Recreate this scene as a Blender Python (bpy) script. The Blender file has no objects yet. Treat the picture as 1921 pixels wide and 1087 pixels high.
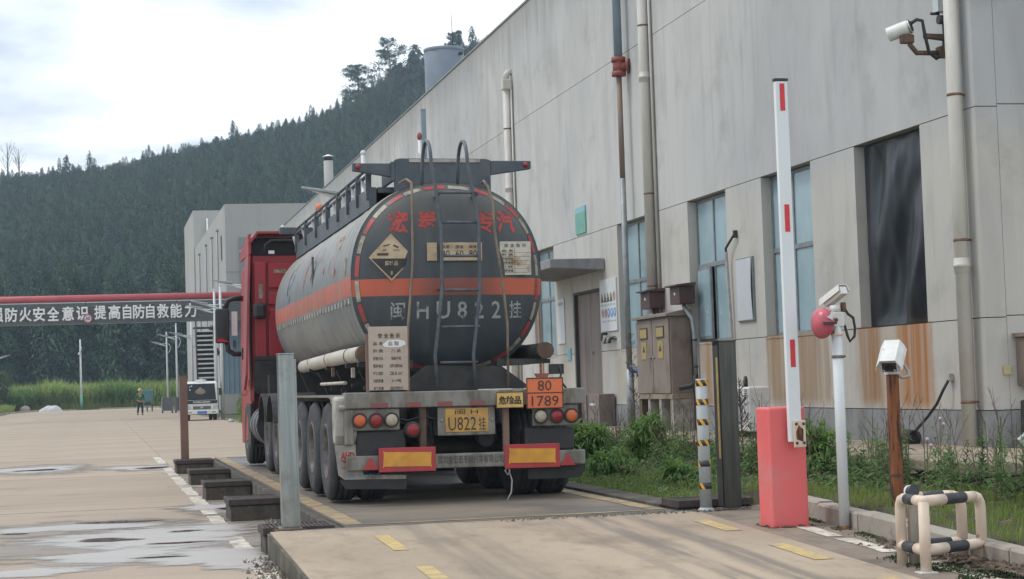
import bpy, math, random
import numpy as np
from math import sin, cos, pi, radians, sqrt
from mathutils import Vector, Matrix

random.seed(7)
RNG = np.random.default_rng(7)
SC = bpy.context.scene
COL = SC.collection

# ------------------------------------------------------------------ camera
CAM_Z = 1.42
F_PX, PITCH, YAW, ROLL = 3500.0, 0.0496986, 0.2196586, -0.0336202
cam_d = bpy.data.cameras.new('camera')
cam = bpy.data.objects.new('camera', cam_d)
COL.objects.link(cam)
cam_d.sensor_fit = 'HORIZONTAL'
cam_d.sensor_width = 36.0
cam_d.lens = F_PX / 1921.0 * 36.0
cam_d.clip_start = 0.1
cam_d.clip_end = 5000
fw = Vector((sin(YAW) * cos(PITCH), cos(YAW) * cos(PITCH), sin(PITCH)))
rt = Vector((cos(YAW), -sin(YAW), 0))
up = rt.cross(fw)
r2 = rt * cos(ROLL) + up * sin(ROLL)
u2 = up * cos(ROLL) - rt * sin(ROLL)
cam.matrix_world = Matrix(((r2.x, u2.x, -fw.x, 0), (r2.y, u2.y, -fw.y, 0), (r2.z, u2.z, -fw.z, CAM_Z), (0, 0, 0, 1)))
SC.camera = cam

# ------------------------------------------------------------------ sky, sun, exposure
SUN_EL, SUN_AZ = radians(56), radians(292)      # azimuth clockwise from +Y: from the left, slightly ahead
world = bpy.data.worlds.new('World')
SC.world = world
world.use_nodes = True
wn = world.node_tree
wn.nodes.clear()


def N(nt, typ, **kw):
    n = nt.nodes.new(typ)
    for k, v in kw.items():
        setattr(n, k, v)
    return n


def L(nt, a, b):
    nt.links.new(a, b)


sky = N(wn, 'ShaderNodeTexSky', sky_type='NISHITA', sun_disc=False, sun_elevation=SUN_EL, sun_rotation=SUN_AZ)
bg1 = N(wn, 'ShaderNodeBackground'); bg1.inputs['Strength'].default_value = 0.10
L(wn, sky.outputs[0], bg1.inputs[0])
tc = N(wn, 'ShaderNodeTexCoord')
sep = N(wn, 'ShaderNodeSeparateXYZ'); L(wn, tc.outputs['Generated'], sep.inputs[0])
mz = N(wn, 'ShaderNodeMath', operation='MAXIMUM'); L(wn, sep.outputs[2], mz.inputs[0]); mz.inputs[1].default_value = 0.0
az = N(wn, 'ShaderNodeMath', operation='ADD'); L(wn, mz.outputs[0], az.inputs[0]); az.inputs[1].default_value = 0.22
dx = N(wn, 'ShaderNodeMath', operation='DIVIDE'); L(wn, sep.outputs[0], dx.inputs[0]); L(wn, az.outputs[0], dx.inputs[1])
dy = N(wn, 'ShaderNodeMath', operation='DIVIDE'); L(wn, sep.outputs[1], dy.inputs[0]); L(wn, az.outputs[0], dy.inputs[1])
cmb = N(wn, 'ShaderNodeCombineXYZ'); L(wn, dx.outputs[0], cmb.inputs[0]); L(wn, dy.outputs[0], cmb.inputs[1])
mp = N(wn, 'ShaderNodeMapping'); L(wn, cmb.outputs[0], mp.inputs[0])
mp.inputs['Location'].default_value = (1.3, 2.2, 0.0)
nz = N(wn, 'ShaderNodeTexNoise'); L(wn, mp.outputs[0], nz.inputs['Vector'])
nz.inputs['Scale'].default_value = 2.3; nz.inputs['Detail'].default_value = 6; nz.inputs['Roughness'].default_value = 0.48
nz.inputs['Distortion'].default_value = 0.15
cr = N(wn, 'ShaderNodeValToRGB'); L(wn, nz.outputs[0], cr.inputs[0])
cr.color_ramp.elements[0].position = 0.41; cr.color_ramp.elements[0].color = (0.52, 0.57, 0.65, 1)
cr.color_ramp.elements[1].position = 0.53; cr.color_ramp.elements[1].color = (0.94, 0.985, 1.03, 1)
bg2 = N(wn, 'ShaderNodeBackground'); L(wn, cr.outputs[0], bg2.inputs[0]); bg2.inputs['Strength'].default_value = 1.2
mx = N(wn, 'ShaderNodeMixShader'); mx.inputs[0].default_value = 0.88
L(wn, bg1.outputs[0], mx.inputs[1]); L(wn, bg2.outputs[0], mx.inputs[2])
wo = N(wn, 'ShaderNodeOutputWorld'); L(wn, mx.outputs[0], wo.inputs[0])

sun_d = bpy.data.lights.new('sun', 'SUN')
sun_d.energy = 1.2
sun_d.angle = radians(14)
sun_d.color = (1.0, 0.96, 0.9)
sun = bpy.data.objects.new('sun', sun_d)
COL.objects.link(sun)
sd = Vector((sin(SUN_AZ) * cos(SUN_EL), cos(SUN_AZ) * cos(SUN_EL), sin(SUN_EL)))
sun.rotation_euler = sd.to_track_quat('Z', 'Y').to_euler()

SC.view_settings.view_transform = 'Standard'
SC.view_settings.look = 'None'
SC.view_settings.exposure = 0.38
SC.view_settings.gamma = 1
SC.view_settings.use_curve_mapping = False


# ------------------------------------------------------------------ mesh helpers
class MB:
    def __init__(s):
        s.v = []; s.f = []; s.s = []

    def add(s, V, Fs, smooth=False):
        o = len(s.v)
        s.v += [tuple(p) for p in V]
        for f in Fs:
            s.f.append(tuple(o + i for i in f)); s.s.append(smooth)
        return s

    def box(s, x0, x1, y0, y1, z0, z1):
        V = [(x0, y0, z0), (x1, y0, z0), (x1, y1, z0), (x0, y1, z0), (x0, y0, z1), (x1, y0, z1), (x1, y1, z1), (x0, y1, z1)]
        return s.add(V, [(3, 2, 1, 0), (4, 5, 6, 7), (0, 1, 5, 4), (1, 2, 6, 5), (2, 3, 7, 6), (3, 0, 4, 7)])

    def hexa(s, V):     # 4 bottom (ccw from above), 4 top
        return s.add(V, [(3, 2, 1, 0), (4, 5, 6, 7), (0, 1, 5, 4), (1, 2, 6, 5), (2, 3, 7, 6), (3, 0, 4, 7)])

    def prism(s, poly, axis, a, b):
        def P(u, v, w):
            return (w, u, v) if axis == 'x' else ((u, w, v) if axis == 'y' else (u, v, w))
        n = len(poly)
        V = [P(u, v, a) for u, v in poly] + [P(u, v, b) for u, v in poly]
        Fs = [tuple(range(n))[::-1], tuple(range(n, 2 * n))] + [(i, (i + 1) % n, n + (i + 1) % n, n + i) for i in range(n)]
        return s.add(V, Fs)

    def tube(s, pts, r, n=10, caps=True, smooth=True):
        pts = [Vector(p) for p in pts]
        m = len(pts)
        rs = r if isinstance(r, (list, tuple)) else [r] * m
        V = []
        t0 = (pts[1] - pts[0]).normalized()
        ref = Vector((0, 0, 1)) if abs(t0.z) < 0.9 else Vector((0, 1, 0))
        u = t0.cross(ref).normalized()
        for i in range(m):
            if i == 0: t = pts[1] - pts[0]
            elif i == m - 1: t = pts[-1] - pts[-2]
            else: t = (pts[i + 1] - pts[i]).normalized() + (pts[i] - pts[i - 1]).normalized()
            t = t.normalized() if t.length > 1e-9 else t0
            u = (u - t * u.dot(t)).normalized()
            w = t.cross(u)
            for k in range(n):
                a = 2 * pi * k / n
                V.append(pts[i] + (u * cos(a) + w * sin(a)) * rs[i])
        Fs = [(i * n + k, i * n + (k + 1) % n, (i + 1) * n + (k + 1) % n, (i + 1) * n + k) for i in range(m - 1) for k in range(n)]
        s.add(V, Fs, smooth)
        if caps:
            s.add(V[:n], [tuple(range(n))[::-1]]); s.add(V[-n:], [tuple(range(n))])
        return s

    def cyl(s, p0, p1, r, r1=None, n=18):
        return s.tube([p0, p1], [r, r if r1 is None else r1], n)

    def sphere(s, c, r, nu=14, nv=9):
        r = r if isinstance(r, (list, tuple)) else (r, r, r)
        V = [(c[0], c[1], c[2] - r[2])]
        for j in range(1, nv):
            t = -pi / 2 + pi * j / nv
            for i in range(nu):
                a = 2 * pi * i / nu
                V.append((c[0] + r[0] * cos(t) * cos(a), c[1] + r[1] * cos(t) * sin(a), c[2] + r[2] * sin(t)))
        V.append((c[0], c[1], c[2] + r[2]))
        Fs = [(0, 1 + (i + 1) % nu, 1 + i) for i in range(nu)]
        for j in range(nv - 2):
            Fs += [(1 + j * nu + i, 1 + j * nu + (i + 1) % nu, 1 + (j + 1) * nu + (i + 1) % nu, 1 + (j + 1) * nu + i) for i in range(nu)]
        e = len(V) - 1
        Fs += [(e, 1 + (nv - 2) * nu + i, 1 + (nv - 2) * nu + (i + 1) % nu) for i in range(nu)]
        return s.add(V, Fs, True)

    def lathe(s, prof, c, axis='x', n=32, smooth=True):
        V = []
        for r, h in prof:
            for k in range(n):
                a = 2 * pi * k / n
                if axis == 'x': V.append((c[0] + h, c[1] + r * cos(a), c[2] + r * sin(a)))
                elif axis == 'y': V.append((c[0] + r * cos(a), c[1] + h, c[2] + r * sin(a)))
                else: V.append((c[0] + r * cos(a), c[1] + r * sin(a), c[2] + h))
        Fs = [(i * n + k, i * n + (k + 1) % n, (i + 1) * n + (k + 1) % n, (i + 1) * n + k) for i in range(len(prof) - 1) for k in range(n)]
        return s.add(V, Fs, smooth)

    def grid(s, fn, nu, nv, smooth=True):
        V = [fn(i / nu, j / nv) for j in range(nv + 1) for i in range(nu + 1)]
        Fs = [(j * (nu + 1) + i, j * (nu + 1) + i + 1, (j + 1) * (nu + 1) + i + 1, (j + 1) * (nu + 1) + i) for j in range(nv) for i in range(nu)]
        return s.add(V, Fs, smooth)

    def mesh(s, name):
        me = bpy.data.meshes.new(name)
        me.from_pydata(s.v, [], s.f)
        me.polygons.foreach_set('use_smooth', s.s)
        me.update()
        return me

    def build(s, name, mat, parent=None, bevel=0.0, fix=True, label=None, cat=None, group=None, kind=None, loc=None, rot=None, seg=2):
        me = s.mesh(name)
        if fix:
            import bmesh
            bm = bmesh.new(); bm.from_mesh(me)
            bmesh.ops.remove_doubles(bm, verts=bm.verts, dist=1e-5)
            bmesh.ops.recalc_face_normals(bm, faces=bm.faces)
            bm.to_mesh(me); bm.free()
        o = bpy.data.objects.new(name, me)
        COL.objects.link(o)
        if mat: me.materials.append(mat)
        if parent: o.parent = parent
        if loc: o.location = loc
        if rot: o.rotation_euler = rot
        if bevel:
            b = o.modifiers.new('bevel', 'BEVEL'); b.width = bevel; b.segments = seg; b.limit_method = 'ANGLE'; b.angle_limit = radians(40)
            b.harden_normals = False
        tag(o, label, cat, group, kind)
        return o


def tag(o, label=None, cat=None, group=None, kind=None):
    for k, v in (('label', label), ('category', cat), ('group', group), ('kind', kind)):
        if v: o[k] = v
    return o


def thing(name, label, cat, loc=(0, 0, 0), rot=(0, 0, 0), group=None):
    o = bpy.data.objects.new(name, None)
    o.empty_display_size = 0.2
    COL.objects.link(o)
    o.location = loc; o.rotation_euler = rot
    return tag(o, label, cat, group)


def copy_tree(o, parent=None, loc=None, label=None):
    c = o.copy(); COL.objects.link(c)
    if parent is not None: c.parent = parent
    if loc is not None: c.location = loc
    if label: c['label'] = label
    for ch in [x for x in bpy.data.objects if x.parent == o]:
        copy_tree(ch, c)
    return c


def raw_mesh(name, V, Fs, mat, parent=None, smooth=False, **kw):
    """big numpy meshes: V (n,3), Fs (m,3|4)"""
    V = np.asarray(V, dtype=np.float32); Fs = np.asarray(Fs, dtype=np.int32)
    me = bpy.data.meshes.new(name)
    me.vertices.add(len(V)); me.vertices.foreach_set('co', V.ravel())
    k = Fs.shape[1]
    me.loops.add(Fs.size); me.loops.foreach_set('vertex_index', Fs.ravel())
    me.polygons.add(len(Fs)); me.polygons.foreach_set('loop_start', np.arange(0, Fs.size, k, dtype=np.int32))
    me.polygons.foreach_set('use_smooth', np.full(len(Fs), smooth))
    me.update(calc_edges=True)
    if mat: me.materials.append(mat)
    o = bpy.data.objects.new(name, me)
    COL.objects.link(o)
    if parent: o.parent = parent
    tag(o, **kw)
    return o


# ------------------------------------------------------------------ materials
def new_mat(name):
    m = bpy.data.materials.new(name); m.use_nodes = True
    nt = m.node_tree
    return m, nt, nt.nodes['Principled BSDF']


def noise(nt, scale, detail=4, stretch=None, rough=0.55, dist=0.0, coord='Object', off=(0, 0, 0)):
    t = N(nt, 'ShaderNodeTexCoord')
    v = t.outputs[coord]
    mpn = N(nt, 'ShaderNodeMapping'); L(nt, v, mpn.inputs[0])
    st = stretch or (1, 1, 1)
    mpn.inputs['Scale'].default_value = st
    mpn.inputs['Location'].default_value = off
    n = N(nt, 'ShaderNodeTexNoise'); L(nt, mpn.outputs[0], n.inputs['Vector'])
    n.inputs['Scale'].default_value = scale; n.inputs['Detail'].default_value = detail
    n.inputs['Roughness'].default_value = rough; n.inputs['Distortion'].default_value = dist
    return n.outputs[0]


def ramp(nt, fac, p0, p1, c0=(0, 0, 0, 1), c1=(1, 1, 1, 1)):
    r = N(nt, 'ShaderNodeMapRange', interpolation_type='SMOOTHSTEP')
    L(nt, fac, r.inputs['Value'])
    r.inputs['From Min'].default_value = p0; r.inputs['From Max'].default_value = p1
    return r.outputs[0]


def mixc(nt, fac, a, b):
    m = N(nt, 'ShaderNodeMix', data_type='RGBA')
    if hasattr(fac, 'is_linked') or hasattr(fac, 'node'): L(nt, fac, m.inputs[0])
    else: m.inputs[0].default_value = fac
    for i, c in ((6, a), (7, b)):
        if hasattr(c, 'node'): L(nt, c, m.inputs[i])
        else: m.inputs[i].default_value = (*c[:3], 1)
    return m.outputs[2]


def mth(nt, op, a, b=None, clamp=False):
    m = N(nt, 'ShaderNodeMath', operation=op); m.use_clamp = clamp
    for i, c in ((0, a), (1, b)):
        if c is None: continue
        if hasattr(c, 'node'): L(nt, c, m.inputs[i])
        else: m.inputs[i].default_value = c
    return m.outputs[0]


def bump(nt, bs, h, strength=0.4, dist=0.02):
    b = N(nt, 'ShaderNodeBump'); L(nt, h, b.inputs['Height'])
    b.inputs['Strength'].default_value = strength; b.inputs['Distance'].default_value = dist
    L(nt, b.outputs[0], bs.inputs['Normal'])


def mat(name, c1, c2=None, s=4, st=None, rough=0.6, metal=0.0, bmp=0.0, bsc=40, dirt=None, ds=2.0, dlo=0.5, dhi=0.75, dst=None, spec=0.5, rv=0.12, island=0.0):
    m, nt, b = new_mat(name)
    c2 = c2 or tuple(x * 0.82 for x in c1)
    n1 = noise(nt, s, 5, st)
    col = mixc(nt, ramp(nt, n1, 0.32, 0.68), c1, c2)
    if dirt:
        n2 = noise(nt, ds, 6, dst, 0.62, off=(3, 7, 1))
        col = mixc(nt, ramp(nt, n2, dlo, dhi), col, dirt)
    if island:
        g = N(nt, 'ShaderNodeNewGeometry')
        hv = N(nt, 'ShaderNodeHueSaturation'); L(nt, col, hv.inputs['Color'])
        L(nt, mth(nt, 'ADD', mth(nt, 'MULTIPLY', g.outputs['Random Per Island'], island), 1 - island * 0.5), hv.inputs['Value'])
        col = hv.outputs[0]
    L(nt, col, b.inputs['Base Color'])
    n3 = noise(nt, s * 2.3, 4, st, off=(1, 5, 2))
    L(nt, mth(nt, 'ADD', mth(nt, 'MULTIPLY', n3, rv * 2), rough - rv), b.inputs['Roughness'])
    b.inputs['Metallic'].default_value = metal
    b.inputs['Specular IOR Level'].default_value = spec
    if bmp:
        bump(nt, b, noise(nt, bsc, 4), bmp)
    return m


def leaf_mat(name, c1, c2, c3, scale=0.4, trans=0.25, random_obj=False):
    m, nt, b = new_mat(name)
    g = N(nt, 'ShaderNodeNewGeometry')
    rnd = g.outputs['Random Per Island']
    col = mixc(nt, rnd, c1, c2)
    if random_obj:
        oi = N(nt, 'ShaderNodeObjectInfo')
        f2 = ramp(nt, oi.outputs['Random'], 0.25, 1.0)
    else:
        f2 = ramp(nt, noise(nt, scale, 3), 0.4, 0.65)
    col = mixc(nt, f2, col, c3)
    L(nt, col, b.inputs['Base Color'])
    b.inputs['Roughness'].default_value = 0.6
    b.inputs['Specular IOR Level'].default_value = 0.25
    if trans:
        tr = N(nt, 'ShaderNodeBsdfTranslucent'); L(nt, col, tr.inputs[0])
        ms = N(nt, 'ShaderNodeMixShader'); ms.inputs[0].default_value = trans
        L(nt, b.outputs[0], ms.inputs[1]); L(nt, tr.outputs[0], ms.inputs[2])
        L(nt, ms.outputs[0], nt.nodes['Material Output'].inputs[0])
    return m


M = {}
M['steel_dirty'] = mat('dirty_grey_steel', (0.25, 0.243, 0.22), (0.155, 0.142, 0.12), 6, st=(1, 1, .45), rough=0.55, metal=0.2, dirt=(0.095, 0.07, 0.048), ds=4, dst=(1.5, 1.5, .5), dlo=0.46, dhi=0.72, bmp=0.15)
M['steel_dark'] = mat('dark_chassis_paint', (0.022, 0.024, 0.027), (0.045, 0.042, 0.038), 6, rough=0.7, bmp=0.1)
M['black'] = mat('black_plastic', (0.018, 0.019, 0.021), (0.03, 0.03, 0.032), 6, rough=0.5)
M['rubber'] = mat('tyre_rubber', (0.028, 0.031, 0.035), (0.052, 0.054, 0.056), 7, rough=0.85, bmp=0.15, bsc=60)
M['rim'] = mat('dusty_rim', (0.16, 0.15, 0.14), (0.08, 0.07, 0.065), 9, rough=0.7, metal=0.2, dirt=(0.10, 0.06, 0.04), ds=6)
M['frame_grey'] = mat('blue_grey_frame_paint', (0.048, 0.063, 0.078), (0.075, 0.09, 0.103), 5, rough=0.55, dirt=(0.07, 0.055, 0.045), ds=4, dlo=0.55, dhi=0.8)
M['ladder'] = mat('weathered_blue_grey_tube', (0.055, 0.070, 0.085), (0.10, 0.115, 0.13), 10, rough=0.5, metal=0.15, dirt=(0.10, 0.06, 0.04), ds=8, dlo=0.55, dhi=0.75)
M['cab_red'] = mat('cab_red_paint', (0.36, 0.024, 0.034), (0.28, 0.024, 0.032), 2, rough=0.4, dirt=(0.22, 0.03, 0.03), ds=1.6, dlo=0.5, dhi=0.85)
M['cab_red_faded'] = mat('faded_red_plastic', (0.32, 0.07, 0.075), (0.25, 0.045, 0.05), 2, rough=0.55, dirt=(0.22, 0.09, 0.08), ds=2)
M['white_paint'] = mat('white_paint', (0.72, 0.73, 0.72), (0.62, 0.63, 0.62), 3, rough=0.45, dirt=(0.40, 0.36, 0.30), ds=4, dlo=0.58, dhi=0.85)
M['dirty_white'] = mat('grimy_white_plastic', (0.40, 0.38, 0.34), (0.28, 0.265, 0.235), 4, rough=0.5, dirt=(0.13, 0.10, 0.07), ds=5, dlo=0.5, dhi=0.75)
M['white_pole'] = mat('white_pole_paint', (0.60, 0.63, 0.64), (0.52, 0.545, 0.55), 6, st=(1, 1, .2), rough=0.4, dirt=(0.34, 0.20, 0.10), ds=5, dlo=0.66, dhi=0.8)
M['sticker_red'] = mat('red_reflective_tape', (0.42, 0.035, 0.04), (0.30, 0.04, 0.04), 12, rough=0.4, dirt=(0.16, 0.07, 0.05), ds=9, dlo=.45, dhi=.7)
M['sticker_white'] = mat('white_reflective_tape', (0.36, 0.34, 0.28), (0.25, 0.225, 0.17), 12, rough=0.45, dirt=(0.15, 0.115, 0.07), ds=9, dlo=.45, dhi=.7)
M['sticker_red_faded'] = mat('faded_red_tape', (0.26, 0.05, 0.05), (0.20, 0.08, 0.075), 12, rough=0.5)
M['reflect_yellow'] = mat('yellow_reflective_board', (0.66, 0.33, 0.04), (0.56, 0.26, 0.035), 6, rough=0.4, dirt=(0.34, 0.16, 0.05), ds=5, dlo=0.52, dhi=0.75)
M['reflect_red'] = mat('red_reflective_border', (0.44, 0.035, 0.045), (0.34, 0.04, 0.045), 6, rough=0.42, dirt=(0.25, 0.05, 0.04), ds=5)
M['lamp_red'] = mat('red_lamp_lens', (0.30, 0.014, 0.02), (0.22, 0.016, 0.02), 30, rough=0.35, dirt=(0.16, 0.06, 0.05), ds=14)
M['lamp_orange'] = mat('orange_lamp_lens', (0.58, 0.13, 0.035), (0.46, 0.10, 0.03), 30, rough=0.35, dirt=(0.30, 0.13, 0.07), ds=14)
M['lamp_clear'] = mat('dusty_clear_lens', (0.42, 0.38, 0.27), (0.32, 0.28, 0.2), 20, rough=0.25)
M['plate_yellow'] = mat('yellow_number_plate', (0.54, 0.31, 0.07), (0.42, 0.24, 0.06), 6, rough=0.5, dirt=(0.32, 0.22, 0.10), ds=5)
M['sign_yellow'] = mat('yellow_sign_paint', (0.70, 0.46, 0.14), (0.62, 0.38, 0.10), 6, rough=0.5, dirt=(0.35, 0.25, 0.12), ds=6)
M['placard_orange'] = mat('orange_hazard_placard', (0.70, 0.17, 0.06), (0.62, 0.145, 0.055), 4, rough=0.45, dirt=(0.5, 0.16, 0.08), ds=4, dlo=0.6, dhi=0.85)
M['ink'] = mat('black_print', (0.02, 0.02, 0.022), (0.035, 0.033, 0.03), 8, rough=0.6)
M['ink_brown'] = mat('dark_brown_print', (0.06, 0.035, 0.025), (0.045, 0.03, 0.02), 8, rough=0.6)
M['ink_faded'] = mat('faded_black_print', (0.10, 0.085, 0.07), (0.05, 0.045, 0.04), 30, rough=0.7)
M['ink_white'] = mat('white_print', (0.78, 0.78, 0.76), (0.7, 0.7, 0.68), 8, rough=0.6)
M['board_aged'] = mat('aged_notice_board', (0.46, 0.39, 0.32), (0.38, 0.31, 0.25), 3, rough=0.6, dirt=(0.30, 0.18, 0.10), ds=3, dlo=0.55, dhi=0.8)
M['sign_cream'] = mat('weathered_cream_sign', (0.52, 0.42, 0.28), (0.40, 0.30, 0.19), 7, rough=0.6, dirt=(0.22, 0.12, 0.06), ds=5, dlo=0.52, dhi=0.75)
M['sign_white_aged'] = mat('rusting_white_sign', (0.55, 0.52, 0.44), (0.48, 0.44, 0.35), 7, rough=0.6, dirt=(0.30, 0.16, 0.07), ds=5, dlo=0.52, dhi=0.72)
M['hose_tan'] = mat('tan_rubber_hose', (0.22, 0.165, 0.11), (0.14, 0.105, 0.075), 5, rough=0.55, dirt=(0.08, 0.06, 0.045), ds=5)
M['hose_cream'] = mat('cream_hose_tube', (0.50, 0.46, 0.39), (0.40, 0.36, 0.30), 4, rough=0.5, dirt=(0.20, 0.13, 0.09), ds=6, dlo=0.6, dhi=0.8)
M['rust'] = mat('brown_rust', (0.125, 0.075, 0.05), (0.075, 0.052, 0.04), 8, rough=0.85, dirt=(0.18, 0.11, 0.07), ds=10, bmp=0.2)
M['rust_bright'] = mat('orange_rust', (0.27, 0.095, 0.035), (0.17, 0.055, 0.022), 7, st=(2, 2, .25), rough=0.85, dirt=(0.045, 0.022, 0.016), ds=9, dst=(1.5, 1.5, .2), dlo=0.47, dhi=0.58, bmp=0.25)
M['stainless'] = mat('brushed_stainless', (0.33, 0.36, 0.36), (0.24, 0.27, 0.27), 5, st=(6, 6, .3), rough=0.30, metal=0.85, rv=.07, dirt=(0.20, 0.20, 0.18), ds=3)
M['stainless_dark'] = mat('dark_stainless', (0.105, 0.108, 0.098), (0.07, 0.072, 0.066), 5, st=(6, 6, .3), rough=0.30, metal=0.9, rv=.06)
M['brown_paint'] = mat('brown_post_paint', (0.20, 0.125, 0.095), (0.17, 0.105, 0.08), 3, rough=0.6)
M['pink'] = mat('faded_red_barrier_paint', (0.72, 0.135, 0.135), (0.66, 0.12, 0.12), 2, rough=0.45, dirt=(0.62, 0.20, 0.19), ds=1.5)
M['boom_white'] = mat('boom_white', (0.70, 0.73, 0.74), (0.64, 0.67, 0.69), 3, st=(1, 1, .3), rough=0.4)
M['boom_red'] = mat('boom_red_tape', (0.62, 0.03, 0.04), (0.55, 0.03, 0.04), 6, rough=0.4)
M['cream_paint'] = mat('cream_rail_paint', (0.66, 0.54, 0.43), (0.60, 0.48, 0.38), 5, rough=0.45, dirt=(0.32, 0.20, 0.13), ds=7, dlo=0.66, dhi=0.8)
M['band_black'] = mat('black_band_paint', (0.028, 0.032, 0.038), (0.04, 0.043, 0.05), 5, rough=0.5)
M['stripe_yellow'] = mat('yellow_stripe_tape', (0.72, 0.40, 0.03), (0.60, 0.32, 0.03), 9, rough=0.5)
M['bollard_grey'] = mat('grey_bollard_paint', (0.36, 0.40, 0.40), (0.31, 0.34, 0.34), 4, rough=0.5, dirt=(0.30, 0.25, 0.18), ds=4, dlo=0.6, dhi=0.8)
M['downpipe'] = mat('cream_plastic_pipe', (0.56, 0.54, 0.49), (0.47, 0.445, 0.395), 2.5, st=(1, 1, .3), rough=0.5, dirt=(0.30, 0.23, 0.15), ds=2.2, dst=(1, 1, .4), dlo=0.55, dhi=0.8)
M['clamp'] = mat('rusty_clamp', (0.22, 0.12, 0.07), (0.12, 0.07, 0.05), 20, rough=0.8)
M['pipe_blue'] = mat('blue_grey_pipe', (0.20, 0.275, 0.335), (0.24, 0.31, 0.36), 4, rough=0.5)
M['pipe_red'] = mat('red_oxide_fitting', (0.30, 0.075, 0.055), (0.20, 0.06, 0.05), 9, rough=0.6)
M['pipe_rust'] = mat('rusty_thin_pipe', (0.26, 0.15, 0.09), (0.18, 0.17, 0.16), 1.2, st=(1, 1, .6), rough=0.6)
M['cabinet'] = mat('brown_steel_cabinet', (0.24, 0.19, 0.157), (0.20, 0.158, 0.13), 2, rough=0.6, dirt=(0.10, 0.065, 0.05), ds=3, dst=(1, 1, .4))
M['meter_box'] = mat('maroon_meter_box', (0.075, 0.038, 0.034), (0.06, 0.03, 0.028), 5, rough=0.6)
M['label_yellow'] = mat('faded_yellow_label', (0.38, 0.285, 0.10), (0.31, 0.23, 0.08), 12, rough=0.5)
M['door_brown'] = mat('brown_steel_door', (0.20, 0.165, 0.15), (0.155, 0.125, 0.11), 2, st=(1, 1, .25), rough=0.6, dirt=(0.09, 0.065, 0.05), ds=2.5, dst=(1, 1, .3), dlo=0.5, dhi=0.8)
M['win_frame'] = mat('grey_window_frame', (0.24, 0.26, 0.27), (0.18, 0.195, 0.20), 6, rough=0.5, metal=0.2)
M['glass'] = mat('pale_blue_filmed_glass', (0.30, 0.42, 0.46), (0.25, 0.36, 0.40), 1.2, rough=0.22, dirt=(0.36, 0.45, 0.47), ds=1.3, dst=(1, 1, .4))
M['tarp'] = mat('black_plastic_sheet', (0.010, 0.013, 0.018), (0.014, 0.018, 0.023), 2, rough=0.34, rv=0.06, spec=0.28)
M['panel_pale'] = mat('pale_grey_board', (0.50, 0.52, 0.55), (0.46, 0.48, 0.50), 2, rough=0.5)
M['notice_white'] = mat('white_notice', (0.60, 0.63, 0.65), (0.56, 0.58, 0.60), 4, rough=0.5)
M['sign_green'] = mat('green_wall_sign', (0.14, 0.38, 0.27), (0.12, 0.33, 0.24), 4, rough=0.5)
M['sign_blue'] = mat('blue_sign_print', (0.10, 0.27, 0.50), (0.09, 0.24, 0.46), 8, rough=0.5)
M['sign_cyan'] = mat('light_blue_plate', (0.25, 0.45, 0.52), (0.2, 0.4, 0.48), 8, rough=0.5)
M['sign_redp'] = mat('red_sign_print', (0.45, 0.10, 0.09), (0.4, 0.1, 0.09), 8, rough=0.5)
M['copper'] = mat('copper_tube', (0.46, 0.25, 0.16), (0.36, 0.20, 0.13), 8, rough=0.5, metal=0.3)
M['cable'] = mat('black_cable', (0.022, 0.022, 0.024), (0.03, 0.03, 0.03), 8, rough=0.6)
M['conduit'] = mat('grey_flexible_conduit', (0.42, 0.41, 0.39), (0.34, 0.33, 0.31), 10, rough=0.6)
M['cctv_white'] = mat('camera_white', (0.68, 0.68, 0.66), (0.60, 0.59, 0.55), 7, rough=0.4, dirt=(0.36, 0.26, 0.16), ds=7, dlo=0.62, dhi=0.82)
M['lens'] = mat('dark_lens', (0.012, 0.012, 0.014), (0.012, 0.012, 0.014), 7, rough=0.12)
M['horn_red'] = mat('faded_red_dome', (0.50, 0.10, 0.13), (0.44, 0.085, 0.11), 6, rough=0.35)
M['blue_valve'] = mat('blue_valve_paint', (0.04, 0.13, 0.36), (0.035, 0.1, 0.3), 8, rough=0.5)
M['galv'] = mat('galvanised_grey', (0.30, 0.32, 0.33), (0.24, 0.255, 0.26), 8, rough=0.5, metal=0.3)
M['pipe_duct_red'] = mat('red_pipeline_lagging', (0.42, 0.075, 0.08), (0.36, 0.06, 0.065), 1, rough=0.5)
M['louvre'] = mat('grey_louvre_cladding', (0.30, 0.325, 0.335), (0.27, 0.295, 0.305), 1, rough=0.55)
M['silo'] = mat('silo_paint', (0.17, 0.205, 0.25), (0.14, 0.17, 0.21), .8, rough=0.55)
M['van_white'] = mat('van_cream_white', (0.74, 0.75, 0.72), (0.68, 0.69, 0.66), 2, rough=0.3)
M['van_glass'] = mat('dark_windscreen', (0.05, 0.06, 0.065), (0.07, 0.08, 0.085), 1.5, rough=0.08)
M['plate_blue'] = mat('blue_number_plate', (0.06, 0.22, 0.55), (0.06, 0.2, 0.5), 5, rough=0.4)
M['chrome'] = mat('chrome', (0.5, 0.5, 0.5), (0.4, 0.4, 0.4), 5, rough=0.2, metal=0.8)
M['grate'] = mat('rusty_iron_grating', (0.040, 0.032, 0.030), (0.07, 0.05, 0.042), 10, rough=0.75, bmp=0.2)
M['blue_clad'] = mat('blue_corrugated_sheet', (0.20, 0.29, 0.36), (0.18, 0.26, 0.33), 1, rough=0.5)
M['steel_black'] = mat('black_steel', (0.03, 0.03, 0.033), (0.045, 0.04, 0.04), 4, rough=0.6)
M['teal'] = mat('teal_sheet', (0.10, 0.24, 0.27), (0.08, 0.2, 0.23), 3, rough=0.5)
M['skin'] = mat('skin', (0.45, 0.26, 0.18), (0.4, 0.22, 0.15), 9, rough=0.6)
M['vest'] = mat('orange_vest', (0.62, 0.27, 0.06), (0.5, 0.2, 0.05), 9, rough=0.8)
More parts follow.
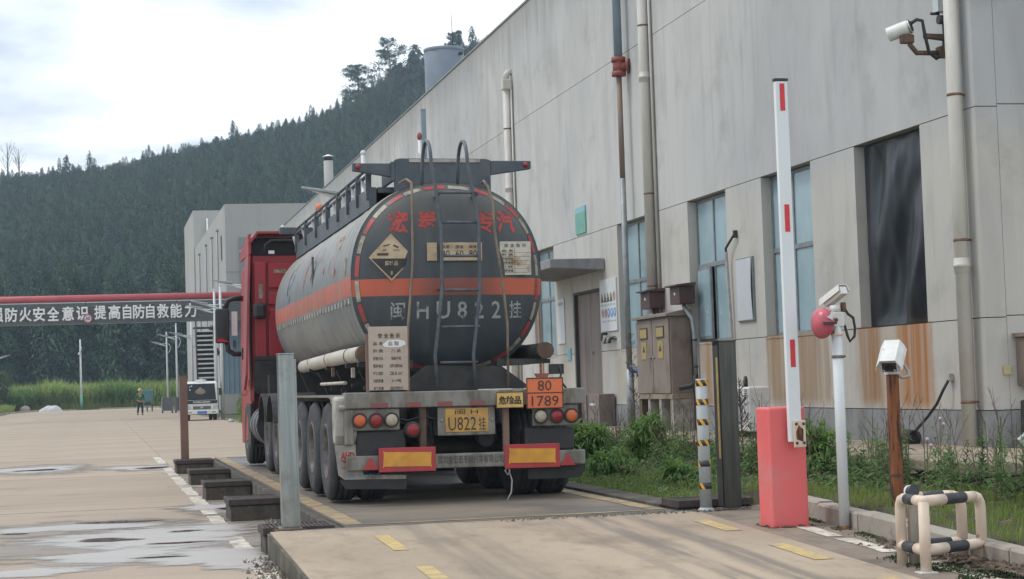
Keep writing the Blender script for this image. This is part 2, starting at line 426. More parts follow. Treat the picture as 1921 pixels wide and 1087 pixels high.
M['jacket_green'] = mat('green_jacket', (0.035, 0.13, 0.075), (0.03, 0.1, 0.06), 9, rough=0.8)
M['trousers'] = mat('dark_trousers', (0.028, 0.038, 0.05), (0.02, 0.03, 0.04), 9, rough=0.85)
M['helmet'] = mat('yellow_helmet', (0.62, 0.42, 0.20), (0.55, 0.36, 0.16), 9, rough=0.4)
M['straw'] = mat('straw', (0.50, 0.38, 0.22), (0.42, 0.3, 0.17), 20, rough=0.8)
M['sack'] = mat('white_plastic_wrap', (0.52, 0.53, 0.54), (0.40, 0.41, 0.42), 3, rough=0.5)
M['tote'] = mat('grey_crate_mesh', (0.24, 0.26, 0.27), (0.18, 0.2, 0.21), 6, rough=0.6)
M['pale_yellow'] = mat('pale_yellow_plate', (0.50, 0.44, 0.24), (0.46, 0.4, 0.2), 6, rough=0.6)
M['bark'] = mat('grey_brown_bark', (0.09, 0.07, 0.055), (0.06, 0.05, 0.04), 3, st=(1, 1, .3), rough=0.9)


def clear_glass():
    m, nt, b = new_mat('windscreen_glass')
    b.inputs['Base Color'].default_value = (.02, .03, .035, 1); b.inputs['Roughness'].default_value = .05
    tr = N(nt, 'ShaderNodeBsdfTransparent'); ms = N(nt, 'ShaderNodeMixShader'); ms.inputs[0].default_value = .35
    L(nt, tr.outputs[0], ms.inputs[1]); L(nt, b.outputs[0], ms.inputs[2]); L(nt, ms.outputs[0], nt.nodes['Material Output'].inputs[0])
    return m


M['clear_glass'] = clear_glass()


# concrete family ----------------------------------------------------
def concrete(name, c1, c2, dark, s1=0.6, s2=2.2, st=None, lo=0.5, hi=0.72, rough=0.85, objrand=0.0, bmp=0.25, wet=None, wlo=.55, whi=.68, wrough=.35, ws=.35):
    m, nt, b = new_mat(name)
    col = mixc(nt, ramp(nt, noise(nt, s1, 6, st, 0.6), 0.35, 0.65), c1, c2)
    d2 = ramp(nt, noise(nt, s2, 8, st, 0.68, off=(5, 2, 9)), lo, hi)
    col = mixc(nt, mth(nt, 'MULTIPLY', d2, 0.75), col, dark)
    midn = ramp(nt, noise(nt, 7, 7, st, .72, off=(2, 8, 3)), .50, .70)
    col = mixc(nt, mth(nt, 'MULTIPLY', midn, 0.30), col, dark)
    fine = noise(nt, 55, 3)
    col = mixc(nt, mth(nt, 'MULTIPLY', ramp(nt, fine, 0.45, 0.75), 0.22), col, tuple(x * 0.6 for x in c1))
    if objrand:
        oi = N(nt, 'ShaderNodeObjectInfo')
        hv = N(nt, 'ShaderNodeHueSaturation'); L(nt, col, hv.inputs['Color'])
        L(nt, mth(nt, 'ADD', mth(nt, 'MULTIPLY', oi.outputs['Random'], objrand), 1 - objrand / 2), hv.inputs['Value'])
        col = hv.outputs[0]
    b.inputs['Roughness'].default_value = rough
    if wet:
        w = ramp(nt, noise(nt, ws, 5, (1, .6, 1), 0.6, off=(11, 4, 2)), wlo, whi)
        col = mixc(nt, w, col, wet)
        L(nt, mth(nt, 'SUBTRACT', rough, mth(nt, 'MULTIPLY', w, rough - wrough)), b.inputs['Roughness'])
    L(nt, col, b.inputs['Base Color'])
    b.inputs['Specular IOR Level'].default_value = 0.4
    if bmp: bump(nt, b, mth(nt, 'ADD', noise(nt, 70, 4), mth(nt, 'MULTIPLY', noise(nt, 9, 5), 1.5)), bmp, 0.01)
    return m


M['road'] = concrete('road_concrete', (0.39, 0.315, 0.24), (0.325, 0.263, 0.203), (0.22, 0.18, 0.14), 0.35, 1.1, (.35, 1.0, 1), objrand=0.08)
M['ramp'] = concrete('ramp_concrete', (0.40, 0.32, 0.235), (0.315, 0.25, 0.185), (0.14, 0.108, 0.078), 0.6, 1.5, (1, .5, 1), lo=.47, hi=.74)
def tyre_tracks(m, xs):
    nt = m.node_tree; b = nt.nodes['Principled BSDF']
    src_ = b.inputs['Base Color'].links[0].from_socket
    t = N(nt, 'ShaderNodeTexCoord'); s = N(nt, 'ShaderNodeSeparateXYZ'); L(nt, t.outputs['Object'], s.inputs[0])
    X = mth(nt, 'ADD', s.outputs[0], mth(nt, 'MULTIPLY', mth(nt, 'SUBTRACT', noise(nt, 1.0, 3, (1.2, .25, 1)), .5), .25))
    col = src_
    for x, w, k in xs:
        d = ramp(nt, mth(nt, 'ABSOLUTE', mth(nt, 'SUBTRACT', X, x)), w, w * .35)
        f = mth(nt, 'MULTIPLY', mth(nt, 'MULTIPLY', d, k), ramp(nt, noise(nt, 1.0, 5, (9, .6, 1), .6, off=(x, 0, 0)), .25, .6))
        col = mixc(nt, f, col, (0.165, 0.14, 0.115))
    L(nt, col, b.inputs['Base Color'])


tyre_tracks(M['ramp'], ((4.52, .17, .85), (4.17, .15, .8), (3.85, .10, .4), (2.62, .22, .5), (2.95, .14, .4)))
M['apron'] = concrete('stained_apron_concrete', (0.27, 0.215, 0.165), (0.2, 0.16, 0.125), (0.085, 0.07, 0.055), 0.8, 2.4, lo=.45, hi=.7)
M['deck'] = concrete('weighbridge_concrete', (0.20, 0.165, 0.127), (0.15, 0.126, 0.10), (0.08, 0.068, 0.056), 0.7, 2.0, (.35, 1, 1), lo=.42, hi=.7, wet=(0.09, 0.088, 0.085), wlo=.45, whi=.62, wrough=.38)
M['block'] = concrete('mossy_block_concrete', (0.16, 0.14, 0.105), (0.10, 0.09, 0.07), (0.032, 0.031, 0.027), 1.5, 3.0, lo=.32, hi=.56)
M['kerb'] = concrete('kerb_concrete', (0.36, 0.32, 0.27), (0.30, 0.265, 0.225), (0.13, 0.11, 0.09), 2, 4, lo=.5, hi=.75, objrand=.2)
M['platform'] = concrete('platform_concrete', (0.34, 0.27, 0.20), (0.27, 0.22, 0.17), (0.10, 0.085, 0.07), 0.8, 2.0, lo=.45, hi=.7)
M['platform_wall'] = concrete('very_dark_concrete', (0.06, 0.052, 0.045), (0.04, 0.036, 0.032), (0.02, 0.02, 0.018), 2, 4)  # far darker tone than the platform slab above it
M['far_concrete'] = concrete('far_building_render', (0.40, 0.395, 0.375), (0.36, 0.355, 0.34), (0.27, 0.26, 0.245), 0.3, 0.9, (1, 1, .15), lo=.52, hi=.8, bmp=0)
M['gap'] = mat('dark_joint_filler', (0.045, 0.04, 0.034), (0.03, 0.028, 0.025), 3, rough=0.9)
M['dark_inside'] = mat('dark_interior', (0.03, 0.032, 0.034), (0.02, 0.02, 0.022), 1, rough=0.9)
M['line_white'] = mat('worn_white_line', (0.62, 0.58, 0.50), (0.50, 0.46, 0.39), 3, rough=0.7, dirt=(0.33, 0.275, 0.21), ds=7, dlo=.46, dhi=.62)
M['line_yellow'] = mat('worn_yellow_line', (0.54, 0.40, 0.15), (0.46, 0.335, 0.13), 3, rough=0.7, dirt=(0.33, 0.265, 0.17), ds=9, dlo=.46, dhi=.62)
M['line_yellow_old'] = mat('old_yellow_line', (0.39, 0.275, 0.12), (0.31, 0.22, 0.11), 3, rough=0.7, dirt=(0.19, 0.15, 0.11), ds=3.5, dlo=.40, dhi=.60)
M['soil'] = mat('dark_soil', (0.07, 0.055, 0.035), (0.045, 0.04, 0.025), 3, rough=0.95, bmp=0.5, bsc=20, dirt=(0.05, 0.07, 0.025), ds=1.5)
M['field'] = mat('rough_grass_ground', (0.09, 0.12, 0.035), (0.06, 0.085, 0.03), 0.5, rough=0.95)
M['hill'] = mat('forest_floor', (0.018, 0.026, 0.018), (0.012, 0.018, 0.014), 0.05, rough=1.0)
M['gravel'] = mat('pale_rubble', (0.21, 0.18, 0.145), (0.10, 0.085, 0.066), 9, rough=0.9, island=.8)
M['litter'] = mat('dead_leaves', (0.12, 0.08, 0.05), (0.05, 0.035, 0.022), 9, rough=0.9, island=.8)
M['moss'] = mat('dark_moss', (0.050, 0.085, 0.025), (0.03, 0.05, 0.018), 9, rough=1.0, island=.7)


# painted wall with streaks and rust running down from the window sills
def wall_material():
    m, nt, b = new_mat('weathered_grey_render')
    t = N(nt, 'ShaderNodeTexCoord'); s = N(nt, 'ShaderNodeSeparateXYZ'); L(nt, t.outputs['Object'], s.inputs[0])
    X, Y, Z = s.outputs
    big = ramp(nt, noise(nt, 0.22, 4, (1, 1, .7)), 0.36, 0.64)
    col = mixc(nt, big, (0.50, 0.498, 0.482), (0.41, 0.415, 0.415))
    low = ramp(nt, mth(nt, 'ADD', Z, mth(nt, 'MULTIPLY', noise(nt, .5, 3), 1.0)), 5.6, 4.6)
    col = mixc(nt, mth(nt, 'MULTIPLY', low, .75), col, (0.50, 0.475, 0.42))
    # vertical water runs
    st1 = ramp(nt, noise(nt, 1.0, 5, (1.0, 1.1, .16), 0.58, 1.6), 0.48, 0.72)
    col = mixc(nt, mth(nt, 'MULTIPLY', st1, 0.36), col, (0.25, 0.25, 0.245))
    st2 = ramp(nt, noise(nt, 1.0, 4, (4, 5, .18), 0.6, 0.2, off=(2, 3, 1)), 0.56, 0.76)
    col = mixc(nt, mth(nt, 'MULTIPLY', st2, 0.5), col, (0.53, 0.52, 0.49))
    wide = ramp(nt, noise(nt, 1.0, 6, (.5, .42, .28), .62, 1.2, off=(8, 1, 2)), 0.42, 0.66)
    col = mixc(nt, mth(nt, 'MULTIPLY', wide, 0.29), col, (0.30, 0.30, 0.295))
    bl = ramp(nt, noise(nt, 0.8, 7, None, .66, off=(4, 4, 4)), 0.52, 0.70)
    col = mixc(nt, mth(nt, 'MULTIPLY', bl, 0.40), col, (0.27, 0.255, 0.235))
    # dirt under the parapet
    tp = ramp(nt, mth(nt, 'ADD', Z, mth(nt, 'MULTIPLY', noise(nt, 1.0, 4, (1, 2.5, .1)), 2.2)), 11.0, 12.4)
    col = mixc(nt, mth(nt, 'MULTIPLY', tp, .45), col, (0.20, 0.195, 0.18))

    def stain(y0, y1, zb, zt, w, c, soft=.25, th=.42):
        ny = mth(nt, 'ADD', Y, mth(nt, 'MULTIPLY', mth(nt, 'SUBTRACT', noise(nt, 1.0, 4, (1, 1.4, .5), off=(y0, 1, 1)), .5), .8))
        a = mth(nt, 'MULTIPLY', ramp(nt, ny, y0, y0 + soft), ramp(nt, ny, y1, y1 - soft))
        z = mth(nt, 'MULTIPLY', ramp(nt, Z, zb, zb + .25), ramp(nt, Z, zt + .02, zt))
        k = ramp(nt, noise(nt, 1.0, 4, (2, 1.9, .14), .55, off=(y1, 2, 2)), th - .26, th + .24)
        fine = mth(nt, 'ADD', mth(nt, 'MULTIPLY', ramp(nt, noise(nt, 1.0, 5, (4, 7, .22), .65, off=(y0, 5, 5)), .36, .62), .42), .58)
        return mth(nt, 'MULTIPLY', mth(nt, 'MULTIPLY', mth(nt, 'MULTIPLY', mth(nt, 'MULTIPLY', a, z), k), fine), w), c
    for f, c in (stain(23.25, 24.75, .75, 2.05, 1.0, (0.36, 0.155, 0.055), .35, .10), stain(24.9, 26.05, .8, 2.05, 1.0, (0.29, 0.155, 0.068), .3, .22), stain(24.2, 25.4, .8, 2.05, .45, (0.38, 0.29, 0.17)),
                 stain(26.9, 29.9, .8, 2.05, .9, (0.28, 0.17, 0.08), .25, .36), stain(31.4, 33.3, .7, 2.05, .9, (0.31, 0.185, 0.09), .25, .3),
                 stain(36.2, 39.4, .8, 2.05, .35, (0.32, 0.25, 0.15)), stain(43.0, 44.2, 1.0, 2.3, .4, (0.36, 0.27, 0.15)),
                 ):
        col = mixc(nt, f, col, c)
    L(nt, col, b.inputs['Base Color'])
    b.inputs['Roughness'].default_value = 0.85
    b.inputs['Specular IOR Level'].default_value = 0.3
    bump(nt, b, mth(nt, 'ADD', noise(nt, 45, 4), mth(nt, 'MULTIPLY', noise(nt, 3, 4), 2.0)), .18, .012)
    return m


M['wall'] = wall_material()
M['plinth'] = concrete('blue_grey_plinth', (0.27, 0.275, 0.275), (0.22, 0.225, 0.23), (0.085, 0.08, 0.075), 1.0, 2.5, (1, 1, .5), lo=.5, hi=.75)


# tank paint: painted bands fixed to the shell, grime and streaks
def tank_material(name, rear):
    m, nt, b = new_mat(name)
    t = N(nt, 'ShaderNodeTexCoord'); s = N(nt, 'ShaderNodeSeparateXYZ'); L(nt, t.outputs['Object'], s.inputs[0])
    X, Y, Z = s.outputs
    if rear:
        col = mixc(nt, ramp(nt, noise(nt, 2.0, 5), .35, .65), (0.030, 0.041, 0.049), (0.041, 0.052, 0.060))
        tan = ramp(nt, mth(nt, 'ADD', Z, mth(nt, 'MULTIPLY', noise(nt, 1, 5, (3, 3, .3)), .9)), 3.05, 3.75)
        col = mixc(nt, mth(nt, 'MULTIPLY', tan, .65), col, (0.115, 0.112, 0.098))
        b0, b1 = 2.145, 2.325
    else:
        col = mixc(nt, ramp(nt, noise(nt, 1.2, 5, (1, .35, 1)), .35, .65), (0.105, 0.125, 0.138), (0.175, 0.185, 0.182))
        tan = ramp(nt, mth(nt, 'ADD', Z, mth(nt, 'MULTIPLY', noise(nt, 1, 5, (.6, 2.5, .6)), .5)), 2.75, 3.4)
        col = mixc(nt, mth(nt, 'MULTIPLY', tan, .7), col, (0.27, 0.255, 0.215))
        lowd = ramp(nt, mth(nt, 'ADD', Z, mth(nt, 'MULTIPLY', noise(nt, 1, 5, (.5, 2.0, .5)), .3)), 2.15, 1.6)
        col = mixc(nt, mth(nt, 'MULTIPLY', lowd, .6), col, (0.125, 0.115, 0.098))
        b0, b1 = 2.165, 2.375
    band = mth(nt, 'MULTIPLY', mth(nt, 'GREATER_THAN', Z, b0), mth(nt, 'LESS_THAN', Z, b1))
    if rear:
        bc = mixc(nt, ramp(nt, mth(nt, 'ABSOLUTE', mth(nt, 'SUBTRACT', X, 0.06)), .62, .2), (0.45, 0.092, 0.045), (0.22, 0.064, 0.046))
    else:
        bc = mixc(nt, ramp(nt, noise(nt, 1.5, 4), .4, .65), (0.42, 0.105, 0.065), (0.32, 0.10, 0.07))
    col = mixc(nt, band, col, bc)
    # vertical grime over everything
    run = ramp(nt, noise(nt, 1, 5, (7, 7, .5) if rear else (1.0, 4.5, .8), .6, .3), .46, .72)
    col = mixc(nt, mth(nt, 'MULTIPLY', run, .30 if rear else .55), col, (0.10, 0.098, 0.09) if rear else (0.235, 0.21, 0.17))
    spot = ramp(nt, noise(nt, 9, 6, None, .65), .60, .78)
    col = mixc(nt, mth(nt, 'MULTIPLY', spot, .22 if rear else .35), col, (0.085, 0.075, 0.065) if rear else (0.12, 0.10, 0.08))
    L(nt, col, b.inputs['Base Color'])
    L(nt, mth(nt, 'ADD', mth(nt, 'MULTIPLY', noise(nt, 3, 4), .25), .30 if rear else .33), b.inputs['Roughness'])
    b.inputs['Specular IOR Level'].default_value = 0.5
    bump(nt, b, noise(nt, 2.2, 4), .12, .02)
    return m


M['tank_side'] = tank_material('tank_side_paint', False)
M['tank_rear'] = tank_material('tank_rear_paint', True)


def worn_print(name, c, lo=.42, hi=.58, sc=14):
    """paint worn off in patches: transparent where it has gone"""
    m, nt, b = new_mat(name)
    b.inputs['Base Color'].default_value = (*c, 1); b.inputs['Roughness'].default_value = .6
    tr = N(nt, 'ShaderNodeBsdfTransparent')
    ms = N(nt, 'ShaderNodeMixShader')
    L(nt, ramp(nt, noise(nt, sc, 5), lo, hi), ms.inputs[0])
    L(nt, tr.outputs[0], ms.inputs[1]); L(nt, b.outputs[0], ms.inputs[2])
    L(nt, ms.outputs[0], nt.nodes['Material Output'].inputs[0])
    return m


M['stencil_red'] = worn_print('worn_red_stencil', (0.38, 0.055, 0.045), .33, .50, 9)
M['stencil_grey'] = worn_print('worn_grey_stencil', (0.30, 0.31, 0.30), .30, .50, 9)
M['stencil_orange'] = worn_print('worn_orange_side_letters', (0.40, 0.135, 0.09), .46, .72, 4)
M['stencil_blue'] = worn_print('worn_blue_side_logo', (0.15, 0.19, 0.30), .42, .68, 6)
M['stencil_dark'] = worn_print('worn_dark_lettering', (0.055, 0.05, 0.045), .30, .5, 20)

# ------------------------------------------------------------------ lettering
_tx = {}


def text_geo(body, bold=0.0, res=2, bev=0.0):
    key = (body, bold, bev)
    if key in _tx: return _tx[key]
    cu = bpy.data.curves.new('lettering', 'FONT')
    cu.body = body; cu.size = 1.0; cu.resolution_u = res; cu.offset = bold
    if bev: cu.extrude = .01; cu.bevel_depth = bev; cu.bevel_resolution = 0
    ob = bpy.data.objects.new('lettering', cu)
    me = ob.to_mesh()
    V = np.array([v.co[:] for v in me.vertices]) if len(me.vertices) else np.zeros((0, 3))
    Fs = [tuple(p.vertices) for p in me.polygons]
    ob.to_mesh_clear()
    bpy.data.objects.remove(ob); bpy.data.curves.remove(cu)
    _tx[key] = (V, Fs)
    return V, Fs


def letters(body, cx, cy, w, h, place, name='lettering', mat=None, parent=None, bold=0.0, kind=None, bev=0.0):
    """fit BODY into a w x h box centred on (cx, cy) of a surface; place(u, v) -> 3-D point"""
    V, Fs = text_geo(body, bold, 2, bev)
    if len(V) == 0: return None
    lo, hi = V.min(0), V.max(0)
    sz = np.maximum(hi - lo, 1e-6)
    mb = MB()
    P = [place(cx + ((p[0] - lo[0]) / sz[0] - .5) * w, cy + ((p[1] - lo[1]) / sz[1] - .5) * h) for p in V]
    if bev:
        P = [(a[0], a[1] - p[2] * h, a[2]) for a, p in zip(P, V)]
    mb.add(P, Fs)
    o = mb.build(name, mat, parent, fix=False)
    if kind: o['kind'] = kind
    return o


def facing_y(y):                        # a plate that looks towards -Y
    return lambda u, v: (u, y, v)


def facing_x(x):                        # a plate on a wall that looks towards -X: u runs along -Y
    return lambda u, v: (x, -u, v)

# ================================================================== SETTING
def R(a, b): return random.uniform(a, b)


# ---- ground and hill
mb = MB(); mb.box(-320, 410, -23, 590, -0.5, -0.09)
mb.build('ground', M['field'], kind='structure')


def ridge(x):
    xs = [-300, -120, -60, -21, -6.6, 9.4, 28, 45, 57, 65, 73, 90, 110, 160, 300]
    zs = [30, 40, 46, 50, 50.5, 52.5, 56.5, 61, 65.5, 70.5, 75.5, 81, 86, 92, 80]
    return float(np.interp(x, xs, zs))


def hill_z(x, y):
    t = (y - 232) / (450 - 232)
    if t <= 0: return 0.0
    z = ridge(x * 450 / max(y, 232) * .5 + x * .5)
    if t <= 1: k = t ** 0.92
    else: k = 1 - 0.25 * min(1, (t - 1) / .8)
    return z * k + 1.5 * sin(x * .06) * min(t * 4, 1) * (1 if t < .9 else .3)


mb = MB(); mb.grid(lambda u, v: (-250 + 600 * u, 228 + 330 * v, hill_z(-250 + 600 * u, 228 + 330 * v) - 0.06), 100, 66)
mb.build('hill', M['hill'], kind='structure')

# ---- main road: cast slabs with open joints
road = bpy.data.objects.new('road', None); COL.objects.link(road); tag(road, kind='structure')
mb = MB(); mb.box(-9.35, 2.08, -8, 214, -0.085, -0.045); mb.box(2.08, 7.0, 34.98, 214, -0.085, -0.045)
mb.build('joint_filler', M['apron'], road)
smesh = {}


def slab(x0, x1, y0, y1):
    key = (round(x1 - x0, 2), round(y1 - y0, 2))
    if key not in smesh:
        q = MB(); w, d = key
        q.box(0, w, 0, d, -0.06, 0)
        me = q.mesh('slab'); me.materials.append(M['road']); smesh[key] = me
    o = bpy.data.objects.new('slab', smesh[key]); COL.objects.link(o); o.parent = road
    o.location = (x0, y0, R(-.002, .002))


g = .003
y = -6.0
while y < 210:
    d = 5.0
    for x0, x1 in ((-9.3, -3.95), (-3.95, 1.34)):
        slab(x0 + g, x1 - g, y + g, y + d - g)
    if y >= 34.9:
        slab(1.34 + g, 6.25 - g, y + g, y + d - g)
    y += d if y != 34 else d
# narrow strip between the road and the weighbridge
for k in range(6):
    pass
mb = MB(); mb.box(1.346, 2.05, -6, 33.99, -0.06, -0.003)
mb.build('road_edge_strip', M['apron'], kind='structure')
mb = MB(); mb.box(1.346, 6.24, 35.05, 38.99, -0.03, 0.006)
mb.build('weighbridge_end_apron', M['road'], kind='structure')

# far road end kerb and left kerb
kb = bpy.data.objects.new('kerb', None); COL.objects.link(kb); tag(kb, kind='structure')


def kerb_run(parent, pts, length, h, w, z0=-0.05):
    me_cache = {}
    for (ax, ay, az), (bx, by, bz) in zip(pts[:-1], pts[1:]):
        a = Vector((ax, ay, az)); b = Vector((bx, by, bz)); n = max(1, round((b - a).length / length)); d = (b - a) / n
        ln = d.length
        key = round(ln, 2)
        if key not in me_cache:
            q = MB(); c = .018
            q.prism([(0, z0), (w, z0), (w, h), (c, h), (0, h - c)], 'y', .004, ln - .004)
            m_ = q.mesh('kerb_stone'); m_.materials.append(M['kerb']); me_cache[key] = m_
        for i in range(n):
            o = bpy.data.objects.new('kerb_stone', me_cache[key]); COL.objects.link(o); o.parent = parent
            p = a + d * i
            o.location = (p.x + R(-.008, .008), p.y, p.z + R(-.008, .006))
            o.rotation_euler = (math.asin(d.z / ln), R(-.01, .01), math.atan2(-d.x, d.y))


kerb_run(kb, [(5.90, 4.0, 0.0), (5.90, 9.8, 0.0), (5.90, 14.9, 0.175), (5.90, 15.8, .2)], .92, .15, .14)
far_kerb = bpy.data.objects.new('kerb', None); COL.objects.link(far_kerb); tag(far_kerb, kind='structure')
kerb_run(far_kerb, [(-8.6, 150, 0), (-8.6, 186, 0), (-6.5, 205, 0), (-1, 207, 0), (9, 203, 0)], 3.0, .16, .25)

# ---- ramp up to the weighbridge
def ramp_z(y): return 0.22 - (16.1 - y) * 0.035


q = MB(); poly = [(1.40, 9.85)]
edge = [(1.40, 16.02)]
x = 1.5
while x < 5.2:
    edge.append((x, 16.07 + R(-.035, .02) - (.06 if 3.6 < x < 4.9 and random.random() < .5 else 0))); x += R(.05, .14)
edge += [(5.2, 16.06)]
top = [(1.40, 9.85)] + edge + [(5.2, 9.85)]
n = len(top)
V = [(px, py, -0.05) for px, py in top] + [(px, py, ramp_z(py)) for px, py in top]
q.add(V, [tuple(range(n)), tuple(range(n, 2 * n))] + [(i, (i + 1) % n, n + (i + 1) % n, n + i) for i in range(n)])
q.build('ramp', M['ramp'], kind='structure')
q = MB(); q.prism([(9.9, -.05), (16.015, -.05), (16.015, ramp_z(16.015) - .012), (9.9, -.005)], 'x', 1.375, 1.399); q.build('ramp_side', M['block'], kind='structure')
q = MB(); V = [(5.203, 9.85), (5.203, 16.06), (5.55, 16.3), (5.9, 16.3), (5.9, 9.85)]; n = len(V)
q.add([(a, b, -0.05) for a, b in V] + [(a, b, ramp_z(b) - .003) for a, b in V], [tuple(range(n)), tuple(range(n, 2 * n))] + [(i, (i + 1) % n, n + (i + 1) % n, n + i) for i in range(n)])
q.build('apron', M['apron'], kind='structure')
q = MB(); q.box(1.5, 6.2, 15.9, 17.0, -0.06, 0.135); q.build('expansion_gap', M['gap'], kind='structure')


# ---- painted markings (thin sheets 4 mm over the concrete)
def marking(x0, x1, y0, y1, zf, m, wob=.012, step=.25, dx=0.0):
    nst = max(2, int((y1 - y0) / step))
    q = MB(); V = []
    for i in range(nst + 1):
        yy = y0 + (y1 - y0) * i / nst
        off = dx * (i / nst)
        V += [(x0 + off + R(-wob, wob), yy, zf(yy) + .004), (x1 + off + R(-wob, wob), yy, zf(yy) + .004)]
    q.add(V, [(2 * i, 2 * i + 1, 2 * i + 3, 2 * i + 2) for i in range(nst)])
    return q.build('lane_marking', m, kind='structure', fix=False)


flat = lambda y: 0.0
yy = 11.0
for (a, b) in ((8.5, 15.6), (16.15, 18.5), (18.9, 21.8), (22.1, 26.0), (26.3, 32.4), (33.0, 37.5), (39.0, 43.0)):
    marking(1.17, 1.338, a, b, flat, M['line_white'], .014)
for (a, b) in ((14.29, 15.35), (12.2, 13.32), (10.2, 11.2)):
    marking(2.19, 2.31, a, b, ramp_z, M['line_yellow'], .006)
for (a, b) in ((14.42, 15.29), (12.5, 13.46), (10.4, 11.5)):
    marking(4.92, 5.06, a, b, ramp_z, M['line_yellow'], .006)
for (a, b) in ((13.75, 14.6), (12.7, 13.6), (11.0, 12.1), (9.9, 10.8)):
    marking(5.53, 5.66, a, b, lambda y: ramp_z(y) - .003, M['line_white'], .014)

# ---- weighbridge
wb = thing('weighbridge', 'long concrete weighbridge deck with worn yellow edge lines under the tanker', 'weighbridge')
q = MB(); q.box(2.06, 5.06, 16.14, 34.9, -.05, .22); q.build('deck', M['deck'], wb)
q = MB(); q.box(1.97, 2.055, 16.14, 34.9, -.05, .205); q.build('side_beam', M['block'], wb, bevel=.01)
q = MB(); q.box(5.075, 5.36, 16.75, 34.9, -.05, .245); q.build('side_beam', M['block'], wb, bevel=.01)
q = MB(); q.box(1.6, 5.3, 16.085, 16.135, -.05, .217); q.build('end_angle', M['steel_dirty'], wb)
deckz = lambda y: .22


def deck_line(x0, x1, y0, y1, m):
    o = marking(x0, x1, y0, y1, deckz, m, .01, .3)
    o.parent = wb; del o['kind']; o.name = 'edge_line'


deck_line(2.075, 2.25, 16.36, 34.7, M['line_yellow_old'])
deck_line(4.86, 5.01, 16.36, 34.7, M['line_yellow_old'])
q = MB(); V = []
for i in range(24):
    xx = 2.26 + (4.85 - 2.26) * i / 23
    V += [(xx, 16.27 + R(-.01, .01), .224), (xx, 16.37 + R(-.01, .01), .224)]
q.add(V, [(2 * i, 2 * i + 2, 2 * i + 3, 2 * i + 1) for i in range(23)]); q.build('edge_line', M['line_yellow_old'], wb, fix=False)


# ---- load-cell pits
def pit(x0, x1, y0, y1, label, gz=.235, wall=True):
    t = thing('load_cell_pit', label, 'pit', ((x0 + x1) / 2, (y0 + y1) / 2, 0), group='load cell pits beside the weighbridge')
    w, d = (x1 - x0) / 2, (y1 - y0) / 2
    q = MB(); q.box(-w + .02, w, -d + .02, d - .02, -.02, gz - .07); q.build('block', M['block'], t, bevel=.012)
    q = MB(); q.box(-w, w, -d, -d + .03, gz - .06, gz); q.box(-w, w, d - .03, d, gz - .065, gz); q.box(-w, -w + .03, -d + .03, d - .03, gz - .065, gz); q.box(w - .03, w, -d + .03, d - .03, gz - .065, gz)
    q.build('grate_frame', M['grate'], t)
    q = MB(); n = int(2 * w / .042)
    for i in range(n):
        xx = -w + .035 + (2 * w - .07) * (i + .5) / n
        q.box(xx - .011, xx + .011, -d + .031, d - .031, gz - .05, gz - .004)
    q.build('grate', M['grate'], t, kind='stuff')
    q = MB(); q.box(-w + .03, w - .03, -d + .03, d - .03, gz - .068, gz - .06); q.build('pit_cover', M['dark_inside'], t)
    return t


pit(1.36, 1.98, 16.25, 16.80, 'iron grating pit under the tall galvanised post at the weighbridge corner')
pit(1.37, 1.96, 20.75, 21.6, 'grating topped concrete pit, second from the galvanised post')
pit(1.34, 1.96, 25.05, 25.9, 'grating topped concrete pit, third from the galvanised post, with mossy block')
pit(1.34, 1.96, 29.2, 30.05, 'grating topped concrete pit, next to last before the brown post')
pit(1.30, 1.98, 33.6, 34.5, 'dark grating pit at the foot of the slim brown post')
pit(5.09, 5.80, 16.2, 16.72, 'black grating pit beside the striped bollard', gz=.30)

# ================================================================== FACTORY
fac = thing('factory_building', 'long windowed factory hall of streaked grey concrete, rust stained below its windows', 'factory')
WX, TH = 11.0, 0.30
PZ = 0.40           # platform level
Y0, Y1 = 21.8, 118.0
GR = .012
ZS, ZH, ZU, ZT = 2.04, 4.74, 8.285, 11.2


def wpanel(y0, y1, z0, z1, m=None, x0=WX):
    q = MB(); q.box(x0, WX + TH, y0 + GR / 2, y1 - GR / 2, z0 + GR / 2, z1 - GR / 2)
    return q.build('wall_panel', m or M['wall'], fac)


cuts = [Y0, 48.3, 72.0, 96.0, Y1]
for a, b in zip(cuts[:-1], cuts[1:]):
    wpanel(a, b, ZH, ZU); wpanel(a, b, ZU, ZT)
WIN = [(23.47, 25.73), (27.48, 29.71), (31.55, 33.75), (36.44, 38.68), (44.45, 46.70)]
DOOR = (40.30, 42.70, 3.47)
piers = [(Y0, 23.47), (25.73, 27.48), (29.71, 31.55), (33.75, 36.44), (38.68, 40.30), (42.70, 44.45), (46.70, 72.0), (72.0, 96.0), (96.0, Y1)]
for a, b in piers: wpanel(a, b, ZS, ZH)
q = MB(); q.box(WX, WX + TH, DOOR[0] + GR / 2, DOOR[1] - GR / 2, DOOR[2], ZH - GR / 2); q.build('wall_panel', M['wall'], fac)
for a, b in ((Y0, 26.6), (26.6, 30.6), (30.6, 35.0), (35.0, 40.30), (42.70, 72.0), (72.0, Y1)):
    wpanel(a, b, .86, ZS)
    wpanel(a, b, -.1, .86, M['plinth'], WX - .02)
q = MB(); q.box(WX + .05, WX + TH - .01, Y0 + .05, 23.46, .3, ZT - .05); 
q.box(WX + .05, WX + TH - .01, 46.72, Y1 - .1, .3, ZT - .05)
q.box(WX + .05, WX + TH - .01, 23.46, 46.72, ZH + .05, ZT - .05)
q.build('joint_backing', M['gap'], fac)
q = MB(); q.box(WX + TH + .6, WX + TH + .65, Y0 + .4, Y1 - .4, .3, ZH + .4); q.build('inner_wall', M['dark_inside'], fac)
q = MB(); q.box(WX - .03, WX + TH + .05, Y0 - .03, Y1, ZT, ZT + .05); q.build('coping', M['plinth'], fac)
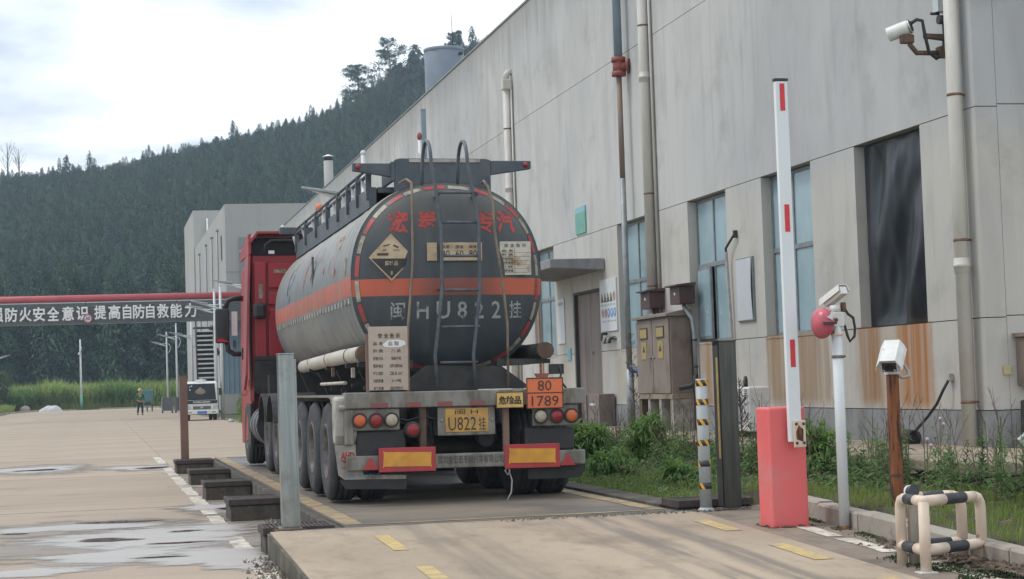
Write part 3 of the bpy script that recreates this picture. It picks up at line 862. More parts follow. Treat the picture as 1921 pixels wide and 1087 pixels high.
# gable that faces the gate
for z0, z1, m, off in ((-.1, .86, M['plinth'], .02), (.86, 2.06, M['wall'], 0), (2.06, 4.77, M['wall'], 0), (4.77, ZU, M['wall'], 0), (ZU, ZT, M['wall'], 0)):
    for xa, xb in ((WX + TH + .003, 20), (20, 30)):
        q = MB(); q.box(xa, xb - GR, Y0 - off, Y0 + .3, z0 + GR / 2, z1 - GR / 2); q.build('wall_panel', m, fac)
q = MB(); q.box(WX + TH + .06, 30, Y0 + .06, Y0 + .28, .3, ZT - .05); q.build('joint_backing', M['gap'], fac)
q = MB(); q.box(WX + TH, 30, Y0 + .3, Y1, ZT - .6, ZT - .5); q.build('roof', M['far_concrete'], fac)
q = MB(); q.box(WX + TH, 30, Y1 - .3, Y1, .3, ZT); q.build('end_wall', M['far_concrete'], fac)
q = MB(); q.box(29.7, 30, Y0 + .3, Y1 - .3, .3, ZT); q.build('back_wall', M['far_concrete'], fac)


def window(y0, y1, tz=3.48, open_leaf=False, split=.45):
    z0, z1 = ZS + .01, ZH - .01
    fx = WX + .17
    t = MB(); w = .055
    ym = y1 - (y1 - y0) * split
    e = .004
    t.box(fx, fx + .06, y0 + e, y0 + w, z0, z1); t.box(fx, fx + .06, y1 - w, y1 - e, z0, z1)
    t.box(fx, fx + .06, y0 + w, y1 - w, z0, z0 + w); t.box(fx, fx + .06, y0 + w, y1 - w, z1 - w, z1)
    t.box(fx - .006, fx + .055, y0 + w, y1 - w, tz - .04, tz + .04)
    t.box(fx - .003, fx + .055, ym - .03, ym + .03, tz + .04, z1 - w)
    t.box(fx - .003, fx + .055, ym - .03, ym + .03, z0 + w, tz - .04)
    fr = t.build('window', M['win_frame'], fac)
    for (a, b, c, d) in ((y0 + w, ym - .03, tz + .04, z1 - w), (ym + .03, y1 - w, tz + .04, z1 - w), (y0 + w, ym - .03, z0 + w, tz - .04), (ym + .03, y1 - w, z0 + w, tz - .04)):
        q = MB()
        if open_leaf and a > ym and d < tz:
            # side-hung leaf standing ajar
            ln = b - a
            q.box(-.02, .02, 0, ln, c, d)
            o = q.build('casement', M['win_frame'], fr); o.location = (fx - .02, b, 0); o.rotation_euler = (0, 0, radians(180 - 3))
            q = MB(); q.box(-.026, .026, .05, ln - .05, c + .05, d - .05)
            o = q.build('pane', M['glass'], fr); o.location = (fx - .02, b, 0); o.rotation_euler = (0, 0, radians(180 - 3))
        else:
            q.box(fx + .02, fx + .03, a, b, c, d); q.build('pane', M['glass'], fr)
    s = MB(); s.box(WX - .01, fx + .02, y0 + .003, y1 - .003, ZS - .035, ZS + .004); s.build('sill', M['wall'], fr)


window(*WIN[1]); window(*WIN[2], open_leaf=True); window(*WIN[3]); window(*WIN[4])
q = MB(); fx = WX + .2
q.box(fx, fx + .05, 23.48, 25.72, ZS, ZS + .06); q.box(fx, fx + .05, 23.48, 25.72, ZH - .07, ZH - .01); q.box(fx, fx + .05, 23.48, 23.54, ZS + .06, ZH - .07); q.box(fx, fx + .05, 25.66, 25.72, ZS + .06, ZH - .07)
q.build('window', M['win_frame'], fac)

# door with two leaves
q = MB(); q.box(WX + .10, WX + .15, DOOR[0] + .06, 41.49, PZ + .02, DOOR[2] - .06); dl = q.build('door', M['door_brown'], fac)
q = MB(); q.box(WX + .085, WX + .1, 41.30, 41.42, 2.0, 2.06); q.build('handle', M['steel_black'], dl)
q = MB(); q.box(WX + .10, WX + .15, 41.51, DOOR[1] - .06, PZ + .02, DOOR[2] - .06); q.build('door', M['door_brown'], fac)
for zz in (2.03,):
    q = MB(); q.box(WX + .094, WX + .1, DOOR[0] + .07, DOOR[1] - .07, zz - .02, zz + .02); q.build('door_rail', M['door_brown'], fac)
q = MB(); q.box(WX + .02, WX + .16, DOOR[0] + .004, DOOR[0] + .055, PZ, DOOR[2] - .004); q.box(WX + .02, WX + .16, DOOR[1] - .055, DOOR[1] - .004, PZ, DOOR[2] - .004); q.box(WX + .02, WX + .16, DOOR[0] + .055, DOOR[1] - .055, DOOR[2] - .055, DOOR[2] - .004)
q.build('door_frame', M['steel_black'], fac)
# canopy
q = MB(); q.prism([(9.75, 3.90), (10.99, 3.84), (10.99, 4.10), (9.75, 4.10)], 'y', 39.75, 44.3); q.build('canopy', M['plinth'], fac, bevel=.02)
# a small step in the wall colour: repaired joint line under the sills is built as the panel gap

# ---- platform along the wall
q = MB(); q.box(9.02, WX - .03, 18.0, 60.0, PZ - .13, PZ); q.build('platform', M['platform'], kind='structure', bevel=.02)
q = MB(); q.box(9.12, WX - .03, 18.1, 60.0, -.1, PZ - .132); q.build('platform_wall', M['platform_wall'], kind='structure')
q = MB(); q.box(10.4, 30.0, 8.0, 21.7, -.1, PZ - .02); q.build('platform_corner', M['platform'], kind='structure')


def verge_z(x, y):
    base = max(.1, ramp_z(y) + .125) if y < 16 else .335 - min(1, (y - 16) / 5) * .2
    t = min(1, max(0, (x - 6.1) / 2.6))
    return base * (1 - t) + .12 * t + .03 * sin(x * 3.1) * sin(y * 2.3) + .02 * sin(x * 7 + y * 5)


mb = MB(); mb.grid(lambda u, v: (6.03 + 3.1 * u, 4 + 41 * v, verge_z(6.03 + 3.1 * u, 4 + 41 * v) if u > 0 else -.1), 40, 200)
mb.grid(lambda u, v: (5.37 + .67 * u, 16.9 + 28.1 * v, .16 + .02 * sin(9 * u + 30 * v)), 6, 90)
mb.build('verge', M['soil'], kind='structure', fix=False)

# ================================================================== FAR BUILDINGS
far = thing('concrete_plant_building', 'pale concrete plant block beyond the red pipeline, with thin downpipes on its side', 'building')
AX, AY, AY2, AZ = 8.5, 125.3, 164.0, 13.95
q = MB(); q.box(AX, AX + .4, AY, AY2, .2, AZ); q.build('side_wall', M['far_concrete'], far)
q = MB(); q.box(AX + .403, 24, AY, AY + .4, .2, AZ); q.build('front_wall', M['far_concrete'], far)
q = MB(); q.box(AX + .4, 24, AY + .4, AY2, AZ - .5, AZ - .4); q.build('roof', M['far_concrete'], far)
q = MB(); q.box(AX + .9, 11, AY - .12, AY - .01, .2, 11.7); q.build('lower_wall', M['plinth'], far)
q = MB(); q.box(AX - .02, AX + 15.5, AY - .02, AY + .42, 9.38, 9.42); q.build('string_course', M['plinth'], far)
for yy, zt in ((131.4, 12.7), (138.0, 12.75), (145.5, 12.8), (155, 12.8)):
    q = MB(); q.cyl((AX - .15, yy, .2), (AX - .15, yy, zt), .065, n=8); q.sphere((AX - .15, yy, zt), .12, 8, 6); q.build('downpipe', M['galv'], far)
for yy, z0, z1 in ((129.2, 10.4, 12.2), (133.5, 7.4, 9.2), (128.4, 6.6, 8.0)):
    q = MB(); q.box(AX - .02, AX + .1, yy - .55, yy + .55, z0, z1); f = q.build('window', M['win_frame'], far)
    q = MB(); q.box(AX - .035, AX - .02, yy - .45, yy + .45, z0 + .1, z1 - .1); q.build('pane', M['dark_inside'], f)
q = MB(); q.box(AX - .12, AX - .01, AY - .02, AY + 38, 0.2, 1.4); q.build('plinth', M['plinth'], far)
q = MB(); q.box(AX - 1.1, AX - .01, 126.5, 133.5, 5.35, 5.95); q.build('canopy', M['far_concrete'], far)
q = MB(); q.box(AX - .7, AX - .02, 127.4, 128.2, 3.9, 4.4); q.build('fan_box', M['rust'], far)
q = MB(); q.box(AX - .5, AX - .3, 127.0, 127.6, .2, 5.34); q.build('pillar', M['white_paint'], far)
q = MB(); q.box(AX - .62, AX - .42, 131.0, 131.6, .2, 5.34); q.build('pillar', M['white_paint'], far)
q = MB(); q.cyl((AX - 1.5, 127.2, 4.0), (AX - .5, 126.8, 4.1), .13, n=8); q.build('duct', M['steel_black'], far)
tall = thing('tower_block', 'taller pale concrete block standing behind the plant block with downpipes', 'building')
q = MB(); q.box(8.4, 8.8, 164.2, 181, .2, 17.3); q.build('side_wall', M['far_concrete'], tall)
q = MB(); q.box(8.803, 20, 164.2, 164.6, .2, 17.3); q.build('front_wall', M['far_concrete'], tall)
q = MB(); q.box(8.8, 20, 164.6, 181, 16.9, 17.0); q.build('roof', M['far_concrete'], tall)
q = MB(); q.cyl((9.6, 164.05, .2), (9.6, 164.05, 16.6), .08, n=8); q.build('downpipe', M['white_paint'], tall)

# blue corrugated shed beside the cab
sh = thing('corrugated_shed', 'blue corrugated sheet shed wall seen just left of the red cab mirror', 'shed')
q = MB(); prof = []
xx = 7.3
while xx < 10.6:
    prof += [(xx, 113.6), (xx + .11, 113.6), (xx + .15, 113.68), (xx + .26, 113.68)]; xx += .30
pp = prof + [(10.6, 113.9), (7.3, 113.9)]
q.prism(pp, 'z', 1.3, 6.2); q.build('wall_sheet', M['blue_clad'], sh)
q = MB(); q.box(7.3, 10.6, 113.62, 113.95, .1, 1.298); q.build('base_wall', M['far_concrete'], sh)
q = MB(); q.box(7.2, 10.8, 113.3, 117, 6.2, 6.35); q.build('roof', M['blue_clad'], sh)
q = MB(); q.box(8.0, 8.15, 113.45, 113.6, 4.1, 4.5); q.build('wall_lamp', M['steel_black'], sh)

# outside stair on the plant block
stair = thing('steel_staircase', 'white stepped outdoor steel staircase against the concrete plant block', 'staircase')
NS = 17
for k in range(NS):
    z = .5 + k * .31; yy = 124.0 + k * .10
    q = MB(); q.box(6.45, 7.55, yy, yy + .30, z, z + .10); q.build('tread', M['white_paint'], stair)
for xs in (6.40, 7.60):
    q = MB(); q.prism([(123.9, .3), (124.2, .3), (125.95, .3 + NS * .31), (125.6, .4 + NS * .31)], 'x', xs - .03, xs + .03); q.build('stringer', M['steel_black'], stair)
    q = MB(); q.tube([(xs, 124.0, 1.5), (xs, 125.6, 1.5 + NS * .30)], .045, 6)
    for k in range(0, NS, 3): q.cyl((xs, 124 + k * .1, .5 + k * .31), (xs, 124 + k * .1, 1.55 + k * .30), .03, n=6)
    q.build('handrail', M['steel_black'], stair)
q = MB(); q.box(6.3, 7.7, 125.8, 127.2, 5.7, 5.8); q.build('landing', M['steel_black'], stair)
q = MB()
for k in range(8): q.box(6.35 + k * .18, 6.40 + k * .18, 125.8, 125.85, 5.8, 6.9)
q.box(6.3, 7.7, 125.79, 125.86, 6.9, 6.97); q.build('balustrade', M['white_paint'], stair)

q = MB(); q.prism([(124.32, .2), (126.0, .2 + NS * .31), (126.0, .2)], 'x', 6.46, 7.54); q.build('tread_gap_backing', M['steel_black'], stair)  # black wedge added so the gaps between the treads look dark
# chimney and silo on the roofs
ch = thing('chimney', 'slim pale flue pipe with a pointed cap rising behind the factory roof edge', 'chimney', (12.4, 100, 10.7))
q = MB(); q.cyl((0, 0, 0), (0, 0, 3.0), .255, n=20); q.build('flue', M['far_concrete'], ch)
q = MB(); q.cyl((0, 0, 3.02), (0, 0, 3.22), .24, n=20); q.build('vent_ring', M['steel_dark'], ch)
q = MB(); q.lathe([(.30, 3.22), (.29, 3.25), (.0, 3.36)], (0, 0, 0), 'z', 20); q.build('cap', M['white_paint'], ch)
si = thing('silo', 'round blue grey steel silo standing above the factory roof against the hill', 'silo', (18.95, 100, 10.7))
q = MB(); q.lathe([(0, 0), (1.09, 0), (1.09, 9.05), (1.07, 9.07)], (0, 0, 0), 'z', 48); q.build('shell', M['silo'], si)
q = MB(); q.lathe([(1.11, 8.95), (1.13, 9.0), (1.13, 9.10), (1.06, 9.14), (0, 9.24)], (0, 0, 0), 'z', 48); q.build('top_rim', M['silo'], si)
q = MB(); q.cyl((.45, -.3, 9.1), (.40, -.3, 11.2), .025, .012, n=6); q.build('antenna', M['steel_black'], si)
q = MB(); q.cyl((.72, -.86, 8.75), (.80, -.98, 8.72), .10, n=10); q.build('inlet', M['steel_black'], si)
q = MB(); q.cyl((-.1, -.9, 9.1), (-.1, -.9, 9.28), .05, n=8); q.build('lug', M['steel_black'], si)

# ================================================================== PIPE BRIDGE WITH THE SLOGAN
pb = thing('pipe_bridge', 'louvred grey pipe bridge across the road with white slogan and red pipeline on top', 'pipe bridge')
BY = 112.0
prof = []
z = 5.66
nr = 17
hh = (6.97 - 5.66) / nr
for k in range(nr):
    prof += [(BY - .12, z + .01), (BY, z + hh * .55), (BY, z + hh * .95)]; z += hh
prof2 = prof + [(BY + .25, 6.97), (BY + .25, 5.66)]
for a, b in ((-14.0, -6.02), (-5.98, -.62), (-.58, 4.62), (4.66, 10.8)):
    q = MB(); q.prism(prof2, 'x', a, b); q.build('louvre_panel', M['louvre'], pb)
q = MB(); q.cyl((-14, BY + .9, 7.17), (10.9, BY + .9, 7.17), .25, n=18); q.build('pipeline', M['pipe_duct_red'], pb)
q = MB(); q.box(-14, 10.9, BY + .3, BY + 1.5, 6.75, 6.85); q.build('deck_tray', M['steel_dirty'], pb)
for xx in (-12.5, 10.3):
    q = MB(); q.box(xx - .2, xx + .2, BY + .4, BY + .8, 0, 5.64); q.build('column', M['galv'], pb)
chars = [('增', -6.55), ('强', -5.62), ('防', -4.82), ('火', -4.03), ('安', -3.26), ('全', -2.46), ('意', -1.62), ('识', -.80),
         ('提', .22), ('高', 1.03), ('自', 1.76), ('防', 2.44), ('自', 3.10), ('救', 3.83), ('能', 4.60), ('力', 5.44)]
for c, xx in chars:
    zz = 6.29 + (.02 if xx > 0 else -.0)
    letters(c, xx, zz, .70 if c != '自' else .50, .84, facing_y(BY - .17), 'slogan_character', M['ink_white'], pb, bev=.028)
sp = thing('speed_limit_sign', 'small round white sign with a red ring hung on the slogan panel', 'sign', (-.50, BY - .2, 5.98))
q = MB(); q.lathe([(0, .02), (.26, .02), (.26, -.02), (0, -.02)], (0, 0, 0), 'y', 28, False); q.build('plate', M['notice_white'], sp)
q = MB(); q.lathe([(.19, -.024), (.255, -.024), (.255, -.03), (.19, -.03), (.19, -.024)], (0, 0, 0), 'y', 28, False); q.build('ring', M['sign_redp'], sp)
letters('30', 0, 0, .24, .2, facing_y(-.032), 'number', M['ink'], sp, bold=.02)

# ================================================================== TANKER TRUCK  (local: x right, y forward, z up from the deck)
T = thing('tanker_truck', 'red cab semi trailer tanker with grey cylindrical tank and orange band, standing on the weighbridge', 'tanker truck', (3.657, 18.73, 0.224), (0, .012, 0))
TA, TB_, TZC, TN = 1.04, 1.04, 2.335, 2.25
TY0, TY1 = .86, 9.62


def sec(t, k=1.0):
    c, s_ = cos(t), sin(t)
    return (TA * k * math.copysign(abs(c) ** (2 / TN), c), TZC + TB_ * k * math.copysign(abs(s_) ** (2 / TN), s_))


NT = 72
# barrel with a few weld ridges
ys = []
def kf(y):
    k = 1.0
    for w, hgt in ((1.25, .012), (1.55, .010), (1.95, .010), (3.4, .006), (4.9, .006), (6.4, .006), (7.9, .006)):
        k += hgt * math.exp(-((y - w) / .035) ** 2)
    return k


ylist = sorted(set([TY0 + .10, TY0 + .12] + [w + d for w in (1.25, 1.55, 1.95, 3.4, 4.9, 6.4, 7.9) for d in (-.09, -.045, -.02, 0, .02, .045, .09)] + [2.6, 5.6, 7.1, 8.7, TY1]))
q = MB(); V = []
for y in ylist:
    k = kf(y)
    V += [(sec(2 * pi * i / NT, k)[0], y, sec(2 * pi * i / NT, k)[1]) for i in range(NT)]
q.add(V, [(j * NT + i, j * NT + (i + 1) % NT, (j + 1) * NT + (i + 1) % NT, (j + 1) * NT + i) for j in range(len(ylist) - 1) for i in range(NT)], True)
q.build('tank_barrel', M['tank_side'], T)


def head_y(x, z):
    r = (abs(x / TA) ** TN + abs((z - TZC) / TB_) ** TN) ** (1 / TN)
    r = min(r, 1.0)
    return TY0 + .105 - .185 * (1 - r ** 2.0) - .075 * (1 - min(1, r / .97) ** 14)


def head(sign, name, m, yend):
    q = MB(); V = []
    ks = [1.0, .995, .985, .97, .95, .92, .88, .82, .74, .64, .52, .38, .22, .06]
    for k in ks:
        for i in range(NT):
            x, z = sec(2 * pi * i / NT, k)
            y = head_y(x, z)
            V.append((x, y if sign < 0 else yend + (TY0 + .105 - y), z))
    Fs = [(j * NT + i, (j + 1) * NT + i, (j + 1) * NT + (i + 1) % NT, j * NT + (i + 1) % NT) for j in range(len(ks) - 1) for i in range(NT)]
    Fs.append(tuple((len(ks) - 1) * NT + i for i in range(NT)))
    q.add(V, Fs, True)
    return q.build(name, m, T)


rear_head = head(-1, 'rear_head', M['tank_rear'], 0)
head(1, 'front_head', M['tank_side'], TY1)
HP = lambda o: (lambda u, v: (u, head_y(u, v) - o, v))          # onto the dished rear head


# reflective tape round the rear head and along the flank
def head_patch(t0, t1, k0, k1, m, n=4):
    q = MB(); V = []
    for i in range(n + 1):
        t = t0 + (t1 - t0) * i / n
        for k in (k0, k1):
            x, z = sec(t, k); V.append((x, head_y(x, z) - .005, z))
    q.add(V, [(2 * i, 2 * i + 1, 2 * i + 3, 2 * i + 2) for i in range(n)])
    q.build('reflective_strip', m, T, fix=False)


NS = 28
for i in range(NS):
    t0 = 2 * pi * (i + .06) / NS; t1 = 2 * pi * (i + .94) / NS
    a = math.degrees((t0 + t1) / 2)
    head_patch(t0, t1, .925, .962, M['sticker_red'] if i % 2 else M['sticker_white'])
# flank
yy = 1.15
while yy < 9.4:
    x, z = -TA * 1.0, 2.11
    xx = -TA * (1 - abs((z - TZC) / TB_) ** TN) ** (1 / TN)
    q = MB(); q.box(xx - .014, xx + .01, yy, yy + .085, z - .030, z + .030); q.build('reflective_strip', M['dirty_white'], T)
    yy += .29
q = MB(); q.box(-TA - .012, -TA + .01, 1.30, 1.40, 2.40, 2.58); q.build('reflective_strip', M['sticker_white'], T)
q = MB(); q.box(-TA * .985 - .012, -TA * .985 + .01, 4.60, 4.70, 2.42, 2.84); q.build('side_bracket', M['ladder'], T)


def SIDE(o):           # v is arc height on the left flank, u runs from front (left) to rear (right)
    def f(u, v):
        t = pi - (v - TZC) / TB_
        x, z = sec(t, 1 + o)
        return (x, -u, z)
    return f


for c, yc in (('腐', 5.3), ('蚀', 3.9), ('品', 2.55)):
    letters(c, -yc, 2.66, 1.0, .48, SIDE(.011), 'side_character', M['stencil_orange'], T, bold=.02)
q = MB(); V = []; P_ = SIDE(.011)
for r in (.20, .30):
    V += [P_(-7.6 + r * 1.15 * cos(2 * pi * i / 28), 2.66 + r * sin(2 * pi * i / 28)) for i in range(28)]
q.add(V, [(i, (i + 1) % 28, 28 + (i + 1) % 28, 28 + i) for i in range(28)]); q.build('side_emblem', M['stencil_blue'], T, fix=False)
letters('罐', -7.6, 2.66, .3, .28, SIDE(.011), 'emblem_character', M['stencil_blue'], T)

# ---- things painted or bolted on the rear head
for c, x in (('宏', -.545), ('泰', -.235), ('专', .40), ('汽', .625)):
    letters(c, x, 2.935, .21, .255, HP(.004), 'head_character', M['stencil_red'], T, bold=.03)
for c, x, w in (('闽', -.57, .15), ('H', -.31, .125), ('U', -.09, .145), ('8', .115, .105), ('2', .30, .10), ('2', .49, .10), ('挂', .71, .14)):
    letters(c, x, 1.985 + .0 * x, w, .185, HP(.004), 'head_number', M['stencil_grey'], T, bold=.012)

# corrosive diamond
dcx, dcz, dw, dh = -.633, 2.55, .240, .252
dy = head_y(dcx, dcz) - .028
q = MB(); q.prism([(dcx - dw, dcz), (dcx, dcz - dh), (dcx + dw, dcz), (dcx, dcz + dh)], 'y', dy, dy + .012); di = q.build('hazard_diamond', M['sign_cream'], T)
k = .9
q = MB(); q.add([(dcx - dw * k, dy - .004, dcz - .012), (dcx, dy - .004, dcz - dh * k), (dcx + dw * k, dy - .004, dcz - .012)], [(0, 1, 2)]); q.build('black_half', M['ink'], di, fix=False)
FY = facing_y(dy - .006)
letters('腐蚀品', dcx, dcz - .062, .14, .05, FY, 'diamond_text', M['sign_cream'], di, bold=.015)
letters('8', dcx, dcz - .165, .022, .042, FY, 'diamond_text', M['sign_cream'], di, bold=.015)


def flat_poly(pts, y, name, m, par):
    q = MB(); q.add([(a, y, b) for a, b in pts], [tuple(range(len(pts)))]); return q.build(name, m, par, fix=False)


yk = dy - .003
flat_poly([(dcx - .15, dcz + .02), (dcx - .03, dcz + .02), (dcx - .03, dcz + .045), (dcx - .15, dcz + .045)], yk, 'pictogram_bar', M['ink_brown'], di)
flat_poly([(dcx - .085, dcz + .115), (dcx - .015, dcz + .130), (dcx - .013, dcz + .142), (dcx - .083, dcz + .127)], yk, 'pictogram_tube', M['ink_brown'], di)
flat_poly([(dcx + .02, dcz + .122), (dcx + .075, dcz + .095), (dcx + .08, dcz + .112), (dcx + .03, dcz + .138)], yk, 'pictogram_hand', M['ink_brown'], di)
for a in (-.1, -.085, -.07, .03, .048, .066, .085):
    flat_poly([(dcx + a, dcz + .065), (dcx + a + .006, dcz + .065), (dcx + a * .8 + .006, dcz + .088), (dcx + a * .8, dcz + .088)], yk, 'pictogram_drop', M['ink_brown'], di)


def plate(x0, x1, z0, z1, y, name, m, par=T, th=.010, bev=0):
    q = MB(); q.box(x0, x1, y, y + th, z0, z1); return q.build(name, m, par, bevel=bev)


# speed panel
sy = head_y(0, 2.6) - .03
s1 = plate(-.260, -.155, 2.508, 2.70, sy, 'speed_panel', M['sign_cream'])
s2 = plate(-.120, .335, 2.508, 2.70, sy, 'speed_panel', M['sign_cream'])
for tx, x, sp_ in (('县道', -.06, '40'), ('国道', .09, '60'), ('高速', .235, '80')):
    letters(tx, x, 2.655, .085, .035, facing_y(sy - .003), 'panel_text', M['ink_faded'], s2, bold=.01)
    letters(sp_, x, 2.582, .085, .072, facing_y(sy - .003), 'panel_number', M['ink'], s2)
# safety notice on the head
ny = head_y(.71, 2.54) - .03
nt_ = plate(.545, .885, 2.355, 2.715, ny, 'safety_notice', M['sign_white_aged'])
letters('安 全 告 示', .715, 2.672, .24, .042, facing_y(ny - .003), 'notice_text', M['ink_faded'], nt_, bold=.015)
for i, tx in enumerate(('品 名', '种 类', '施救方法', '联系电话', '罐体容积', '核载质量')):
    zz = 2.616 - i * .043
    letters(tx, .628, zz, .125, .026, facing_y(ny - .003), 'notice_text', M['ink_faded'], nt_, bold=.02)
    flat_poly([(.555, zz - .022), (.878, zz - .022), (.878, zz - .0195), (.555, zz - .0195)], ny - .003, 'ruled_line', M['ink_faded'], nt_)
flat_poly([(.705, 2.37), (.709, 2.37), (.709, 2.64), (.705, 2.64)], ny - .003, 'ruled_line', M['ink_faded'], nt_)
letters('m³', .85, 2.44, .03, .02, facing_y(ny - .003), 'notice_text', M['ink_faded'], nt_)
letters('T', .855, 2.40, .012, .02, facing_y(ny - .003), 'notice_text', M['ink_faded'], nt_)

# ---- rear ladder over the head
lad = bpy.data.objects.new('ladder', None); COL.objects.link(lad); lad.parent = T
LY = .52


def rail(pts, m=M['ladder'], r=.020):
    q = MB(); q.tube(pts, r, 10); return q.build('ladder_rail', m, lad)


def rail_pts(xtop, xmid, xbot, zt):
    p = [(xtop - .02, LY + .46, 3.30)]
    for i in range(9):
        a = pi * i / 8
        p.append((xtop - .01 + .02 * i / 8, LY + .23 + .21 * cos(a), zt - .24 + .24 * sin(a)))
    p += [(xtop + .03, LY + .01, 3.42), (xmid, LY, 2.85), (xmid + .0, LY, 2.2), (xbot - .02, LY - .0, 1.5), (xbot, LY, 1.10)]
    return p


rail(rail_pts(-.235, -.135, -.205, 3.79)); rail(rail_pts(.155, .268, .205, 3.79))
for z, a, b in ((3.215, -.155, .252), (2.90, -.135, .268), (2.545, -.137, .272), (2.185, -.137, .278), (1.80, -.150, .262), (1.425, -.172, .228)):
    q = MB(); q.cyl((a, LY, z), (b, LY, z), .015, n=10); q.build('rung', M['ladder'], lad)
for z in (3.2, 2.2):
    for x in (-.14, .268):
        q = MB(); q.cyl((x, LY, z), (x, head_y(x, z) + .01, z), .012, n=8); q.build('ladder_bracket', M['ladder'], lad)

# ---- hoses down the head
HR = .0145


def hose(pts, m=M['hose_tan']):
    q = MB(); q.tube(pts, HR, 10); q.build('drain_hose', m, T)


hose([(-.50, .95, 3.36), (-.45, .80, 3.385), (-.41, .70, 3.34), (-.415, .66, 3.1), (-.425, .62, 2.52), (-.452, .60, 2.22), (-.50, .56, 1.80), (-.53, .52, 1.2)])
hose([(.40, .95, 3.36), (.39, .80, 3.37), (.415, .70, 3.30), (.455, .66, 3.13), (.458, .62, 2.85), (.505, .60, 2.46), (.545, .58, 2.09), (.565, .56, 1.82), (.552, .52, 1.15)])

# ---- light bar across the top (rear and front)
def lightbar(y, full):
    q = MB(); q.prism([(-.46, 3.685), (-.40, 3.70), (.56, 3.70), (.62, 3.685), (.62, 3.20), (-.46, 3.20)], 'y', y, y + .10)
    bx = q.build('light_bar', M['frame_grey'], T, bevel=.012)
    q = MB(); q.prism([(-.461, 3.645), (-.925, 3.645), (-.925, 3.56), (-.461, 3.49)], 'y', y + .02, y + .09); q.build('light_bar_arm', M['frame_grey'], bx, bevel=.008)
    q = MB(); q.prism([(.621, 3.68), (1.085, 3.68), (1.085, 3.59), (.621, 3.52)], 'y', y + .02, y + .09); q.build('light_bar_arm', M['frame_grey'], bx, bevel=.008)
    for x, z in ((-.865, 3.603), (1.025, 3.635)):
        q = MB(); q.sphere((x, y + .02, z), (.032, .03, .032), 12, 8); q.build('marker_lamp', M['lamp_red'], bx)


lightbar(1.50, True)
q = MB(); q.box(-.30, .50, 1.488, 1.499, 3.655, 3.690); q.build('frayed_edge', M['dirty_white'], T)
q = MB(); q.prism([(-.46, 3.66), (-.46, 3.45), (-.50, 3.45), (-.50, 3.66)], 'y', 1.50, 2.2); q.build('side_plate', M['frame_grey'], T)
q = MB(); q.prism([(-.95, 3.655), (.95, 3.655), (.95, 3.55), (-.95, 3.545)], 'y', 9.60, 9.72); q.build('front_light_bar', M['frame_grey'], T, bevel=.01)

# ---- walkway and hinged guard rail along the top left
wk = bpy.data.objects.new('walkway', None); COL.objects.link(wk); wk.parent = T
q = MB(); q.box(-.62, .6, 1.7, 9.5, 3.34, 3.40); q.build('tread_plate', M['frame_grey'], wk)
q = MB(); q.prism([(-.72, 3.17), (-.64, 3.17), (-.64, 3.40), (-.72, 3.40)], 'y', 1.7, 9.55); q.build('toe_board', M['frame_grey'], wk)
q = MB(); q.tube([(-.71, 1.6, 3.55), (-.71, 9.5, 3.55)], .022, 8); q.build('guard_rail', M['frame_grey'], wk)
q = MB(); q.tube([(-.71, 1.6, 3.62), (-.71, 9.5, 3.62)], .018, 8); q.build('guard_rail', M['frame_grey'], wk)
for y in (1.75, 2.6, 3.45, 4.4, 5.5, 6.8, 8.1, 9.4):
    q = MB(); q.box(-.75, -.69, y - .03, y + .03, 3.26, 3.56); q.box(-.74, -.70, y - .02, y + .02, 3.56, 3.62); q.build('guard_post', M['frame_grey'], wk)
    q = MB(); q.hexa([(-.735, y + .03, 3.30), (-.705, y + .03, 3.30), (-.705, y + .50, 3.50), (-.735, y + .50, 3.50), (-.735, y + .03, 3.35), (-.705, y + .03, 3.35), (-.705, y + .50, 3.54), (-.735, y + .50, 3.54)]) ; q.build('guard_brace', M['galv'], wk)
for y, x in ((2.4, .1), (4.4, .1), (6.6, .1)):
    q = MB(); q.cyl((x, y, 3.40), (x, y, 3.52), .26, n=20); q.cyl((x, y, 3.52), (x, y, 3.57), .20, n=20); q.build('manhole_cover', M['frame_grey'], wk)
for y, x, r in ((7.3, -.62, .055), (3.0, -.2, .05)):
    q = MB(); q.cyl((x, y, 3.4), (x, y, 3.66), .03, n=10); q.build('valve_stem', M['galv'], T)
    q = MB(); q.sphere((x, y, 3.72), (r, r, r * 1.2), 12, 8); q.build('valve_cap', M['placard_orange'], T)
q = MB(); q.cyl((-.09, 2.0, 3.40), (-.09, 2.0, 3.97), .018, n=10); q.box(-.125, -.10, 1.98, 2.02, 3.72, 3.82); q.build('vent_pipe', M['white_paint'], T)
q = MB(); q.sphere((-.09, 2.0, 4.01), (.030, .030, .048), 12, 8); q.build('vent_cap', M['pipe_red'], T)

# ---- hose tubes on both flanks
for side, m in ((-1, M['hose_cream']), (1, M['steel_dark'])):
    x = side * .965
    q = MB(); q.tube([(x, .56, 1.535), (x, 2.3, 1.535), (x, 4.4, 1.512), (x, 6.4, 1.488)], .083, 18); tb = q.build('hose_tube', m, T)
    q = MB(); q.cyl((x, .50, 1.535), (x, .60, 1.535), .088, n=20); q.build('end_cap', M['rust'], tb)
    for y in (.62, 1.6, 3.4, 5.2):
        q = MB(); q.lathe([(.088, -.015), (.092, -.01), (.092, .01), (.088, .015)], (x, y, 1.532), 'y', 18); q.build('strap', M['steel_dark'], tb)
        q = MB(); q.prism([(side * .45, 1.38), (side * 1.03, 1.40), (side * 1.03, 1.445), (side * .45, 1.46)], 'y', y - .03, y + .03); q.build('tube_bracket', M['steel_dark'], tb)
for y, z, m in ((1.35, 1.35, M['hose_cream']), (3.1, 1.38, M['brown_paint'])):
    q = MB(); q.box(-1.0, -.955, y, y + .03, z - .06, z + .05); q.build('hanging_tag', m, T, bevel=.008)

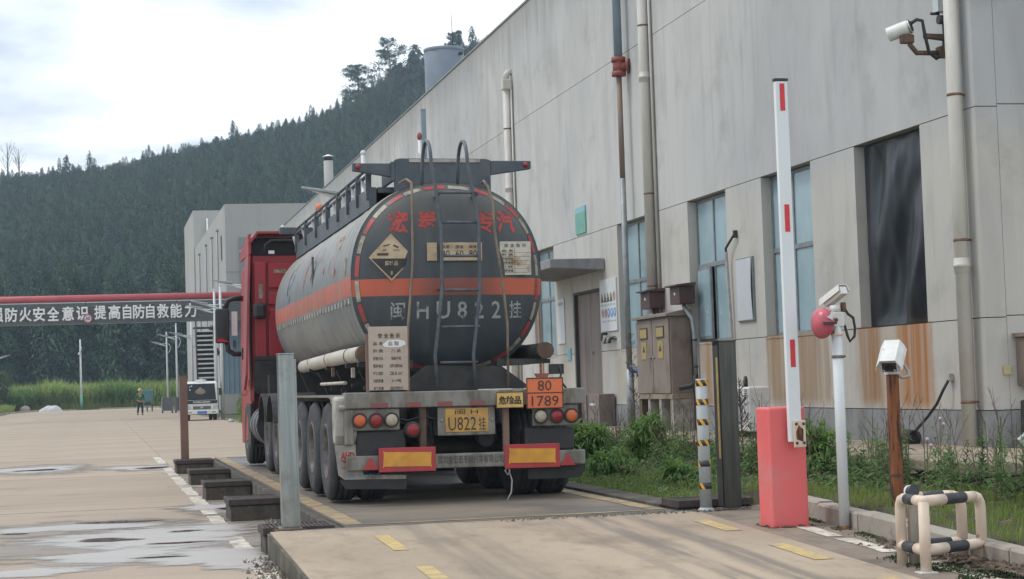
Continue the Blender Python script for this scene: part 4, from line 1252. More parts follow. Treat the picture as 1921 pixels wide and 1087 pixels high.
# ---- rear beam, lamps, plates
q = MB(); q.box(-1.25, 1.25, 0, .10, .968, 1.132); bm_ = q.build('rear_beam', M['steel_dirty'], T, bevel=.012)
for x0, x1, m in ((-.98, -.81, M['sticker_red_faded']), (-.63, -.47, M['sticker_red_faded']), (-.30, -.15, M['sticker_red_faded']), (.04, .18, M['sticker_red_faded'])):
    plate(x0, x1, .976, 1.022, -.004, 'reflective_strip', m, bm_, .003)
for sgn, xs in ((-1, ((-1.102, 'lamp_orange'), (-.934, 'lamp_red'), (-.777, 'lamp_clear'))), (1, ((.774, 'lamp_clear'), (.944, 'lamp_red'), (1.102, 'lamp_orange')))):
    cx = sgn * .935
    q = MB(); q.box(cx - .245, cx + .245, .03, .06, .745, .966); lp = q.build('lamp_panel', M['steel_dirty'], T, bevel=.02)
    for x, m in xs:
        q = MB(); q.lathe([(.072, .03), (.078, .0), (.070, -.012), (.062, -.008)], (x, 0, .848), 'y', 26); lb = q.build('lamp_bezel', M['steel_dark'], lp)
        q = MB(); q.lathe([(.062, .0), (.058, -.010), (.04, -.020), (.0, -.026)], (x, 0, .848), 'y', 26); q.build('lens', M[m], lb)
q = MB(); q.lathe([(.085, .06), (.085, .0), (.06, -.008)], (-.557, .02, .745), 'y', 24); fl = q.build('fog_lamp', M['steel_dark'], T)
q = MB(); q.lathe([(.062, -.006), (.05, -.018), (0, -.026)], (-.557, .02, .745), 'y', 24); q.build('lens', M['lamp_red'], fl)
q = MB(); q.box(-.298, .302, .04, .065, .672, .966); bk = q.build('plate_board', M['steel_dirty'], T, bevel=.02)
np_ = plate(-.22, .228, .708, .950, .028, 'number_plate', M['plate_yellow'], bk, .012, .004)
letters('闽 H', .0, .913, .24, .055, facing_y(.025), 'plate_text', M['ink_brown'], np_)
letters('U822', -.045, .792, .29, .135, facing_y(.025), 'plate_text', M['ink_brown'], np_)
letters('挂', .163, .79, .075, .135, facing_y(.025), 'plate_text', M['ink_brown'], np_)
for x in (-.255, .265):
    q = MB(); q.sphere((x, .036, .83), (.016, .012, .016), 10, 6); q.build('plate_bolt', M['galv'], bk)
for x0 in (-.473, .391):
    q = MB(); q.box(x0, x0 + .058, .05, .12, .46, .967); q.build('bumper_strut', M['rust'] if x0 < 0 else M['brown_paint'], T)
q = MB(); q.box(-1.24, 1.24, 0, .09, .345, .492); ub = q.build('underrun_bar', M['steel_dirty'], T, bevel=.012)
letters('深圳金宏泰专用汽车有限公司', .03, .43, .68, .085, facing_y(-.003), 'maker_text', M['stencil_dark'], ub, bold=.01)
for x0, x1 in ((-.918, -.334), (.380, .962)):
    q = MB(); q.box(x0, x1, -.018, -.002, .322, .568); rb = q.build('reflector_board', M['reflect_red'], T, bevel=.006)
    q = MB(); V = [(x0 + .04, .365), (x0 + .06, .38), (x1 - .06, .372), (x1 - .042, .36), (x1 - .05, .40), (x1 - .045, .52), (x1 - .05, .515), (x0 + .07, .525), (x0 + .045, .535), (x0 + .05, .50)]
    q.prism(V, 'y', -.024, -.019); q.build('yellow_panel', M['reflect_yellow'], rb)
for cx, cz in ((-1.00, .405), (1.045, .39)):
    q = MB(); q.prism([(cx - .078, cz - .055), (cx + .078, cz - .055), (cx, cz + .078)], 'y', -.022, -.002); tr = q.build('warning_triangle', M['reflect_red'], T, bevel=.006)
    q = MB(); q.prism([(cx - .028, cz - .03), (cx + .028, cz - .03), (cx, cz + .018)], 'y', -.026, -.0225); q.build('triangle_centre', M['sticker_red'], tr)
# notice board stood on the beam
nb = plate(-1.0, -.60, 1.150, 1.795, -.004, 'notice_board', M['board_aged'], T, .012)
for x in (-1.012, -.598):
    q = MB(); q.box(x - .016, x + .016, .010, .03, 1.133, 1.72); q.build('board_post', M['brown_paint'], nb)
bt = lambda tx, x, z, w, h, m='ink_faded', bd=.01: letters(tx, x, z, w, h, facing_y(-.007), 'notice_text', M[m], nb, bold=bd)
bt('安 全 告 示', -.79, 1.70, .225, .052, 'ink', .02)
for i, (a, b) in enumerate((('品 名', '盐 酸'), ('种 类', '八 类'), ('施救方法', '强碱中和'), ('联系电话', '0599-8889686'), ('罐体容积', '28.8 m³'), ('核载质量', '31吨'), ('车辆所属', '福建金宏泰物流公司'))):
    z = 1.622 - i * .0755
    bt(a, -.905, z, .10, .036, 'ink_faded', .02)
    if i: bt(b, -.722, z, .13 if len(b) > 4 else .10, .036 if len(b) < 13 else .026)
q = MB(); q.prism([(-.86, 1.61), (-.80, 1.655), (-.70, 1.66), (-.63, 1.645), (-.62, 1.61), (-.68, 1.585), (-.78, 1.582), (-.84, 1.59)], 'y', -.008, -.0055); q.build('white_patch', M['white_paint'], nb)
letters('盐 酸', -.745, 1.622, .11, .045, facing_y(-.0105), 'notice_text', M['ink_faded'], nb)
# orange placard and yellow sign
op = plate(.62, 1.01, .925, 1.245, -.03, 'hazard_placard', M['placard_orange'], T, .012, .004)
for a, b, c, d in ((.62, 1.01, 1.232, 1.245), (.62, 1.01, .925, .936), (.62, .63, .936, 1.232), (1.0, 1.01, .936, 1.232), (.63, 1.0, 1.083, 1.093)):
    plate(a, b, c, d, -.034, 'placard_border', M['ink_brown'], op, .003)
letters('80', .813, 1.163, .145, .105, facing_y(-.036), 'placard_number', M['ink_brown'], op)
letters('1789', .815, 1.005, .285, .105, facing_y(-.036), 'placard_number', M['ink_brown'], op)
q = MB(); q.prism([(.715, 1.288), (.872, 1.288), (.845, 1.247), (.735, 1.247)], 'y', -.03, .02); q.build('beacon_base', M['pipe_red'], op)
wx = plate(.302, .592, .94, 1.105, -.022, 'danger_sign', M['sign_yellow'], T, .012, .003)
for a, b, c, d in ((.302, .592, 1.098, 1.105), (.302, .592, .94, .947), (.302, .309, .947, 1.098), (.585, .592, .947, 1.098)):
    plate(a, b, c, d, -.026, 'sign_border', M['ink'], wx, .003)
letters('危险品', .447, 1.02, .235, .088, facing_y(-.027), 'sign_text', M['ink'], wx, bold=.03)
q = MB(); q.tube([(1.03, .2, 1.37), (1.05, .18, 1.30), (1.02, .15, 1.22), (1.08, .12, 1.13)], .012, 6); q.build('loose_cable', M['cable'], T)
q = MB(); q.box(.93, 1.08, .2, .26, 1.28, 1.385); q.build('tube_bracket', M['steel_dark'], T)
# pull cord hanging from the bumper
q = MB(); q.tube([(.42, .03, .345), (.39, .02, .30), (.415, .02, .255), (.44, .02, .30), (.425, .03, .33), (.46, .02, .20), (.45, .02, .08), (.40, .01, -.01)], .008, 6); q.build('pull_cord', M['conduit'], T)

# ---- chassis
for x in (-.46, .38):
    q = MB(); q.box(x, x + .08, .12, 9.3, .78, 1.06); q.build('chassis_rail', M['steel_dark'], T)
q = MB(); q.prism([(-.30, 1.40), (.50, 1.38), (.82, 1.14), (-.66, 1.14)], 'y', .60, .66); q.build('saddle_plate', M['steel_dark'], T)
for y in (2.6, 4.6, 6.6, 8.8):
    q = MB(); q.prism([(-.85, 1.62), (-.5, 1.36), (.5, 1.36), (.85, 1.62), (.60, 1.05), (-.60, 1.05)], 'y', y - .04, y + .04); q.build('saddle_plate', M['steel_dark'], T)
q = MB(); q.box(-1.15, 1.15, .25, 1.0, 1.085, 1.13); q.build('rear_platform', M['steel_dirty'], T)
for y in (.95, 2.26, 3.57):
    q = MB(); q.cyl((-1.0, y, .52), (1.0, y, .52), .075, n=12); q.build('axle', M['steel_dark'], T)
for x in (-.42, .42):
    for y in (1.6, 2.9):
        q = MB(); q.prism([(y - .45, .70), (y, .78), (y + .45, .70), (y + .45, .62), (y, .70), (y - .45, .62)], 'x', x - .045, x + .045); q.build('leaf_spring', M['steel_dark'], T)
for x in (-.34, .30, .72, -.72):
    q = MB(); q.cyl((x, .50, .62), (x, .75, .62), .085, n=14); q.build('brake_chamber', M['steel_dark'], T)
q = MB(); q.box(-1.13, -.62, .10, .14, .45, .74); q.build('splash_plate', M['black'], T, bevel=.015)
q = MB(); q.box(.62, 1.15, .10, .14, .50, .73); q.build('splash_plate', M['black'], T, bevel=.015)
q = MB(); q.cyl((.62, .22, .62), (1.12, .22, .62), .10, n=18); q.build('air_tank', M['black'], T)
q = MB(); q.tube([(-.70, .08, .86), (-.6, .06, .84), (-.45, .06, .88)], .008, 6); q.tube([(-.42, .06, .88), (-.36, .06, .855), (-.29, .06, .84)], .008, 6); q.build('wiring', M['cable'], T)
for x in (-.95, .95):
    q = MB(); q.box(x - .06, x + .06, 5.9, 6.05, .15, .95); q.box(x - .13, x + .13, 5.85, 6.1, .10, .15); q.build('landing_leg', M['steel_dark'], T)
q = MB(); q.box(-1.18, -1.12, 4.35, 7.0, .62, .70); q.box(-1.18, -1.12, 4.35, 7.0, .84, .92)
for y in (4.5, 5.5, 6.8): q.box(-1.12, -1.08, y, y + .05, .6, 1.05)
q.build('side_guard', M['steel_dirty'], T)
q = MB(); q.box(-1.05, -.5, 4.6, 5.6, .62, 1.05); q.build('tool_box', M['steel_dark'], T, bevel=.02)
q = MB(); q.cyl((-.98, 2.0, 1.24), (-.98, 4.3, 1.24), .02, n=8); q.build('hand_line', M['hose_cream'], T)
for y, z in ((1.1, 1.22), (2.1, 1.25), (3.0, 1.2), (4.0, 1.22)):
    q = MB(); q.prism([(-.9, z - .06), (-.4, z + .1), (-.4, z + .14), (-.9, z - .02)], 'y', y - .03, y + .03); q.build('outrigger', M['steel_dark'], T)

# mudguards over the trailer bogie, tail fender and flaps
for sgn in (-1, 1):
    xo, xi = (sgn * 1.315 - .035, sgn * .66) if sgn < 0 else (sgn * .62, sgn * 1.24)
    xa, xb = min(xo, xi), max(xo, xi)
    q = MB(); poly = [(.30, 1.02), (.36, 1.085), (.60, 1.105), (4.25, 1.105), (4.4, 1.03), (4.38, 1.02), (4.24, 1.085), (.60, 1.085), (.38, 1.065), (.32, 1.01)]
    q.prism(poly, 'x', xa, xb); q.build('mudguard', M['steel_dirty'], T)
q = MB(); q.prism([(.06, 1.08), (.30, 1.10), (.38, 1.02), (.33, .66), (.26, .60), (.14, .60), (.07, .70)], 'x', -1.34, -1.12); q.build('tail_fender', M['dirty_white'], T, bevel=.03)
q = MB(); q.box(-1.255, -1.16, .02, .10, .60, .967); q.build('beam_end_post', M['steel_dirty'], T, bevel=.015)
q = MB(); q.cyl((-1.31, .03, .98), (-1.20, .03, .98), .028, n=10); q.build('hinge_pin', M['steel_dirty'], T)
fl_ = MB(); fl_.prism([(-1.345, .605), (-1.10, .61), (-1.06, .30), (-.62, .285), (-.62, .245), (-1.25, .255), (-1.31, .30)], 'y', .12, .135); fl_ = fl_.build('mud_flap', M['dirty_white'], T)
letters('AHD', -1.215, .495, .14, .075, facing_y(.117), 'flap_mark', M['sticker_red'], fl_, bold=.05)
q = MB(); q.add([(-1.29, .117, .45), (-1.15, .117, .45), (-1.22, .117, .41)], [(0, 2, 1)]); q.build('flap_mark', M['sticker_red'], fl_, fix=False)
letters('HOMAN', -1.22, .375, .13, .026, facing_y(.117), 'flap_mark', M['sticker_red'], fl_)
letters('☎ 85-312', -1.06, .295, .34, .042, facing_y(.117), 'flap_mark', M['sign_blue'], fl_)
q = MB(); q.prism([(.66, .32), (1.27, .34), (1.27, .27), (1.20, .20), (.66, .20)], 'y', .14, .16); q.build('mud_flap', M['black'], T)
q = MB(); q.prism([(-1.30, .25), (-.62, .24), (-.62, .14), (-1.24, .16)], 'y', .125, .14); q.build('mud_flap', M['black'], T)

# ---- wheels
WR, WW = .52, .285
prof = [(.29, 0), (.34, -.005), (.42, -.012), (.475, .0), (.505, .025), (WR, .05), (WR, .075), (WR - .014, .078), (WR - .014, .088), (WR, .091), (WR, .135), (WR - .014, .138), (WR - .014, .148), (WR, .151),
        (WR, .195), (WR - .014, .198), (WR - .014, .208), (WR, .211), (WR, .235), (.505, .26), (.475, .285), (.42, .297), (.34, .29), (.29, .285)]
q = MB(); q.lathe(prof, (0, 0, 0), 'x', 40); TY_ME = q.mesh('wheel'); TY_ME.materials.append(M['rubber'])
q = MB(); q.lathe([(.29, .285), (.295, .0), (.27, -.006), (.25, .03), (.22, .11), (.15, .12), (.14, .06), (.10, .045), (0, .045)], (0, 0, 0), 'x', 32); RM_ME = q.mesh('rim'); RM_ME.materials.append(M['rim'])
q = MB()
for k in range(10): q.cyl((.09, .185 * cos(2 * pi * k / 10), .185 * sin(2 * pi * k / 10)), (.125, .185 * cos(2 * pi * k / 10), .185 * sin(2 * pi * k / 10)), .018, n=6)
NUT_ME = q.mesh('wheel_nuts'); NUT_ME.materials.append(M['rim'])


def wheel(x, y, flip):
    w = bpy.data.objects.new('wheel', TY_ME); COL.objects.link(w); w.parent = T; w.location = (x, y, WR)
    w.rotation_euler = (R(0, 6), 0, pi if flip else 0)
    r = bpy.data.objects.new('rim', RM_ME); COL.objects.link(r); r.parent = w
    n_ = bpy.data.objects.new('wheel_nuts', NUT_ME); COL.objects.link(n_); n_.parent = w; n_['kind'] = 'stuff'


for y in (.95, 2.26, 3.57):
    wheel(-1.335, y, False); wheel(-1.01, y, False); wheel(1.215, y, True); wheel(.89, y, True)
for y in (7.25, 8.60):
    wheel(-1.275, y, False); wheel(-.95, y, False); wheel(1.235, y, True); wheel(.91, y, True)
wheel(-1.31, 11.9, False); wheel(1.22, 11.9, True)

# ---- tractor
cab = bpy.data.objects.new('cab', None); COL.objects.link(cab); cab.parent = T; cab.location = (-.11, 0, 0)
q = MB(); q.prism([(10.57, 1.12), (12.9, 1.12), (13.0, 1.75), (12.62, 3.20), (10.57, 3.30)], 'x', -1.21, 1.21); q.build('cab_shell', M['cab_red'], cab, bevel=.03)
q = MB(); q.prism([(10.9, .45), (12.98, .32), (13.05, 1.0), (13.0, 1.118), (10.9, 1.118)], 'x', -1.20, -1.05); q.prism([(10.9, .45), (12.98, .32), (13.05, 1.0), (13.0, 1.118), (10.9, 1.118)], 'x', 1.05, 1.20)
q.box(-1.05, 1.05, 12.6, 13.05, .32, 1.118); q.build('cab_skirt', M['cab_red'], cab)
# rear wall pressings
for a, b, c, d in ((-.95, 1.0, 2.52, 2.72), (-.95, 1.0, 1.55, 2.46), (-.95, 1.0, 2.78, 3.18)):
    q = MB(); q.box(a, b, 10.53, 10.569, c, d); q.build('rear_panel', M['cab_red'], cab, bevel=.018)
q = MB(); q.box(-1.17, -.98, 10.50, 10.569, 1.3, 3.2); q.build('corner_post', M['cab_red'], cab, bevel=.02)
q = MB(); q.box(1.02, 1.17, 10.50, 10.569, 1.3, 3.2); q.build('corner_post', M['cab_red'], cab, bevel=.02)
for a, c in ((-.86, 3.02), (-.50, 3.03)):
    q = MB(); q.box(a, a + .19, 10.522, 10.528, c, c + .055); q.build('reflective_strip', M['sticker_white'], cab)
q = MB(); q.box(-1.10, -1.04, 10.492, 10.498, 2.62, 2.84); q.build('reflective_strip', M['sticker_white'], cab)
q = MB(); q.box(-1.19, 1.19, 10.46, 10.565, 1.13, 1.66); q.build('rear_shade_panel', M['steel_dark'], cab)  # dark panel stands in for the shading low on the cab back
q = MB(); q.box(-1.19, 1.19, 10.44, 10.49, 1.665, 1.72); q.build('shade_panel_lip', M['black'], cab)
# roof fairing: an open shell
q = MB(); q.prism([(10.40, 3.31), (12.2, 3.31), (12.0, 3.45), (10.40, 3.62)], 'x', -1.26, -1.22); q.build('fairing_side', M['cab_red'], cab)
q = MB(); q.prism([(10.40, 3.31), (12.2, 3.31), (12.0, 3.45), (10.40, 3.62)], 'x', 1.22, 1.26); q.build('fairing_side', M['cab_red'], cab)
q = MB(); q.prism([(-1.26, 3.50), (-1.13, 3.66), (1.13, 3.66), (1.26, 3.50), (1.22, 3.48), (1.11, 3.625), (-1.11, 3.625), (-1.22, 3.48)], 'y', 10.36, 11.2)
q.prism([(11.2, 3.625), (12.3, 3.36), (12.3, 3.40), (11.2, 3.66)], 'x', -1.13, 1.13); q.build('fairing_roof', M['cab_red'], cab)
q = MB(); q.box(-1.21, 1.21, 10.9, 10.95, 3.31, 3.60); q.build('fairing_back', M['black'], cab)
q = MB(); q.tube([(-1.0, 10.4, 3.31), (-1.0, 10.4, 3.45), (-.9, 10.4, 3.52), (.9, 10.4, 3.52)], .025, 8); q.build('fairing_frame', M['black'], cab)
q = MB(); q.box(-.40, .5, 10.40, 10.62, 3.31, 3.45); q.build('roof_box', M['cab_red_faded'], cab, bevel=.03)
q = MB(); q.box(-.95, -.86, 10.38, 10.42, 3.31, 3.36); q.build('bracket', M['white_paint'], cab)
# side deflector
for sg in (-1, 1):
    x = sg * 1.235
    pd = [(10.42, 1.42), (10.70, 1.20), (11.2, 1.20), (11.2, 3.30), (10.45, 3.52)]
    q = MB(); off = lambda z: sg * (1.235 + .085 * max(0, (3.3 - z) / 2.1))
    V = [(off(z) - .018, y, z) for y, z in pd] + [(off(z) + .018, y, z) for y, z in pd]
    q.add(V, [(0, 1, 2, 3, 4), (9, 8, 7, 6, 5)] + [(i, (i + 1) % 5, 5 + (i + 1) % 5, 5 + i) for i in range(5)])
    q.build('side_deflector', M['cab_red_faded'] if sg < 0 else M['cab_red'], cab)
q = MB(); q.box(-1.335, -1.31, 11.0, 11.16, 1.68, 1.86); q.build('side_vent', M['black'], cab)
q = MB(); q.box(-1.275, -1.215, 10.25, 11.0, 1.02, 1.195); q.build('orange_marker', M['cab_red_faded'], cab)
q = MB(); q.sphere((-1.262, 10.6, 1.30), (.012, .10, .06), 10, 6); q.build('side_lamp', M['lamp_orange'], cab)
q = MB(); q.box(-1.20, -1.0, 10.32, 10.50, 2.30, 2.55); q.build('air_intake', M['black'], cab, bevel=.05)
q = MB(); q.box(-1.0, 1.0, 10.0, 10.5, .95, 1.42); q.build('engine_cover', M['steel_dark'], cab)
q = MB(); q.box(-.55, -.30, 10.2, 10.5, 1.42, 2.1); q.build('air_filter', M['black'], cab, bevel=.04)
q = MB(); q.tube([(-.72, 10.4, 2.0), (-.74, 10.35, 1.6), (-.68, 10.3, 1.3)], .03, 8); q.build('air_line', M['cable'], cab)
for x in (-.44, .36):
    q = MB(); q.box(x, x + .08, 6.3, 12.6, .66, .90); q.build('tractor_rail', M['steel_dark'], cab)
q = MB(); q.cyl((-.95, 9.35, .66), (-.95, 10.6, .66), .30, n=22); q.build('fuel_tank', M['black'], cab)
for y in (9.5, 10.0, 10.5):
    q = MB(); q.lathe([(.305, -.02), (.312, -.015), (.312, .015), (.305, .02)], (-.95, y, .66), 'y', 22); q.build('tank_strap', M['galv'], cab)
q = MB(); q.box(-1.24, -1.19, 10.7, 11.15, .30, .98); q.box(-1.24, -.8, 10.75, 11.1, .55, .60); q.box(-1.24, -.8, 10.75, 11.1, .30, .35); q.build('step', M['black'], cab)
for y in (7.25, 8.60):
    for sg in (-1, 1):
        q = MB(); P1 = []; 
        for i in range(13):
            a = radians(20 + 140 * i / 12); P1.append((y + .60 * cos(a), .54 + .60 * sin(a)))
        for i in range(12, -1, -1):
            a = radians(20 + 140 * i / 12); P1.append((y + .57 * cos(a), .54 + .57 * sin(a)))
        xa, xb = sorted((sg * 1.25, sg * .62)); q.prism(P1, 'x', xa, xb); q.build('rear_mudguard', M['black'], cab)
q = MB(); P1 = []
for i in range(13):
    a = radians(10 + 160 * i / 12); P1.append((11.9 + .66 * cos(a), .50 + .62 * sin(a)))
P1 += [(11.22, 1.118), (12.58, 1.118)]
# mirror
mr = bpy.data.objects.new('mirror', None); COL.objects.link(mr); mr.parent = cab
q = MB(); q.box(-1.665, -1.44, 12.30, 12.42, 1.98, 2.55); q.build('housing', M['black'], mr, bevel=.03)
q = MB(); q.box(-1.645, -1.46, 12.29, 12.299, 2.04, 2.52); q.build('glass', M['lens'], mr)
q = MB(); q.prism([(-1.64, 2.06), (-1.64, 2.00), (-1.46, 1.995), (-1.46, 2.01), (-1.56, 2.06)], 'y', 12.28, 12.288); q.build('red_reflection', M['cab_red'], mr)
q = MB(); q.tube([(-1.20, 12.4, 2.72), (-1.36, 12.4, 2.72), (-1.46, 12.38, 2.68), (-1.50, 12.38, 2.54)], .045, 10); q.build('upper_arm', M['black'], mr)
q = MB(); q.tube([(-1.20, 12.4, 1.80), (-1.36, 12.4, 1.80), (-1.46, 12.38, 1.86), (-1.48, 12.38, 2.0)], .045, 10); q.build('lower_arm', M['black'], mr)
q = MB(); q.box(-1.40, -1.30, 12.34, 12.40, 2.1, 2.5); q.build('small_mirror', M['white_paint'], mr, bevel=.01)

# ================================================================== THINGS ON THE FACTORY WALL
def downpipe(y, zb, zt, r, label, x=10.86, clamps=(), sockets=(), top_elbow=False, extra=False):
    t = thing('downpipe', label, 'downpipe', (x, y, 0), group='rain downpipes on the factory wall')
    q = MB(); q.cyl((0, 0, zb), (0, 0, zt), r, n=20); q.build('pipe', M['downpipe'], t)
    for z in sockets:
        q = MB(); q.lathe([(r + .001, -.10), (r + .012, -.09), (r + .012, -.02), (r + .02, -.015), (r + .02, .02), (r + .012, .025), (r + .012, .09), (r + .001, .10)], (0, 0, z), 'z', 20); q.build('socket', M['downpipe'], t)
    for z in clamps:
        q = MB(); q.lathe([(r + .001, -.018), (r + .006, -.015), (r + .006, .015), (r + .001, .018)], (0, 0, z), 'z', 20); q.box(r, .145, -.012, .012, z - .014, z + .014); q.build('clamp', M['clamp'], t)
    if top_elbow:
        q = MB(); q.box(-.13, .13, -.15, .13, zt, zt + .28); q.build('hopper', M['downpipe'], t, bevel=.03)
        q = MB(); q.tube([(0, 0, zt + .27), (0, 0, zt + .40), (.05, 0, zt + .47), (.14, 0, zt + .49)], .085, 14); q.build('elbow', M['downpipe'], t)
    if extra:
        q = MB(); q.cyl((.09, -r - .05, zb), (.09, -r - .05, zt), .028, n=10); q.build('thin_pipe', M['downpipe'], t)
    return t


downpipe(22.08, PZ - .02, 8.0, .095, 'cream downpipe at the factory corner beside the black sheeted window', clamps=(4.93, 3.05, .97), sockets=(2.72,), x=10.86)
downpipe(35.75, 2.70, 12, .105, 'cream downpipe rising from behind the brown electrical cabinet', clamps=(8.5, 5.1, 3.25), sockets=(7.45,), extra=True)
downpipe(48.5, PZ, 9.25, .11, 'cream downpipe with a hopper head right above the tanker light bar', clamps=(8.2, 5.9), sockets=(6.6,), top_elbow=True, extra=True)

fp = thing('fire_pipe', 'blue and rusty riser pipe with red tee fitting between the door and cabinet', 'pipe', (10.80, 37.4, 0))
q = MB(); q.cyl((0, 0, 8.12), (0, 0, 12.4), .088, n=18); q.build('upper_pipe', M['pipe_blue'], fp)
q = MB(); q.cyl((0, 0, 7.78), (0, 0, 8.12), .125, n=18); q.cyl((0, 0, 7.95), (.2, -.12, 7.95), .10, n=16); tee = q.build('tee', M['pipe_red'], fp)
for z in (8.10, 7.80):
    q = MB(); q.cyl((0, 0, z - .05), (0, 0, z + .05), .15, n=18); q.build('flange', M['pipe_red'], tee)
q = MB(); q.cyl((.17, -.1, 7.95), (.21, -.125, 7.95), .16, n=16); q.build('wall_flange', M['pipe_red'], tee)
q = MB(); q.cyl((0, 0, 5.6), (0, 0, 7.76), .058, n=14); q.build('middle_pipe', M['pipe_rust'], fp)
q = MB(); q.cyl((0, 0, 1.62), (0, 0, 5.6), .062, n=14); q.build('lower_pipe', M['galv'], fp)
q = MB(); q.cyl((0, 0, PZ), (0, 0, 1.62), .085, n=14); q.build('foot_pipe', M['galv'], fp)
vw = thing('gate_valve', 'small blue hand wheel valve on the riser pipe left of the brown cabinet', 'valve', (10.72, 36.35, 1.56))
q = MB(); q.cyl((0, 0, -1.14), (0, 0, -.1), .055, n=12); q.tube([(0, 0, .1), (0, 0, .38), (.06, -.02, .44), (.22, -.02, .44)], .055, 12); q.build('pipe', M['galv'], vw)
q = MB(); q.cyl((0, 0, -.1), (0, 0, .1), .085, n=14); q.cyl((0, 0, 0), (-.16, .1, 0), .04, n=10); q.build('body', M['blue_valve'], vw)
q = MB(); q.lathe([(.10, -.015), (.125, 0), (.10, .015), (.08, 0), (.10, -.015)], (-.17, .1, 0), 'x', 18); q.box(-.178, -.162, -.0, .2, -.012, .012); q.build('hand_wheel', M['blue_valve'], vw)

# electrical cabinet on a concrete stand
eb = thing('electrical_cabinet', 'tall brown two door electrical cabinet with yellow labels on open concrete legs', 'cabinet', (10.75, 34.75, 0))
cx0, cx1, cy0, cy1, cz0, cz1 = -.20, .21, -1.06, 1.15, 1.08, 2.57
q = MB(); q.box(cx0, cx1, cy0, cy1, cz0, cz1); q.build('body', M['cabinet'], eb, bevel=.012)
for (a, b) in ((.06, 1.12), (-1.03, .02)):
    q = MB(); q.box(cx0 - .03, cx0 - .002, a, b, cz0 + .03, cz1 - .04); dr = q.build('door', M['cabinet'], eb, bevel=.008)
    q = MB(); yk = a + .08 if a > -.5 else b - .10; q.cyl((cx0 - .03, yk, 1.80), (cx0 - .075, yk, 1.80), .022, n=8); q.build('handle', M['galv'], dr)
    ym = (a + b) / 2
    q = MB(); q.box(cx0 - .042, cx0 - .031, ym - .26, ym + .26, 2.17, 2.40); f = q.build('label_frame', M['ink_brown'], dr)
    q = MB(); q.box(cx0 - .047, cx0 - .043, ym - .22, ym + .22, 2.20, 2.37); q.build('label', M['label_yellow'], dr)
    q = MB(); q.box(cx0 - .040, cx0 - .031, ym - .17, ym + .17, 1.78, 2.12); q.build('warning_label', M['label_yellow'], dr)
    q = MB(); q.add([(cx0 - .044, ym - .09, 1.92), (cx0 - .044, ym + .09, 1.92), (cx0 - .044, ym, 2.05)], [(0, 1, 2)]); q.build('warning_mark', M['ink_brown'], dr, fix=False)
q = MB(); q.prism([(cx0 - .10, cz1 + .002), (cx1, cz1 + .002), (cx1, cz1 + .12), (.05, cz1 + .11), (cx0 - .10, cz1 + .045)], 'y', cy0 - .08, cy1 + .10); q.build('roof', M['cabinet'], eb)
q = MB(); q.box(cx0 - .02, cx1, cy0 - .03, cy1 + .03, 1.0, 1.098); q.build('stand_top', M['platform'], eb, bevel=.01)
for (a, b) in ((cy0 - .02, cy0 + .16), (-.32, -.18), (.40, .56), (cy1 - .16, cy1 + .02)):
    q = MB(); q.box(cx0, cx1, a, b, PZ, .998); q.build('leg', M['rust'] if a > .5 else M['dirty_white'], eb)
q = MB(); q.box(cx1 - .05, cx1, cy0 + .2, cy1 - .2, PZ, .998); q.build('stand_back', M['dark_inside'], eb)
for (yc, zz, lab) in ((35.7, 2.76, 'left hand small maroon meter box above the brown cabinet'), (33.75, 2.76, 'right hand small maroon meter box above the brown cabinet beside the window')):
    mbx = thing('meter_box', lab, 'meter box', (10.82, yc, zz), group='small maroon boxes above the cabinet')
    q = MB(); q.box(-.14, .17, -.30, .30, 0.03, .36); q.build('body', M['meter_box'], mbx, bevel=.008)
    q = MB(); q.prism([(-.22, .362), (.17, .362), (.17, .43), (-.22, .39)], 'y', -.36, .36); q.build('lid', M['meter_box'], mbx)
    q = MB(); q.box(-.146, -.141, -.05, .03, .20, .25); q.build('label', M['notice_white'], mbx)
    q = MB(); q.tube([(0, -.1, .03), (0, -.12, -.06), (.03, -.1, -.14)], .03, 8); q.build('cable', M['cable'], mbx)
cd = thing('conduit', 'grey conduit with a black elbow running down beside the brown cabinet', 'conduit')
q = MB(); q.tube([(10.82, 33.65, 2.76), (10.84, 33.52, 2.64), (10.9, 33.42, 2.5), (10.93, 33.40, 2.2), (10.93, 33.40, 1.45)], .04, 10); q.build('pipe', M['galv'], cd)
q = MB(); q.tube([(10.93, 33.40, 1.45), (10.92, 33.42, 1.32), (10.85, 33.46, 1.24), (10.62, 33.5, 1.2)], .05, 10); q.build('elbow', M['cable'], cd)
for z in (2.1, 1.6):
    q = MB(); q.lathe([(.04, -.02), (.05, -.015), (.05, .015), (.04, .02)], (10.93, 33.40, z), 'z', 12); q.build('clamp', M['steel_black'], cd)

# flexible conduit and the bowed board by the third window
fx_ = thing('flexible_conduit', 'white ribbed conduit hanging beside the half open window', 'conduit')
pts = [(10.93, 31.0, 3.86), (10.92, 31.15, 3.78), (10.90, 31.35, 3.66), (10.92, 31.38, 3.42), (10.93, 31.36, 2.9), (10.95, 31.33, 2.03)]
pp = []
for a, b in zip(pts[:-1], pts[1:]):
    n = max(2, int((Vector(b) - Vector(a)).length / .03))
    for i in range(n): pp.append(Vector(a).lerp(Vector(b), i / n))
q = MB(); k0 = 14; q.tube(pp[k0:], [.026 if i % 2 else .034 for i in range(len(pp) - k0)], 8); q.build('hose', M['conduit'], fx_)
q = MB(); q.tube(pp[:k0 + 1], .022, 8); q.build('boot', M['steel_black'], fx_)
q = MB(); q.box(10.93, 10.995, 30.97, 31.04, 3.82, 3.95); q.build('wall_clip', M['steel_black'], fx_)
bb = thing('blank_board', 'pale bowed board fixed to the wall between two blue windows', 'board')
q = MB(); q.grid(lambda u, v: (10.955 - .018 * sin(pi * v) * u, 31.02 - .78 * u, 2.36 + 1.06 * v), 6, 8); 
q.build('panel', M['panel_pale'], bb)
